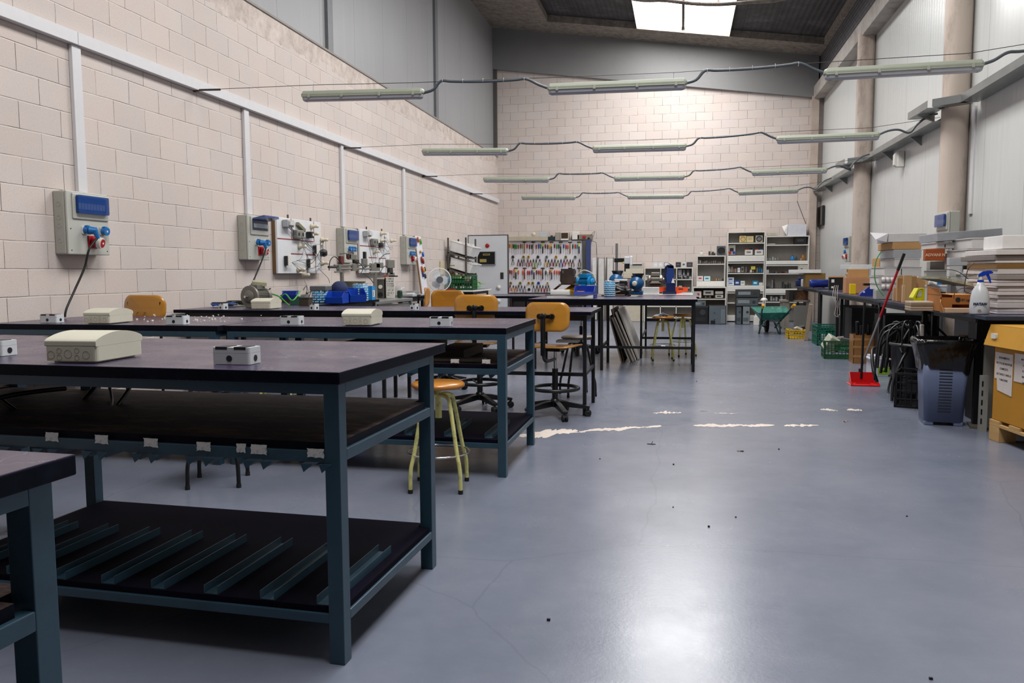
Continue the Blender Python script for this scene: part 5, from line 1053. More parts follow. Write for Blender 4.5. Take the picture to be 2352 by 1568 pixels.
# yellow cardboard box with flaps
def ybox(r, W_, H):
    Y2 = mat('8a6a1c', .7, var=.1); Y3 = mat('dca51e', .5); t_ = .005; D = .30; h = H * .42
    m = MB(); m.box(-W_ / 2, W_ / 2, 0, t_, 0, h); m.box(-W_ / 2, W_ / 2, D - t_, D, 0, h); m.box(-W_ / 2, -W_ / 2 + t_, 0, D, 0, h); m.box(W_ / 2 - t_, W_ / 2, 0, D, 0, h); m.build('carton', Y2, r)
    m = MB(); m.add([(-W_ / 2, D, h), (-W_ / 2, 0, h), (-W_ / 2 + .10, .02, h + .08), (-W_ / 2 + .10, D, h + .08)], [(0, 1, 2, 3)]); m.build('left_flap', Y2, r, solid=.004)
    m = MB(); m.add([(W_ / 2, 0, h), (W_ / 2, D, h), (W_ / 2 - .06, D, h + .075), (.02, D, h + .085), (-.06, 0, h + .01)], [(0, 1, 2, 3, 4)]); m.build('yellow_flap', Y3, r, solid=.004)
    MB().box(-W_ / 2 + .10, W_ / 2 - .10, .04, D, h + .085, h + .095).build('brown_board', mat('5a4518', .6), r)
fbox(1264, 1341, 650, 677.5, 10.12, 'open_box', 'open yellow-brown cardboard box under the dark brown transformer', 'box', None, .3, ybox, base=ZT)
def trafo(r, W_, H):
    m = MB(); m.prism(rrect(W_ * .82, .20, .02, 3), .0, H, 'z'); m.build('core', mat('31241f', .6, .2, dirt='6b4a34', dirt_amt=.4), r, bevel=.01); MB().box(-W_ * .5, -W_ * .38, -.04, .06, H * .12, H * .85).build('left_winding', mat('2b2220', .6), r, bevel=.01); MB().box(W_ * .34, W_ * .5, -.05, .05, .02, H * .5).build('side_housing', mat('3a3230', .6), r, bevel=.012); MB().box(-W_ * .3, -W_ * .22, -.104, -.1, H * .7, H * .9).build('plate', mat('6b5f55', .4), r)
o = fbox(1287, 1323, 617, 647.5, 10.25, 'transformer', 'dark brown transformer block standing on the yellow box', 'transformer', None, .2, trafo, base=ZT + .175)
cy = mat('0f88c4', .35); mp_ = motor(cy, .24, .06, .075, 'pump'); q = P(1342, 665, y=10.45); place(mp_, (q.x, 10.48, .99), R_(150)); mp_['label'] = 'bright blue pump with pale hose heaped between the transformer and the blue bin'
MB().box(-.1, .1, -.08, .08, -.115, 0).build('crate_under', mat('2b3a4a', .6), mp_)
m = MB(); m.tube([(q.x - .1, 10.42, 1.15), (q.x, 10.42, 1.22), (q.x + .12, 10.42, 1.16), (q.x + .06, 10.45, 1.08)], .008, 8, sub=6); tag(m.build('pale_hose', mat('b9b49a', .5)), 'pale hose arched over the bright blue pump', 'hose')
q = P(1360, 680, z=ZT); bin_('large blue stacking bin in the middle of the long dark table', (q.x, 9.90, ZT), 0, .25, .34, .15, mat('0a2f9a', .35), None)
rbox('card_of_labels', 'small cream card of labels resting on the large blue bin', 'card', q.x + .02, q.x + .11, 9.98, 10.03, ZT + .156, ZT + .162, CREAM, bevel=.001)
tin(1399, 681, ZT, .070, .205, 'tall blue tin printed with white lettering on the long dark table', 8, group='patterned blue tin')
# engine-like lump, small white tray, boards
def engine(r, W_, H):
    rd = random.Random(6)
    for k, (n_, c_) in enumerate((('crankcase', '1b1a1a'), ('cylinder', '2b2a2a'), ('manifold', '3a3836'), ('cover', '141414'))): m = MB(); m.cbox((rd.uniform(-.05, .05), .08, .05 + .04 * k), (W_ * (1 - .15 * k), .14 - .02 * k, .07), rot=(rd.uniform(-.2, .2), rd.uniform(-.3, .3), rd.uniform(-.4, .4))); m.build(n_, mat(c_, .4, .4), r, bevel=.012)
    for k in range(5): MB().cyl((rd.uniform(-.09, .09), -.01, rd.uniform(.02, .18)), (rd.uniform(-.09, .09), .05, rd.uniform(.02, .18)), .014, 10).build('bolt', CHROME, r)
fbox(1411, 1442, 646, 676, 11.0, 'engine_block', 'black greasy engine block with bright bolts behind the tall tin', 'engine', None, .2, engine, base=ZT)
fbox(1411, 1440, 641, 648, 11.25, 'white_tray', 'white tray held above the engine block on thin posts', 'tray', WHITE, .2, lambda r, W_, H: [MB().cyl((s_ * W_ * .46, .05 + .1 * j, -(P(1420, 648, y=11.25).z - ZT)), (s_ * W_ * .46, .05 + .1 * j, 0), .006, 8).build('post', STEEL, r) for s_ in (-1, 1) for j in (0, 1)])
o = rbox('brown_board', 'brown board edge sticking out behind the long dark table', 'board', -1.05, -.74, 10.86, 11.6, ZT, ZT + .018, mat('5c463c', .6))
# drill stand
root = thing('drill_stand', 'tall steel drill stand with black arm and white motor head', 'drill stand', (P(1416, 650, y=11.6).x, 11.6, ZT)); c0 = root.location
def ds(px, py): q = P(px, py, y=11.6); return q.x - c0.x, q.z - c0.z
MB().box(-.1, .1, -.12, .1, 0, .03).build('base', MD, root, bevel=.006); MB().cyl((0, 0, .03), (0, 0, ds(1416, 559)[1]), .019, 16).build('column', STEEL, root)
x0, z0 = ds(1411, 602); x1, z1_ = ds(1434, 592.5); MB().box(x0, x1, -.035, .035, z0, z1_).build('arm', BLACK, root, bevel=.005)
x0, z0 = ds(1434, 606); x1, z1_ = ds(1447, 589.5); MB().box(x0, x1, -.06, .06, z0, z1_).build('motor_head', mat('c9cacd', .4), root, bevel=.01); x2 = ds(1453, 590)[0]; MB().box(x1, x2, -.055, .055, z0 - .02, z1_ + .01).build('white_cover', WHITE, root, bevel=.01)
x0, z0 = ds(1435, 617); x1, z1_ = ds(1446, 606); MB().cyl(((x0 + x1) / 2, 0, z0), ((x0 + x1) / 2, 0, z1_), .035, 18).build('chuck', BLACK, root); MB().cyl(((x0 + x1) / 2 - .03, 0, z0 - .04), ((x0 + x1) / 2 - .03, 0, z1_), .01, 10).build('depth_rod', BLACK, root); MB().lathe([(0, 0), (.014, .003), (.014, .02), (0, .024)], (ds(1432.5, 604)[0], -.04, ds(1432, 605)[1]), 12).build('yellow_knob', mat('d9cf28', .4), root)
# blue funnel pumps
for k, (px, py, l_) in enumerate(((1462, 662, 'blue pump motor with black funnel top, its pale boss facing us'), (1415, 655, 'blue pump with black funnel behind the tall tin'))):
    q = P(px, py, y=11.45); root = thing('funnel_pump', l_, 'pump', (q.x, 11.45, ZT), 0, 'blue funnel pumps'); BL2 = mat('0d4f80', .35); zc = .16 if k == 0 else .20
    MB().lathe([(0, -.12), (.06, -.12), (.064, -.10), (.092, -.092), (.095, -.06), (.084, -.056), (.084, -.03), (.095, -.026), (.095, .0), (.084, .004), (.084, .03), (.095, .034), (.098, .12), (.08, .14), (0, .14)], (0, 0, zc), 30, ax='y').build('volute', BL2, root)
    if k == 0: MB().lathe([(.012, -.155), (.035, -.155), (.037, -.12), (0, -.12)], (-.02, 0, zc), 20, ax='y').build('pale_boss', CREAM, root)
    m = MB(); m.cyl((.02, 0, zc + .06), (.02, 0, zc + .14), .05, 20, .085); m.build('funnel', mat('101a24', .4), root); MB().box(-.07, .09, -.05, .1, 0, .06).build('foot', BL2, root, bevel=.01)
rbox('shelf_rail', 'dark shelf rail joining the two blue pumps', 'rail', P(1420, 640, y=11.75).x, P(1462, 640, y=11.75).x, 11.70, 11.85, 1.075, 1.105, mat('1f1d1e', .5))
for sx in (1424, 1458): rbox('rail_post', 'dark post under the shelf rail, %s one' % ('left' if sx == 1424 else 'right'), 'post', P(sx, 640, y=11.75).x - .01, P(sx, 640, y=11.75).x + .01, 11.74, 11.80, ZT, 1.075, mat('1f1d1e', .5))
rbox('printed_box', 'small box printed pink and grey between the blue pumps', 'box', P(1441, 640, y=11.72).x, P(1452, 640, y=11.72).x, 11.5, 11.62, ZT, 1.09, mat('9a7f86', .5, var=.3, scale=30))
# white board with saw, finned box, blue machine
ZB = .862
fbox(1465, 1592, 676, 681, 12.03, 'white_board', 'white laminate board lying across the rear table under the orange saw', 'board', WHITE, .5, base=ZB)
def fins(r, W_, H): m = MB(); [m.box(-W_ / 2 + .01 + .016 * k, -W_ / 2 + .014 + .016 * k, -.003, 0, .01, H - .01) for k in range(int(W_ / .016))]; m.build('fins', mat('a9aaa8', .5), r)
ZS = P(1500, 676, y=12.03).z
fbox(1474, 1514, 659.5, 676, 12.08, 'finned_box', 'white finned box standing on the laminate board before the orange saw', 'box', mat('c9cac8', .45), .14, fins, base=ZS)
root = fbox(1458, 1584, 661, 674, 12.32, 'reciprocating_saw', 'long orange power saw lying on the white board behind the finned box', 'saw', None, .1, None, base=ZS); OR = mat('d8481a', .4)
W2 = P(1584, 661, y=12.32).x - P(1458, 661, y=12.32).x; m = MB(); m.prism([(-W2 * .5, .05), (-W2 * .38, .10), (W2 * .30, .105), (W2 * .47, .095), (W2 * .47, .04), (W2 * .40, .03), (W2 * .30, .0), (W2 * .24, .0), (W2 * .22, .03), (-W2 * .3, .02), (-W2 * .5, .03)], 0, .07, 'y'); m.build('body', OR, root, bevel=.006)
MB().cyl((W2 * .47, .035, .07), (W2 * .5, .035, .07), .028, 14).build('black_end', BLACK, root); MB().prism([(-W2 * .46, .06), (-W2 * .42, .08), (-W2 * .33, .07), (-W2 * .33, .055), (-W2 * .42, .045)], -.002, 0, 'y').build('black_trigger', BLACK, root); MB().box(W2 * .30, W2 * .38, -.002, 0, .065, .08).build('vent', BLACK, root)
root = thing('bench_press', 'dark blue machine with a white triangle standing on the white board', 'machine', (P(1539, 676, y=12.12).x, 12.12, ZS)); NB = mat('0f1d4a', .35); c0 = root.location
def bp(px, py): q = P(px, py, y=12.12); return q.x - c0.x, q.z - c0.z
def bpoly(pts, y0, y1, n_, mm): m = MB(); m.prism([bp(*p_) for p_ in pts], y0, y1, 'y'); m.build(n_, mm, root, bevel=.004)
bpoly([(1522, 676), (1522, 670), (1526, 668), (1552, 668), (1553.5, 671), (1553.5, 676)], 0, .2, 'foot', mat('0c1738', .4)); bpoly([(1530, 668), (1530, 650), (1551, 650), (1551, 668)], .02, .16, 'lower_body', NB)
bpoly([(1532, 650), (1530, 632), (1533, 612), (1546, 610), (1548, 628), (1546, 650)], .03, .14, 'upper_body', mat('1d3a78', .35)); bpoly([(1529, 612), (1536, 604), (1547, 610), (1548, 616), (1531, 614)], .03, .14, 'top_cap', NB); bpoly([(1527, 604), (1531, 603), (1540, 608), (1530, 608)], .02, .03, 'white_lever', WHITE)
bpoly([(1542, 649.5), (1550, 649.5), (1545.5, 638)], -.004, .002, 'white_triangle', WHITE); bpoly([(1524, 652), (1526, 615), (1530, 610), (1532, 614), (1531, 650)], .06, .12, 'left_column', mat('17203c', .4)); bpoly([(1525, 640), (1528, 640), (1529, 650), (1525, 650)], .0, .02, 'chrome_knob', CHROME)
ms = motor(mat('8a8880', .35, .6), .22, .055, .06, 'steel_motor'); q = P(1503, 660, y=12.5); place(ms, (q.x, 12.55, 1.02), R_(182)); ms['label'] = 'grey ribbed steel motor behind the finned box'; MB().box(-.12, .1, -.07, .07, -.155, 0).build('stand', mat('2a2a28', .6), ms)
# leaning sheets
AL2 = mat('d0cac5', .35, .1, var=.1, scale=3, dirt='5c5652', dirt_amt=.5, dscale=3); SH = [(1466, 827, 1420.5, 711, 1.25, .022, 'big grey aluminium sheet leaning outermost of the stack', AL2), (1459, 830, 1413, 718, 1.2, .014, 'pale sheet leaning behind the outermost aluminium one', mat('b8b0a6', .5)), (1453.5, 833, 1409, 731, 1.0, .016, 'short pale sheet third from the outside of the leaning stack', mat('a49a90', .5)), (1447, 834, 1405, 730, 1.0, .016, 'short white-edged sheet fourth from the outside of the leaning stack', mat('bcb6ae', .5)), (1433, 832, 1404, 711, 1.15, .014, 'brown-faced board leaning second from the inside of the stack', mat('5d4c44', .5)), (1427, 834, 1399.5, 727, 1.0, .014, 'thin cream board leaning innermost of the stack', mat('b09a86', .6))]
for (bx_, by, tx, ty, L_, th, l_, mm) in SH:
    b_ = P(bx_, by, z=0); Yb = b_.y; t_ = P(tx, ty, y=Yb); d = Vector((t_.x - b_.x, 0, t_.z)); Ln = d.length; ang = math.atan2(d.x, d.z)
    o = MB().prism([(x - th / 2, z + Ln / 2) for x, z in [(-0, -Ln / 2), (th, -Ln / 2), (th, Ln / 2), (0, Ln / 2)]], 0, L_, 'y').build('leaning_sheet', mm, bevel=.002); place(o, (b_.x, Yb, .003 + abs(th / 2 * math.sin(ang))), rot=(0, ang, 0)); tag(o, l_, 'sheet', 'sheets leaning under the long dark table')
# ================================================================ BACK WALL SHELVES
YS = 19.72; SW = mat('dcdad4', .45, var=.03); SBK = mat('8e8984', .6)
def sx(px, y=YS): return P(px, 640, y=y).x
def sz(py, px=1700, y=YS): return P(px, py, y=y).z
def shelf_unit(label, px0, px1, tops, drawers, name='shelf_unit', group='white shelf units at the back wall', back=True, bot=0, cols=()):
    x0, x1 = sx(px0), sx(px1); root = thing(name, label, 'shelf', ((x0 + x1) / 2, YS, 0), 0, group); W_ = x1 - x0; pm = (px0 + px1) / 2; D = .33
    zt = sz(tops[0], pm)
    for s_ in (-1, 1): MB().box(s_ * W_ / 2 - (.02 if s_ > 0 else 0), s_ * W_ / 2 + (.02 if s_ < 0 else 0), 0, D, 0, zt).build('side', SW, root)
    for py in tops: z = sz(py, pm); MB().box(-W_ / 2 + .02, W_ / 2 - .02, .003, D - .01, z - .02, z).build('shelf_board', SW, root)
    for (pa, pb) in drawers: MB().box(-W_ / 2 + .021, W_ / 2 - .021, -.003, .012, sz(pb, pm), sz(pa, pm)).build('front_panel', SW, root, bevel=.002)
    for pc in cols: x = sx(pc) - root.location.x; MB().box(x - .01, x + .01, .003, D - .01, bot, zt - .02).build('divider', SW, root)
    if back: MB().box(-W_ / 2 + .02, W_ / 2 - .02, D - .006, D - .001, .02, zt - .02).build('back_panel', mat('8f8983', .6), root)
    return root
shelf_unit('narrow white shelf unit, leftmost of three against the back wall', 1600, 1665.5, [587, 605.7, 645.5], [(647, 658)])
shelf_unit('low white shelf unit with a red carton and projector, behind the computer cases', 1591.5, 1600 - .0, [658.5], []) if False else None
x0, x1 = sx(1591.5), sx(1667); root = thing('low_shelf', 'low white shelf with red carton and projector under the narrow unit', 'shelf', ((x0 + x1) / 2, 19.36, 0)); W_ = x1 - x0
for s_ in (-1, 1): MB().box(s_ * W_ / 2 - (.02 if s_ > 0 else 0), s_ * W_ / 2 + (.02 if s_ < 0 else 0), 0, .34, 0, sz(658.5, 1630)).build('side', SW, root)
for py in (658.5, 685, 712): MB().box(-W_ / 2 + .02, W_ / 2 - .02, .003, .33, sz(py, 1630) - .02, sz(py, 1630)).build('shelf_board', SW, root)
MB().box(-W_ / 2 + .02, W_ / 2 - .02, .331, .336, .0, sz(658.5, 1630) - .02).build('back_panel', mat('4a403a', .6), root)
shelf_unit('tall white shelf unit in the middle, its top holding round fans', 1669.5, 1756, [532, 557.5, 586.6, 602.6, 627, 655.5, 671.5, 695, 724], [(588, 600.5), (657, 669.5), (726, 737)])
shelf_unit('wide white shelf unit at the corner with a white carton on top', 1757.5, 1857, [541.5, 561.6, 598.6, 608.5, 627.7, 663, 674.5, 693], [(600, 607), (664.5, 673.5)])
shelf_unit('white cube shelf behind the dark blue machine', 1480, 1591, [614.4, 641, 671, 703, 729], [], cols=(1517.5, 1554), group='white shelf units at the back wall')
YI = YS + .06
_cn = {}
def item(px0, px1, pyt, pyb, name, label, cat, hexc, kind='box', rough=.45, **kw):
    """small object standing on a shelf: bottom py, top py"""
    a = P(px0, pyb, y=YI); b_ = P(px1, pyt, y=YI); W_ = b_.x - a.x; H = b_.z - a.z; root = thing(name, label, cat, ((a.x + b_.x) / 2, YI, a.z + .002)); mm = mat(hexc, rough); d = min(.2, max(.05, W_ * .8))
    if kind == 'box':
        MB().box(-W_ / 2, W_ / 2, 0, d, 0, H).build('case', mm, root, bevel=.006); MB().box(-W_ * .3, W_ * .25, -.0015, 0, H * .35, H * .7).build('label', mat(kw.get('lab', 'b9b9bb'), .5), root)
    elif kind == 'bottle': MB().lathe([(0, 0), (W_ * .45, 0), (W_ * .5, H * .1), (W_ * .48, H * .6), (W_ * .18, H * .8), (W_ * .18, H * .93), (0, H * .93)], (0, .05, 0), 18).build('bottle', mm, root); MB().cyl((0, .05, H * .93), (0, .05, H), W_ * .2, 12).build('cap', mat(kw.get('lab', '222222'), .4), root)
    elif kind == 'round':
        MB().box(-W_ / 2, W_ / 2, 0, d, 0, H).build('case', mm, root, bevel=.008); r_ = min(W_, H) * .36; MB().torus((0, -.004, H / 2), r_, r_ * .16, 'y', 28, 6).build('ring', mat(kw.get('lab', 'a88f58'), .5), root); MB().cyl((0, -.006, H / 2), (0, 0, H / 2), r_ * .8, 24).build('disc', mat(kw.get('lab2', 'c7ab72'), .5), root)
    elif kind == 'lumps':
        rd = random.Random(int(px0 * 7)); n = max(2, int((px1 - px0) / 4))
        for k in range(min(n, 5)):
            x = -W_ / 2 + W_ * (k + .5) / min(n, 5); h = H * rd.uniform(.5, 1); r_ = W_ / min(n, 5) * .46
            if k % 2: MB().lathe([(0, 0), (r_, 0), (r_, h * .5), (r_ * .6, h * .7), (r_ * .5, h), (0, h)], (x, .06, 0), 12).build('round_part', mat(rd.choice([hexc, '2a2624', '8a837a']), rough), root)
            else: MB().cbox((x, .06, h / 2), (r_ * 1.8, .08, h), rot=(0, 0, rd.uniform(-.3, .3))).build('block_part', mat(rd.choice([hexc, '6f655c', hexc]), rough), root, bevel=.004)
    elif kind == 'tray':
        m = MB(); m.prism([(-W_ * .4, 0), (W_ * .4, 0), (W_ / 2, H), (W_ / 2 - .01, H), (W_ * .4 - .01, .01), (-W_ * .4 + .01, .01), (-W_ / 2 + .01, H), (-W_ / 2, H)], 0, d, 'y'); m.build('shell', mm, root)
    return root
I = item
# middle unit
I(1698.5, 1714.5, 541.5, 556.5, 'fan_box', 'cream square fan unit with a round grille on the top shelf', 'fan', 'd9c48c', 'round'); I(1715, 1731, 542, 556.5, 'ribbed_case', 'ribbed cream case beside the round fan unit', 'case', 'c9b788', 'box', lab='b3a276'); I(1735.5, 1752, 540.5, 556.5, 'speaker', 'pale speaker with a black grille at the right of the top shelf', 'speaker', 'b3ab95', 'round', lab='1a1a1c', lab2='6a6a70')
r_ = I(1672.5, 1689.5, 562.5, 585.5, 'power_unit', 'grey power unit with black window and red and blue sockets', 'power unit', 'a8a49c', 'box', lab='17171a'); 
for s_, c_ in ((-1, 'a82218'), (1, '1c3c9c')): MB().cyl((s_ * .045, -.025, .055), (s_ * .045, 0, .055), .032, 18).build('socket', mat(c_, .4), r_)
for (a, b_, w_) in ((1711, 1729, 'left'), (1734, 1753, 'right')): 
    r_ = I(a, b_, 573.5, 585.5, 'socket_strip', 'white socket block with red and black plugs, %s one on the second shelf' % w_, 'socket block', 'cfcdc8', 'box', lab='7a7a7a'); [MB().cyl((k * .05, .05, .12), (k * .05, .05, .155), .03, 12).build('plug', mat(('a01c1c', '1a1a1c' if w_ == 'left' else '1f3f8c')[k > 0], .4), r_) for k in (-1, 1)]
I(1671, 1679, 611, 625.5, 'bracket_stack', 'stack of pale brackets at the left of the fourth shelf', 'bracket', 'b9bab6', 'lumps'); I(1680, 1692, 609, 625.5, 'meter_parts', 'brown and pale meter parts on the fourth shelf', 'parts', '9a8478', 'lumps'); I(1694, 1700, 615, 625.5, 'white_relay', 'small white relay on the fourth shelf', 'relay', 'dedede', 'box'); I(1702, 1709, 612, 625.5, 'meter_case', 'small metal frame on the fourth shelf', 'frame', '77756f', 'box', lab='2a2a2a'); I(1711, 1721, 610, 625.5, 'coil_parts', 'dark coil parts on the fourth shelf', 'parts', '4a4038', 'lumps'); I(1725, 1735, 611.5, 619, 'yellow_relay', 'bright yellow device on the fourth shelf', 'device', 'e0cc14', 'box'); I(1723, 1733, 619, 625.5, 'white_parts', 'white small parts under the yellow device', 'parts', 'd5d0ca', 'lumps'); I(1738, 1752, 611, 625.5, 'blue_parts', 'blue boxed parts at the right of the fourth shelf', 'parts', '1c6f9c', 'lumps')
I(1671, 1686, 646.5, 655, 'white_carton', 'white carton at the bottom left of the fifth shelf', 'carton', 'd5dbe3', 'box', lab='4a77b5'); I(1671, 1686, 637, 646, 'tilted_carton', 'white carton with blue print on top of another on the fifth shelf', 'carton', 'ccd4e0', 'box', lab='33558c'); I(1687, 1700, 644, 655, 'navy_carton', 'navy blue carton on the fifth shelf', 'carton', '16407c', 'box', lab='d0d8e2'); I(1701, 1711, 645, 655, 'small_carton', 'small white carton stack on the fifth shelf', 'carton', 'd9d9d6', 'box', lab='8cae9a'); I(1712, 1719, 651, 655, 'white_plug', 'white plug lying on the fifth shelf', 'plug', 'd9d9d6', 'lumps'); I(1728, 1742, 645, 655, 'blue_kit', 'blue tool kit case with white sign on the fifth shelf', 'case', '127fae', 'box', lab='d8eef5'); I(1743.5, 1752, 649, 655, 'cream_carton', 'cream carton at the right of the fifth shelf', 'carton', 'd9d5cf', 'box')
# left unit
I(1607, 1616, 576, 586.3, 'clear_jar', 'small clear jar on top of the narrow unit', 'jar', 'c8c6c2', 'bottle'); I(1627.5, 1644, 575, 586.3, 'camera_like_device', 'cream and black device on top of the narrow unit', 'device', '2a2622', 'lumps'); I(1646.5, 1667, 564.5, 586.3, 'loudspeaker', 'dark grey loudspeaker box on top of the narrow unit', 'speaker', '4b5257', 'round', lab='15171a', lab2='0c0c0e')
I(1602.5, 1611, 596, 605, 'small_motor_parts', 'small pale parts at the left of the narrow unit upper shelf', 'parts', 'b8b0a4', 'lumps'); I(1612, 1636, 598.5, 605, 'dark_parts', 'row of dark fittings on the narrow unit upper shelf', 'parts', '5b4f47', 'lumps'); I(1637, 1646, 597.5, 605, 'white_lump', 'white fitting on the narrow unit upper shelf', 'parts', 'd4d0ca', 'lumps'); I(1647, 1662, 600, 605, 'brown_parts', 'brown fittings at the right of the narrow unit upper shelf', 'parts', '6a564a', 'lumps')
I(1602, 1615, 634, 645, 'red_label_carton', 'white carton with red print on the narrow unit', 'carton', 'd9d2d2', 'box', lab='b5485a'); I(1617, 1631.5, 634.5, 645, 'teal_carton', 'white and teal carton on the narrow unit', 'carton', 'c9dde2', 'box', lab='1c8a9a'); I(1633, 1643, 637, 644, 'brown_gear', 'brown gear lumps on the narrow unit', 'parts', '7b5a3c', 'lumps'); I(1644, 1663, 638, 644.5, 'brass_parts', 'brass and brown fittings on the narrow unit', 'parts', '9a7a4e', 'lumps')
YI = 19.42
I(1593.5, 1611, 669, 684, 'red_carton', 'white carton with torn red top on the low shelf', 'carton', 'cfc6c0', 'box', lab='a83030'); I(1615.5, 1639, 667, 678, 'twin_floodlight', 'pale twin projector with two dark lenses on the low shelf', 'projector', 'b9b4ac', 'box', lab='24304a'); I(1619, 1634, 678, 684.3, 'brown_pouch', 'brown bundle under the twin projector', 'bundle', '6b5648', 'lumps'); I(1643, 1661, 669, 675, 'white_drive', 'white slim drive unit on the low shelf, upper one', 'device', 'cbc5bc', 'box'); I(1643, 1661, 677, 684.3, 'white_recorder', 'white box with a black knob on the low shelf, lower one', 'device', 'b9b4ae', 'box', lab='222222')
YI = YS + .06
# corner unit
I(1764, 1787, 534, 541, 'flat_box', 'flat beige box with a small dark mark on top of the corner unit', 'box', 'b9b1a0', 'box', lab='a39b8b')
r_ = fbox(1809, 1853, 514.5, 541, 19.74, 'white_carton_box', 'white cardboard box with open flap on top of the corner shelf unit', 'box', mat('cfcfd6', .6), .28, lambda r, W_, H: MB().add([(-W_ / 2, 0, H), (-W_ / 2, .26, H), (-W_ / 2 - .10, .26, H - .03), (-W_ / 2 - .08, 0, H - .16), (-W_ / 2 - .02, 0, .02)], [(0, 1, 2, 3), (0, 3, 4)]).build('flap', WHITE, r, solid=.004), base=sz(541.5, 1807))
I(1825, 1853, 544, 560.5, 'black_bag', 'black rounded case on the top shelf of the corner unit', 'case', '0d0d0f', 'box', lab='3a3a3c'); I(1758.5, 1781, 559.5, 561.2, 'paper_sheets', 'thin white sheets on the corner unit top shelf', 'paper', 'd0d0cc', 'box'); 
I(1760, 1791, 589.5, 598, 'cable_strip', 'tray full of white and black connectors on the corner unit', 'connectors', '8a8a8c', 'lumps'); I(1816, 1826, 586, 597.8, 'blue_mug', 'blue mug-like can on the corner unit', 'can', '1673b0', 'bottle'); I(1827, 1832, 588, 597.8, 'dark_can', 'small dark can beside the blue mug', 'can', '3a3a36', 'bottle'); I(1840, 1851, 582, 597.8, 'amber_bottle', 'amber bottle at the right of the corner unit', 'bottle', '8a5a1e', 'bottle', lab='5a3a12'); I(1839.5, 1843.5, 590, 597.8, 'white_bottle', 'small white bottle before the amber bottle', 'bottle', 'd9d9d6', 'bottle')
I(1759, 1766, 619.5, 627, 'white_cube', 'small white cube on the lower corner unit', 'box', 'cfcad4', 'box'); I(1773, 1790, 623, 627.2, 'blue_clamps', 'dark blue clamps on the lower corner unit', 'clamps', '1d2a4a', 'lumps'); I(1791, 1809, 622, 627.2, 'red_clamps', 'red and dark clamps on the lower corner unit', 'clamps', '7b2024', 'lumps')
I(1771, 1781, 634, 661.5, 'grey_valve', 'tall grey valve stand on the lower corner unit', 'valve', '75757a', 'lumps'); I(1760, 1769, 655, 662, 'dark_block', 'small dark block on the lower corner unit', 'block', '33333a', 'lumps'); I(1789, 1794, 655, 662, 'small_cylinder', 'small grey cylinder on the lower corner unit', 'cylinder', '55555a', 'bottle'); I(1797, 1817, 646, 662, 'drill_motor', 'dark motor parts with an orange cap on the lower corner unit', 'motor', '3a3a3e', 'lumps')
I(1769, 1799, 678, 691, 'foil_bag', 'crumpled silver foil bag on the bottom of the corner unit', 'bag', 'a9a9ac', 'lumps', .2)
r_ = fbox(1835, 1856, 611, 622, 19.5, 'white_drive_box', 'white box with dark slot standing at the right of the corner unit', 'box', mat('bdb6ac', .5), .2, lambda r, W_, H: MB().box(-.06, -.02, -.002, 0, H * .4, H * .55).build('slot', BLACK, r), base=sz(622, 1845, 19.5))
# cube shelf contents
for k, (a, b_, c_, l_) in enumerate(((1500, 1511, 'd9d9da', 'white card box'), (1512, 1523, 'd6d6d8', 'second white card box'), (1525, 1535, '9a9ba0', 'grey switch sample'), (1552, 1564, '222226', 'black sample case'), (1566, 1575, 'c9cacd', 'white twin socket sample'), (1577, 1591, '3a3a3c', 'dark sample case'))):
    I(a, b_, 602, 613.5, 'sample_box', '%s standing on top of the cube shelf' % l_, 'box', c_, 'box', lab='55565a' if k > 2 else 'e6e6e6')
I(1482.5, 1490.5, 631.5, 640.5, 'socket_sample', 'white socket sample in the left cube', 'socket', 'c9c9c9', 'box', lab='6a6a6c')
for (a, b_, t_, bt, c_, l_) in ((1557, 1566, 619, 628, '77787c', 'grey bulb pack in the upper right cube'), (1568, 1574, 620, 629, '3f4042', 'dark bulb pack in the upper right cube'), (1577, 1584, 620, 629, '2f3032', 'black bulb pack at the right of the upper right cube'), (1557, 1567, 631, 640, 'b8b8ba', 'white bulb pack in the upper right cube'), (1569, 1579, 631, 640, '4a4b4e', 'grey mixed pack in the upper right cube'), (1581, 1588, 635, 640, 'a9aaa8', 'small pale pack in the upper right cube')):
    I(a, b_, t_, bt if bt > 630 else 640, 'bulb_pack', l_, 'pack', c_, 'box', lab='8e8e92')
I(1519, 1530, 620, 640, 'black_case', 'black case in the upper middle cube', 'case', '121214', 'box', lab='2a2a2c'); I(1556, 1570, 650, 670, 'drill_bit_case', 'black drill bit case with pale label in the middle right cube', 'case', '1a1a1c', 'box', lab='b9b9bb')
# printer and computers left of cube shelf
root = thing('beige_cabinet', 'beige metal cabinet standing left of the cube shelf', 'cabinet', (P(1455, 640, y=19.6).x, 19.6, 0)); W_ = sx(1478) - sx(1431); BG = mat('c5bca8', .5)
MB().box(-W_ / 2, W_ / 2, 0, .35, 0, sz(632, 1455)).build('body', BG, root, bevel=.01); MB().box(-W_ * .1, W_ * .06, -.003, 0, sz(630, 1455) - .1, sz(623, 1455) - .1).build('dark_mark', MD, root)
zc_ = sz(632, 1455); rbox('beige_case', 'beige computer case standing on the beige cabinet', 'computer', P(1432, 640, y=19.65).x, P(1478, 640, y=19.65).x, 19.62, 19.95, zc_ + .002, sz(616, 1455), mat('cdc4b0', .5), bevel=.01)
r_ = fbox(1446, 1477, 603.5, 615.5, 19.62, 'printer', 'pale printer with paper in its tray on the beige case', 'printer', mat('bdb9b0', .5), .28, lambda r, W_, H: (MB().box(-W_ * .3, W_ * .42, -.01, .0, H * .55, H * .8).build('paper_tray', mat('4a4a46', .5), r), MB().box(-W_ * .28, W_ * .40, -.02, .1, H * .8, H * .92).build('paper', WHITE, r)), base=sz(616, 1455) + .002)
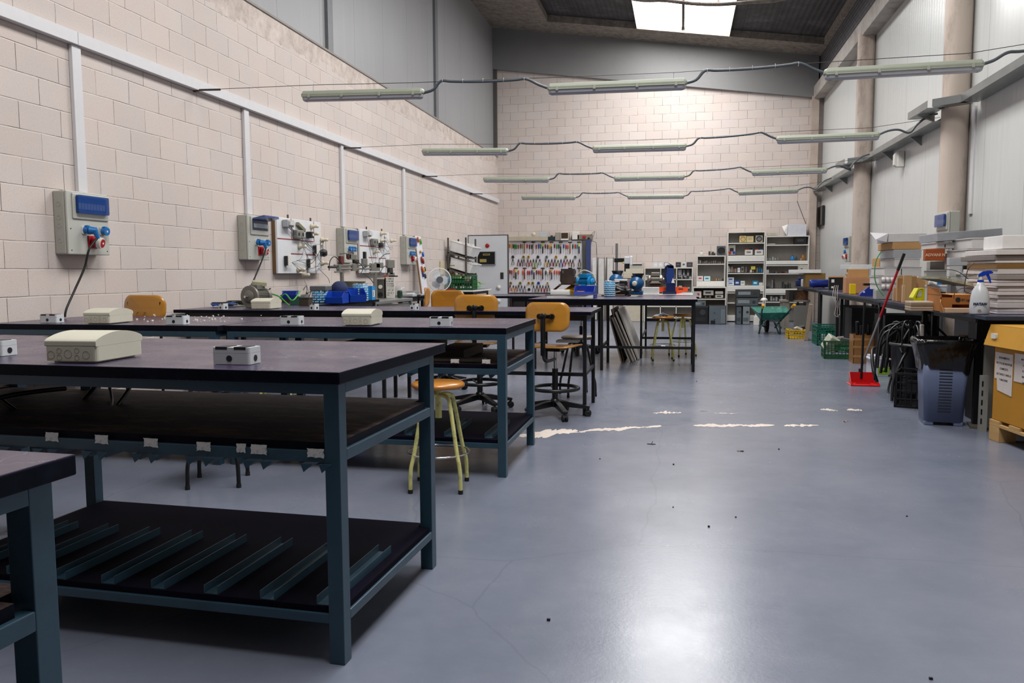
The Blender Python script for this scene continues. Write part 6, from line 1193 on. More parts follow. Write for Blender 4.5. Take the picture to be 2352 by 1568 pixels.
# ---------------------------------------------------------------- computers on the floor
PCG = mat('5f6a70', .4, .3); PCB = mat('0d0d0f', .4)
def pc(px0, px1, pyt, pyb, Y, label, front='fan', body=PCB, side=None, base=None, dy=.42):
    def det(r, W_, H):
        m = MB(); m.box(-W_ / 2 + .008, W_ / 2 - .008, -.006, 0, .01, H - .01); m.build('front_plate', side or PCG, r, bevel=.002)
        if front == 'open':
            m = MB(); [m.box(W_ * .20, W_ / 2 - .015, -.010, -.006, .04 + .028 * k, .055 + .028 * k) for k in range(int((H - .1) / .028))]; m.build('drive_bays', mat('8a949a', .4, .3), r); MB().box(-W_ * .38, -W_ * .12, -.011, -.006, .0, .09).build('psu_bracket', BLACK, r); [MB().box(-W_ * .22, -W_ * .12, -.009, -.006, H * f, H * f + .012).build('slot', BLACK, r) for f in (.25, .6)]
        elif front == 'fan': MB().cyl((W_ * .15, -.009, H * .68), (W_ * .15, -.006, H * .68), min(W_, H) * .18, 20).build('fan_grille', mat('2a2e32', .5), r); [MB().box(-W_ * .4, W_ * .3, -.009, -.006, H * (.2 + .07 * k), H * (.23 + .07 * k)).build('expansion_slot', mat('252a2e', .5), r) for k in range(3)]
        else: MB().box(-W_ * .42, W_ * .1, -.009, -.006, H * .35, H * .75).build('io_plate', mat('7f888c', .4), r); MB().cyl((W_ * .3, -.009, H * .5), (W_ * .3, -.006, H * .5), H * .2, 16).build('grille', mat('2a2e32', .5), r)
    return fbox(px0, px1, pyt, pyb, Y, 'computer_case', label, 'computer', body, dy, det, 'old computer cases', base=base)
pc(1627.5, 1668, 702, 745, 18.75, 'open computer case showing its metal drive bays, on the floor before the low shelf', 'open', base=.0)
pc(1590, 1627, 704, 743, 18.78, 'black computer case on the floor beside the open one', 'fan', side=PCB, base=0)
zpc = P(1610, 704, y=18.78).z; pc(1590, 1622, 691, 704, 18.80, 'grey computer lying flat on the black case', 'flat', base=zpc + .003)
pc(1690.5, 1704, 703, 744, 18.80, 'narrow computer case standing left of the wheelbarrow stack', 'fan', base=0); pc(1705, 1723, 703, 744, 18.72, 'silver-fronted computer tower under the lying cases', 'fan', side=mat('8c9698', .35, .4), base=0)
zpc = P(1710, 703, y=18.8).z; pc(1690.5, 1742, 684, 702.5, 18.76, 'grey computer case lying across the towers, lower one', 'flat', side=mat('4d5458', .5), base=zpc + .003)
z2_ = P(1710, 684, y=18.76).z; pc(1691, 1746, 665, 683.5, 18.78, 'dark computer case lying on top of the stack of cases', 'flat', side=mat('33383c', .5), base=z2_ + .008)
fbox(1731, 1744, 727, 743, 18.6, 'white_canister', 'white canister on the floor behind the wheelbarrow tray', 'canister', OFFW, .12, lambda r, W_, H: MB().cyl((0, .06, H), (0, .06, H + .05), .03, 12).build('cap', OFFW, r), base=0)
q = P(1755, 690, y=18.4); root = thing('desk_lamp', 'white dome lamp shade leaning by the computer stack', 'lamp', (q.x, 18.4, 0)); MB().lathe([(0, q.z + .06), (.05, q.z + .05), (.085, q.z)], n=24).build('shade', WHITE, root, solid=.004); MB().cyl((0, 0, 0), (0, 0, q.z + .045), .006, 10).build('stem', STEEL, root); MB().lathe([(0, 0), (.11, 0), (.11, .02), (0, .03)], n=20).build('base', STEEL, root)
# grey cabinets in the right corner
GM = mat('8b8479', .5, var=.06); 
root = thing('metal_desk', 'grey metal desk frame at the right behind the wheelbarrow', 'desk', (P(1795, 700, y=17.3).x, 17.3, 0)); xw = P(1861, 700, y=17.3).x - root.location.x; zd = P(1830, 689, y=17.3).z
MB().box(0, xw, 0, .5, zd - .04, zd).build('top', GM, root, bevel=.004); [MB().box(a, a + .05, b_, b_ + .05, 0, zd - .04).build('leg', GM, root) for a in (.02, xw - .07) for b_ in (.02, .43)]; MB().box(.02, .16, .03, .47, .05, zd - .04).build('side_locker', GM, root)
rbox('brown_crate', 'dark brown box with an orange lower edge on the metal desk', 'box', root.location.x + .12, root.location.x + .52, 17.35, 17.7, zd + .002, zd + .20, mat('2b1a10', .6, dirt='b5763c', dirt_amt=.6))
rbox('grey_board', 'grey flat board standing under the metal desk', 'board', root.location.x + .22, root.location.x + .56, 17.05, 17.12, 0, .50, mat('6f6c66', .6))
fbox(1812, 1822, 666, 690, 17.2, 'machine_vise', 'dark machine vise standing on the metal desk', 'vise', mat('2a2a2c', .4, .3), .12, base=zd + .002); 
# ================================================================ WHEELBARROW
root = thing('wheelbarrow', 'green wheelbarrow with yellow grips parked near the back, handles toward us', 'wheelbarrow', (P(1769, 768, z=0).x, 16.25, 0), R_(0)); WG = mat('2a7a6a', .4, dirt='9fc0b4', dirt_amt=.5, dscale=9); WF = mat('123c38', .45); k_ = 16.25 / 1850
def wb(px, py, dy=0): q = P(px, py, y=16.25 + dy); return Vector((q.x - root.location.x, dy, q.z))
rim = [wb(1724, 705, .3), wb(1805, 705, .3), wb(1815, 718, -.35), wb(1742, 718, -.35)]; flo = [wb(1748, 722, .15) + Vector((0, 0, -.12)), wb(1795, 722, .15) + Vector((0, 0, -.12)), wb(1796, 733, -.2), wb(1751, 733, -.2)]
m = MB(); vs = rim + flo; m.add(vs, [(0, 1, 5, 4), (1, 2, 6, 5), (2, 3, 7, 6), (3, 0, 4, 7), (4, 5, 6, 7)]); m.build('tray', WG, root, solid=.006, bevel=.02)
MB().tube(rim, .010, 6, closed=True).build('rim', WG, root)
for (g, f_, nm) in ((((1752, 703), (1749, 722), (1750, 745), (1762, 752)), 1, 'l'), (((1822, 703), (1806, 722), (1794, 735), (1780, 752)), -1, 'r')):
    pts = [wb(*p_, dy=d_) for p_, d_ in zip(g, (-.75, -.4, -.1, .35))]; MB().tube(pts, .016, 8, sub=5).build('handle_tube', WF, root); d_ = (pts[0] - pts[1]).normalized(); MB().cyl(pts[0] - d_ * .06, pts[0] + d_ * .07, .026, 12).build('grip', mat('d9a21c', .5), root)
for s_ in (-1, 1):
    a = Vector((s_ * .17, -.25, .30)); MB().tube([a, Vector((s_ * .19, -.26, .02)), Vector((s_ * .18, -.10, .02)), Vector((s_ * .08, .05, .30))], .014, 8, sub=3).build('stand_leg', WF, root); MB().tube([Vector((s_ * .18, -.27, .12)), Vector((s_ * .06, -.24, .27))], .012, 6).build('brace', mat('55585a', .4, .3), root)
MB().torus((0, .32, .16), .13, .038, 'x', 32, 10).build('tyre', RUBBER, root); MB().cyl((-.03, .32, .16), (.03, .32, .16), .05, 16).build('hub', mat('3a6a5e', .5), root)
# yellow crate, board, green crates
YC = mat('c4a012', .45); q0, q1 = P(1804, 776, z=0), P(1845, 779, z=0); crate('low yellow plastic crate with scrap parts on the floor', (q0.x + .18, 15.15, 0), R_(0), .30, .42, .15, YC, 3)
rd = random.Random(4)
for k in range(4): o = MB().cbox((0, 0, 0), (.05 + .03 * k, .12, .04)).build('scrap_part', mat(('8a8378', '5b554e', 'c9c3b8', '3c3834')[k], .6), bevel=.004); tag(place(o, (q0.x + .10 + .06 * k, 15.0 + .08 * k, .14 + .01 * k), rot=(.2 * k, .3, k)), ('grey metal scrap in the yellow crate', 'brown metal scrap in the yellow crate', 'white tube end in the yellow crate', 'dark scrap at the back of the yellow crate')[k], 'scrap')
b_ = P(1847, 780, z=0); o = MB().box(-.03, .03, 0, .30, 0, .62).build('leaning_board', mat('8a7a6a', .7, var=.12)); tag(place(o, (b_.x, 14.55, .005), rot=(0, .10, R_(-8))), 'narrow grey-brown board leaning beside the green crate', 'board')
crate('dark teal green plastic crate under the right tables, farther of two', (2.36, 13.9, 0), R_(0), .42, .55, .31, mat('0d5a48', .45), 4, 'green crates on the floor')
c_ = crate('green plastic crate holding printer parts, nearer of two', (2.16, 11.75, 0), R_(-3), .46, .36, .24, mat('0b4a26', .45), 4, 'green crates on the floor')
text_obj('SAJONU', .045, 'lettering', mat('4f9a74', .5), c_, (.06, -.184, .15), (PI / 2, 0, 0))
for k, (dx, w_, h, c2, l_) in enumerate(((-.13, .16, .20, 'a9a99a', 'beige curved printer cover in the nearer green crate'), (.05, .18, .16, '6f6f70', 'grey printer panel in the nearer green crate'), (.0, .10, .20, '9a8f88', 'pinkish bracket in the nearer green crate'))):
    o = MB().cbox((0, 0, 0), (w_, .20 if k == 0 else .03, h)).build('printer_part', mat(c2, .5), bevel=.015); tag(place(o, (2.16 + dx, 11.72 + .03 * k, .20), rot=(.25, .5 - .3 * k, .2)), l_, 'printer part')
# brown taped box with tubes
q = P(1963, 836, z=0); root = thing('taped_box', 'brown tape-wrapped cardboard box of black tubes on the floor', 'box', (2.36, 11.05, 0)); m = MB(); t_ = .006
for (a, b_, c2, d_) in ((-.17, .17, 0, t_), (-.17, .17, .28 - t_, .28), (-.17, -.17 + t_, 0, .28), (.17 - t_, .17, 0, .28)): m.box(a, b_, c2, d_, 0, .37)
m.build('carton', mat('8f6238', .35, var=.12, bump=.6, bscale=25), root); [MB().box(-.173, .173, -.002, 0, z, z + .03).build('tape_band', mat('a87c4c', .25), root) for z in (.08, .2, .3)]
m = MB(); rd = random.Random(1); [m.cyl((2.28 + .05 * k, 11.2, .05), (2.22 + .08 * k, 11.1 + rd.uniform(-.1, .1), .46 + rd.uniform(0, .1)), .022, 8) for k in range(5)]; tag(m.build('black_tubes', CAB), 'bundle of black tubes sticking out of the taped box', 'tubes', kind='stuff')
# ================================================================ TABLES ON THE PANEL WALL
RG = 'tables along the panel wall'; RE = mat('13293d', .4, var=.1)
rt = [thin_table('nearest table along the panel wall, spray bottle on its corner', 2.10, 3.05, 6.22, 7.95, .875, edge=RE, group=RG, stretch=False, lt=.04, yin=.55, legs_in=.12), thin_table('second table along the panel wall under the wooden boards', 2.15, 2.88, 7.99, 9.85, .872, edge=RE, group=RG, stretch=False, lt=.04),
      thin_table('third table along the panel wall under the yellow pack', 2.20, 2.88, 9.9, 12.72, .874, edge=RE, group=RG, stretch=False, lt=.04), thin_table('fourth table along the panel wall under the blue tank', 2.30, 2.88, 12.76, 14.8, .872, edge=RE, group=RG, stretch=False, lt=.04), thin_table('farthest table along the panel wall under the laptop', 2.42, 3.0, 15.45, 18.5, .875, edge=RE, group=RG, stretch=False, lt=.04)]
ZR = .877
for i_, (x0, y0, y1) in enumerate(((2.25, 8.05, 9.6), (2.32, 10.0, 11.6))): rbox('hanging_board', 'grey panel hanging behind the %s table legs along the panel wall' % ('second', 'third')[i_], 'panel', 2.93, 2.95, y0, y1, .25, .82, mat('85868a', .5), 'grey panels under the tables')
def cbx(pxl, pxc, pxr, pyt, pyb, Y, name, label, cat, m_, zb=None, bevel=.004, det=None, rz=0, rx=0, group=None, top=None):
    a = P(pxc, pyb, y=Y); z0 = a.z if zb is None else zb; t_ = P(pxc, pyt, y=Y).z if top is None else top; xr = P(pxr, pyb, y=Y).x; y1 = P(pxl, (pyt + pyb) / 2, x=a.x).y; D = max(.03, min(1.2, y1 - Y)); W_ = xr - a.x; H = t_ - z0
    root = thing(name, label, cat, (a.x, Y, z0), 0, group, rot=(rx, 0, rz)); MB().box(0, W_, 0, D, 0, H).build('shell', m_, root, bevel=bevel)
    if det: det(root, W_, D, H)
    return root, z0 + H
# first stack: on the second/third table
GC1 = mat('9fa0a3', .45); WC = mat('cbc8c6', .5, dirt='a39c95', dirt_amt=.4); Y0 = 9.7
def lip(r, W_, D, H): MB().box(-.008, W_ + .008, -.008, D, H - .008, H).build('rim', WC, r, bevel=.002)
def slot(r, W_, D, H): lip(r, W_, D, H); MB().box(W_ * .45, W_ * .45 + .008, -.003, 0, .01, H - .02).build('slot', BLACK, r)
z = ZR; _, z = cbx(2005, 2012, 2052, 666, 686, Y0, 'grey_casing', 'grey casing at the bottom of the left white stack', 'casing', mat('9a9b98', .5), zb=ZR)
for k, (a, b_, l_) in enumerate(((650, 665, 'ribbed white tray above the grey casing in the left stack'), (634, 649, 'upper ribbed white tray in the left stack'))):
    def ribs(r, W_, D, H): lip(r, W_, D, H); m = MB(); [m.lathe([(0, 0), (.022, 0), (.022, H * .7), (0, H * .7)], (W_ * .25 + .045 * j, -.005, .01), 10) for j in range(int(W_ * .75 / .045))]; m.build('ribs', mat('d9d2cf', .5), r)
    _, z = cbx(1998, 2018, 2052 + 10, a, b_, Y0, 'ribbed_tray', l_, 'tray', WC, zb=z + .002, det=ribs)
for (l, c, r__, a, b_, m2, l_, dt, n_) in ((2001, 2031, 2116, 613, 633, WC, 'long white casing with a dark slot in the left stack', slot, 'white_casing'), (2022, 2055, 2113, 593, 612, WC, 'white drawer casing in the left stack, below the grey one', lip, 'white_casing'), (2021, 2052, 2116, 573, 592, GC1, 'grey casing under the cardboard box in the left stack', None, 'grey_casing'), (2016.5, 2050, 2116, 556, 572.5, CARD, 'flat brown cardboard box near the top of the left stack', None, 'cardboard_box'), (2014, 2040, 2128, 536, 555, WC, 'crumpled white casing topping the left stack', lambda r, W_, D, H: MB().add([(0, 0, H), (.0, D, H), (-.10, D * .8, H + .03), (-.12, .05, H * .3), (-.02, -.02, 0)], [(0, 1, 2, 3), (0, 3, 4)]).build('bent_flap', mat('9a979a', .5), r, solid=.003), 'white_casing')):
    _, z = cbx(l, c, r__, a, b_, Y0, n_, l_, 'casing' if 'casing' in n_ else 'box', m2, zb=z + .002, det=dt)
rbox('open_carton', 'brown cardboard box standing behind the long white trunking', 'box', 2.50, 2.85, 11.2, 11.6, ZR, 1.36, CARD)
# middle stack
Y1 = 7.55
def adv(r, W_, D, H): text_obj('ADVANI N', .036, 'lettering', mat('e4b89c', .5), r, (W_ / 2, -.004, H * .48), (PI / 2, 0, 0), bold=.0012, sx=.95)
z = ZR
_, z = cbx(2124, 2134, 2176, 655, 690, Y1 + .55, 'carton_base', 'brown carton under the pale casings behind the printer', 'box', CARD, zb=ZR, top=1.10)
_, z = cbx(2122, 2127, 2177, 620, 638, Y1 + .45, 'pale_casing', 'pale casing with a rim below the orange box', 'casing', mat('aaa7a0', .5), zb=z + .002, det=lip)
_, z = cbx(2128, 2136, 2170, 600, 619, Y1 + .5, 'grey_tub', 'grey tub wedged under the orange box', 'tub', mat('8f8d87', .5), zb=z + .002)
_, z2_ = cbx(2120, 2125, 2170, 579, 601, Y1 + .35, 'orange_box', 'orange-brown box with pale lettering tilted in the middle stack', 'box', mat('a04a18', .5), zb=z + .004, det=adv, top=z + .11)
_, z3_ = cbx(2116, 2150, 2192, 556, 579, Y1 + .35, 'white_casing', 'white casing above the orange lettered box', 'casing', WC, zb=z2_ + .002, det=slot)
r_, z4_ = cbx(2112, 2154, 2303, 535, 553, Y1 + .3, 'grey_channel', 'long grey channel casing lying tilted on top of the middle stack', 'casing', mat('9b9da2', .4), zb=z3_ + .004, rz=0)
r_.rotation_euler = (0, R_(-4), 0)
z = ZR
for k, (a, b_, c_, l_, l, c, r__) in enumerate(((636, 690, 'b9b9ba', 'tall white cabinet box carrying the middle casings', 2174, 2182, 2258), (611, 634, 'bcbcbe', 'white box with sockets and black plug in the middle stack', 2174, 2180, 2262), (592, 610, 'a9aaad', 'grey-white box below the long white casings', 2174, 2180, 2258))):
    def dt(r, W_, D, H, k=k):
        if k == 1: MB().box(.10, .14, -.03, 0, H * .5, H * .5 + .05).build('black_plug', BLACK, r, bevel=.004); MB().box(.05, .08, -.02, 0, .02, .05).build('white_switch', OFFW, r); MB().tube([(.12, -.02, H * .55), (.18, -.05, .03), (.20, -.06, -.06)], .003, 5, sub=5).build('lead', CAB, r); MB().tube([(-.05, -.02, H * .7), (.05, -.05, H * .5), (.17, -.05, -.05)], .003, 5, sub=5).build('lead', CAB, r)
    _, z = cbx(l, c, r__, a, b_, Y1 - .05, 'white_box', l_, 'box', mat(c_, .5), zb=z + .002, det=dt)
_, z = cbx(2175, 2222, 2310, 572, 589, Y1 - .1, 'white_casing', 'long white casing with a black slot, lower of two on the right', 'casing', WC, zb=z + .002, det=slot)
_, z = cbx(2187, 2232, 2360, 546, 570, Y1 - .1, 'white_casing', 'long white casing with a black slot, upper of two on the right', 'casing', WC, zb=z + .002, det=slot)
# board stack on the right
lays = [1222, 1190, 1130, 1045, 985, 930, 870, 820, 790, 735, 688, 604, 522, 432, 388, 304, 215]; cols = ['c6c1c3', 'cfc8c8', 'c2bbb8', 'd0cac8', 'c0b8b6', 'cdc5c2', 'bfb6b2', 'cac2c0', 'c7bfbc', 'c4bcba', '8e8682', 'c9c4c2', '7a5a2c', 'd0cac6', '77706c', 'd2cdca']
rd = random.Random(10); z = ZR; nm = ['lowest', 'second from the bottom', 'third from the bottom', 'fourth from the bottom', 'fifth from the bottom', 'sixth from the bottom', 'seventh from the bottom', 'eighth from the bottom', 'ninth from the bottom', 'seventh from the top', 'sixth from the top', 'fifth from the top', 'fourth from the top', 'third from the top', 'second from the top', 'topmost']
for k in range(16):
    th = (lays[k] - lays[k + 1]) / 7.538 / 1850 * 6.55; q = P(2289 + rd.uniform(-3, 3) - (6 if k > 11 else 0), 700, y=6.50); D = .62 + rd.uniform(0, .15); W_ = .62 + (.1 if k > 11 else 0)
    o = MB().box(0, W_, 0, D, 0, th - .003).build('foam_board', mat(cols[k], .7, var=.05), bevel=.0035); place(o, (q.x, 6.50 + rd.uniform(-.015, .015), z), R_(rd.uniform(-1.5, 1.5))); z += th
    if k in (12,): tag(o, 'brown board with torn edges in the right pile, %s' % nm[k], 'board', 'boards piled on the nearest panel-wall table')
    else: tag(o, '%s board in the right pile, %s' % ({'8e8682': 'grey', '77706c': 'dark grey'}.get(cols[k], 'white'), nm[k]), 'board', 'boards piled on the nearest panel-wall table')
q = P(2306, 587, y=6.48); rbox('white_carton', 'bright white box on top of the right pile of boards', 'box', q.x, q.x + .5, 6.52, 6.9, z + .002, z + .10, WHITE)
# spray bottle
q = P(2257, 722, z=ZR); root = thing('spray_bottle', 'translucent white spray bottle with a blue trigger head on the table corner', 'bottle', (q.x + .0, q.y + .07, ZR), R_(-18)); SB = mat('c3c6c8', .3, var=.02)
MB().lathe([(0, 0), (.062, 0), (.066, .008), (.066, .06), (.062, .12), (.052, .17), (.036, .20), (.024, .215), (.021, .232), (0, .232)], n=32).build('bottle', SB, root)
MB().cyl((0, 0, .226), (0, 0, .250), .021, 24).build('blue_collar', mat('1237a0', .35), root); MB().cyl((0, 0, .25), (0, 0, .278), .013, 16).build('neck', OFFW, root)
m = MB(); m.prism([(-.015, .272), (-.018, .29), (.012, .312), (.060, .318), (.078, .306), (.074, .296), (.045, .292), (.02, .278)], -.014, .014, 'y'); m.build('trigger_head', mat('1237a0', .3), root, bevel=.004)
m = MB(); m.prism([(.028, .296), (.050, .294), (.062, .262), (.068, .228), (.060, .224), (.048, .25)], -.010, .010, 'y'); m.build('trigger', mat('1237a0', .3), root, bevel=.003); MB().prism([(-.018, .275), (-.026, .27), (-.012, .305), (.02, .312), (.02, .29)], -.012, .012, 'y').build('white_shroud', OFFW, root, bevel=.003)
text_obj('MATABI', .0245, 'lettering', mat('1b2740', .4), root, (.002, -.068, .075), (PI / 2, 0, 0), bold=.0015, shear=.12); MB().cyl((.0, -.067, .025), (.0, -.06, .025), .012, 14).build('emblem', mat('8a7a6e', .5), root)
# open cardboard box
q0, q1 = P(2160, 708, y=6.75), P(2236, 708, y=6.75); root = thing('open_cardboard_box', 'open orange-brown cardboard box with a round mark, lying by the spray bottle', 'box', (q0.x, 6.75, ZR)); W_ = q1.x - q0.x; H = P(2200, 677, y=6.75).z - ZR; D = .35; CB2 = mat('9a5f24', .7, var=.1); CB3 = mat('cf8f48', .7, var=.06); t_ = .005
m = MB(); m.box(0, W_, 0, D, 0, t_); m.box(0, W_, D - t_, D, 0, H); m.box(0, t_, 0, D, 0, H); m.box(W_ - t_, W_, 0, D, 0, H); m.box(0, W_ * .35, 0, t_, 0, H * .85); m.box(W_ * .35, W_, 0, t_, H * .45, H); m.build('carton', CB2, root)
MB().add([(.10, D, H), (W_, D, H), (W_, .02, H - .0), (.08, .02, H)], [(0, 1, 2, 3)]).build('top_flap', CB3, root, solid=.004); MB().add([(0, 0, H), (0, D, H), (-.0, D, H + .06), (-.01, .02, H + .05)], [(0, 1, 2, 3)]).build('side_flap', CB2, root, solid=.004); MB().add([(0, 0, 0), (0, 0, .10), (-.03, -.10, .08), (-.0, -.10, 0)], [(0, 1, 2, 3)]).build('front_flap', CB3, root, solid=.004)
MB().cyl((W_ * .52, -.004, H * .72), (W_ * .52, -.001, H * .72), .018, 20).build('round_mark', BLACK, root); text_obj('ET Light', .022, 'lettering', mat('3a1a14', .6), root, (W_ * .78, -.003, H * .70), (PI / 2, 0, 0), bold=.0006)
fbox(2173, 2234, 708, 713.5, 6.62, 'flat_wood', 'flat pale wooden board before the open cardboard box', 'board', mat('b99c80', .6), .08, base=ZR)
root = fbox(2093, 2158, 692, 713, 6.98, 'slat_bundle', 'plastic-wrapped bundle of pale wood slats on the table edge', 'bundle', None, .2, None, base=ZR); 
for k in range(4): MB().box(-.12, .12, -.05 + .004 * (k % 2), .13, .019 * k + .001, .019 * k + .017).build('slat', mat(('a8917a', 'b9a48e', '8a765f', 'c4b19c')[k], .35, var=.1), root, bevel=.002)
# printer, yellow detector
def prt(r, W_, D, H):
    MB().box(.02, W_ * .52, -.004, 0, H * .22, H * .68).build('dark_window', mat('15181b', .2), r, bevel=.002); MB().box(-.005, W_ + .005, -.005, D, H - .02, H).build('lid', mat('c9c9cb', .35), r, bevel=.006); MB().box(W_ * .30, W_ * .42, .02, .06, H, H + .02).build('blue_tab', mat('1f7fc0', .4), r); MB().box(W_ * .62, W_ * .7, .02, .06, H, H + .02).build('blue_tab', mat('1f7fc0', .4), r)
cbx(2124, 2128, 2212, 654, 690, 7.72, 'printer', 'light grey printer with blue tabs and a dark window behind the open box', 'printer', mat('b3b5b9', .4), zb=ZR, det=prt)
for k, px in enumerate((2146, 2156)): q = P(px, 648, y=7.8); m = MB(); m.lathe([(.05, 0), (.045, .03), (.02, .045), (0, .045)], n=20); m.lathe([(0, .002), (.05, 0)], n=20); tag(place(m.build('paper_cup_lid', WHITE), (q.x, 7.8, P(2160, 654, y=7.72).z + .002 + .02 * k)), 'white domed cap on the grey printer, %s one' % ('left', 'right')[k], 'cap')
root = fbox(2096, 2126, 660, 691, 8.35, 'yellow_detector', 'bright yellow portable device with clear window on the nearest panel-wall table', 'device', None, .16, None, base=ZR); YD = mat('d3cf14', .35)
m = MB(); m.prism([(-.03, 0), (.06, 0), (.062, .15), (-.01, .15), (-.055, .06)], 0, .14, 'y'); m.build('case', YD, root, bevel=.006); MB().prism([(-.02, .07), (.02, .07), (.03, .12), (.0, .125)], -.004, 0, 'y').build('window', mat('c3c8b8', .15), root); MB().tube([(-.03, -.01, .06), (-.01, -.03, .13), (.03, -.01, .14)], .003, 5, sub=5).build('lead', CAB, root)
for k, (c_, l_) in enumerate((('2a8fc0', 'clear and blue glassware bits beside the yellow device'), ('1a2a5a', 'dark blue plug beside the yellow device'))): q = P(2091 + k * 3, 692, y=8.6); tag(place(MB().lathe([(0, 0), (.018, 0), (.012, .05), (.02, .08), (0, .085)], n=12).build('small_fitting', mat(c_, .2, alpha=.8 if k == 0 else 1)), (q.x, 8.55 - k * .08, ZR)), l_, 'fitting')
# wood boards standing
for k, (a, b_, t_, Y_, c_, l_) in enumerate(((2060, 2078, 638, 9.1, 'b48b5c', 'wooden board standing at the left of the timber group'), (2075, 2093, 632, 9.0, 'c09766', 'tallest wooden board in the timber group'), (2092, 2104, 634, 9.0, 'a57c4c', 'narrow wooden board in the timber group'), (2103, 2124, 637, 9.1, 'b98e5e', 'wide wooden board at the right of the timber group'), (2051, 2059, 660, 9.25, 'c3a07a', 'short pale wood block with a printed strip at the table edge'), (2072, 2078, 655, 8.75, 'c7a580', 'short narrow wood block before the tall boards'))):
    p0, p1 = P(a, 690, y=Y_), P(b_, 690, y=Y_); zt = P(a, t_, y=Y_).z; o = MB().box(-(p1.x - p0.x) / 2, (p1.x - p0.x) / 2, 0, .05 if k < 4 else .03, 0, zt - ZR).build('wood_board', mat(c_, .6, var=.1, scale=3, stretch=(6, 1, 1)), bevel=.002); tag(place(o, ((p0.x + p1.x) / 2, Y_, ZR)), l_, 'board', 'boards standing on the second panel-wall table')
# slanted board with green paper
p0, p1 = P(2157, 638, y=7.3), P(2240, 656, y=7.0); m = MB(); m.add([(p0.x, 7.3, p0.z), (p1.x, 6.95, p1.z), (p1.x, 7.5, p1.z + .0), (p0.x, 7.9, p0.z)], [(0, 1, 2, 3)]); o = m.build('slanted_board', mat('6f6a50', .6, var=.2, scale=5, dirt='c9c4a6', dirt_amt=.7), solid=.02); tag(o, 'long olive-green board slanting down over the printer', 'board')
cable([P(2237, 604, y=6.6), P(2225, 615, y=6.6), P(2219, 635, y=6.6), P(2215, 665, y=6.6), P(2222, 671, y=6.6), P(2232, 666, y=6.6)], .0035, 'brown cable hanging in an S from the board pile over the open box', m_=mat('4a2a20', .5))
cable([P(2236, 662, y=6.6), P(2210, 662, y=6.6), P(2195, 670, y=6.6), P(2191, 680, y=6.6), P(2192, 686, y=6.6)], .003, 'thin brown cable curving over the open cardboard box', m_=mat('4a2a20', .5))
cable([P(2024, 577, y=9.2), P(2012, 600, y=9.2), P(2009, 635, y=9.2), P(2016, 660, y=9.2), P(2030, 680, y=9.2)], .006, 'green cable hanging down in front of the left white stack', m_=mat('4f9a5c', .4))
# far right items
rbox('yellow_pack', 'bright yellow pack standing before the wooden box', 'pack', P(1953, 670, y=11.85).x, P(1966, 670, y=11.85).x, 11.85, 11.95, ZR, P(1953, 652, y=11.85).z, mat('d6b80c', .45))
cbx(1936, 1942, 1996, 637, 674, 12.08, 'wooden_box', 'open plywood box filled with white fittings', 'box', mat('b0805a', .6, var=.08), zb=ZR)
q = P(1970, 637, y=11.2); m = MB(); rd = random.Random(6); zb_ = P(1942, 637, y=12.08).z
for k in range(14): m.cbox((2.42 + rd.uniform(-.1, .15), 12.22 + rd.uniform(-.08, .15), zb_ + .02 + rd.uniform(0, .04)), (.05, .04, .03), rot=(rd.uniform(0, 3),) * 3)
tag(m.build('white_fittings', mat('d9d2c4', .5)), 'heap of white fittings on the plywood box', 'fittings', kind='stuff')
def blk(r, W_, D, H): MB().box(W_ * .15, W_ * .35, -.004, 0, H * .6, H * .85).build('white_mark', OFFW, r); MB().box(W_ * .15, W_ * .30, -.004, 0, H * .15, H * .3).build('white_mark', OFFW, r); MB().box(-.01, W_ + .01, -.02, .01, H, H + .02).build('wood_rail', mat('c08a58', .6), r)
cbx(1902, 1904, 1937, 637, 669, 14.2, 'black_equipment', 'black equipment box with white marks beside the plywood box', 'equipment', mat('0e0e10', .4), zb=ZR, det=blk)
q0, q1 = P(1858, 652, y=13.4), P(1900, 652, y=12.9); root = thing('blue_tank', 'blue cylindrical tank lying on the fourth panel-wall table', 'tank', (P(1880, 661, y=16.0).x, 16.0, ZR)); MB().lathe([(0, -.17), (.045, -.168), (.07, -.155), (.074, -.14), (.074, .16), (0, .17)], (0, 0, .085), 24, ax='x').build('shell', mat('0b2a80', .35), root); [MB().box(s_ * .09 - .01, s_ * .09 + .01, -.04, .04, 0, .03).build('foot', BLACK, root) for s_ in (-1, 1)]
def lap(r, W_, H): MB().box(-W_ / 2 + .015, W_ / 2 - .015, -.002, 0, .02, H - .015).build('display', mat('c9d0d6', .15), r)
fbox(1840, 1857, 641, 657, 17.6, 'laptop_screen', 'small pale framed screen on the farthest panel-wall table', 'screen', WHITE, .02, lap, base=ZR)
m = MB(); q = P(1832, 655, y=16.2); m.cbox((0, 0, .06), (.16, .12, .12)); m.cbox((0.02, 0, .15), (.1, .1, .07), rot=(0, .4, 0)); o = m.build('blue_grinder', mat('101c50', .4), bevel=.02); tag(place(o, (P(1836, 655, y=18.2).x, 18.2, ZR)), 'dark blue grinder beside the framed screen', 'grinder')
root = thing('bench_vise', 'blue bench vise with teal parts at the table edge before the plywood box', 'vise', (P(1990, 676, y=11.0).x, 11.0, ZR)); VB = mat('0c2f8c', .35); m = MB(); m.prism([(-.09, 0), (.09, 0), (.08, .12), (.05, .13), (-.0, .10), (-.08, .03)], -.05, .05, 'y'); m.build('body', VB, root, bevel=.006); MB().cbox((.02, 0, .145), (.12, .07, .03)).build('jaw', BLACK, root); MB().cyl((.09, -.02, .05), (.14, -.02, .05), .03, 14).build('teal_knob', mat('1c8a9a', .4), root); MB().cyl((-.04, -.055, .05), (-.04, -.05, .05), .012, 12).build('white_cap', WHITE, root)
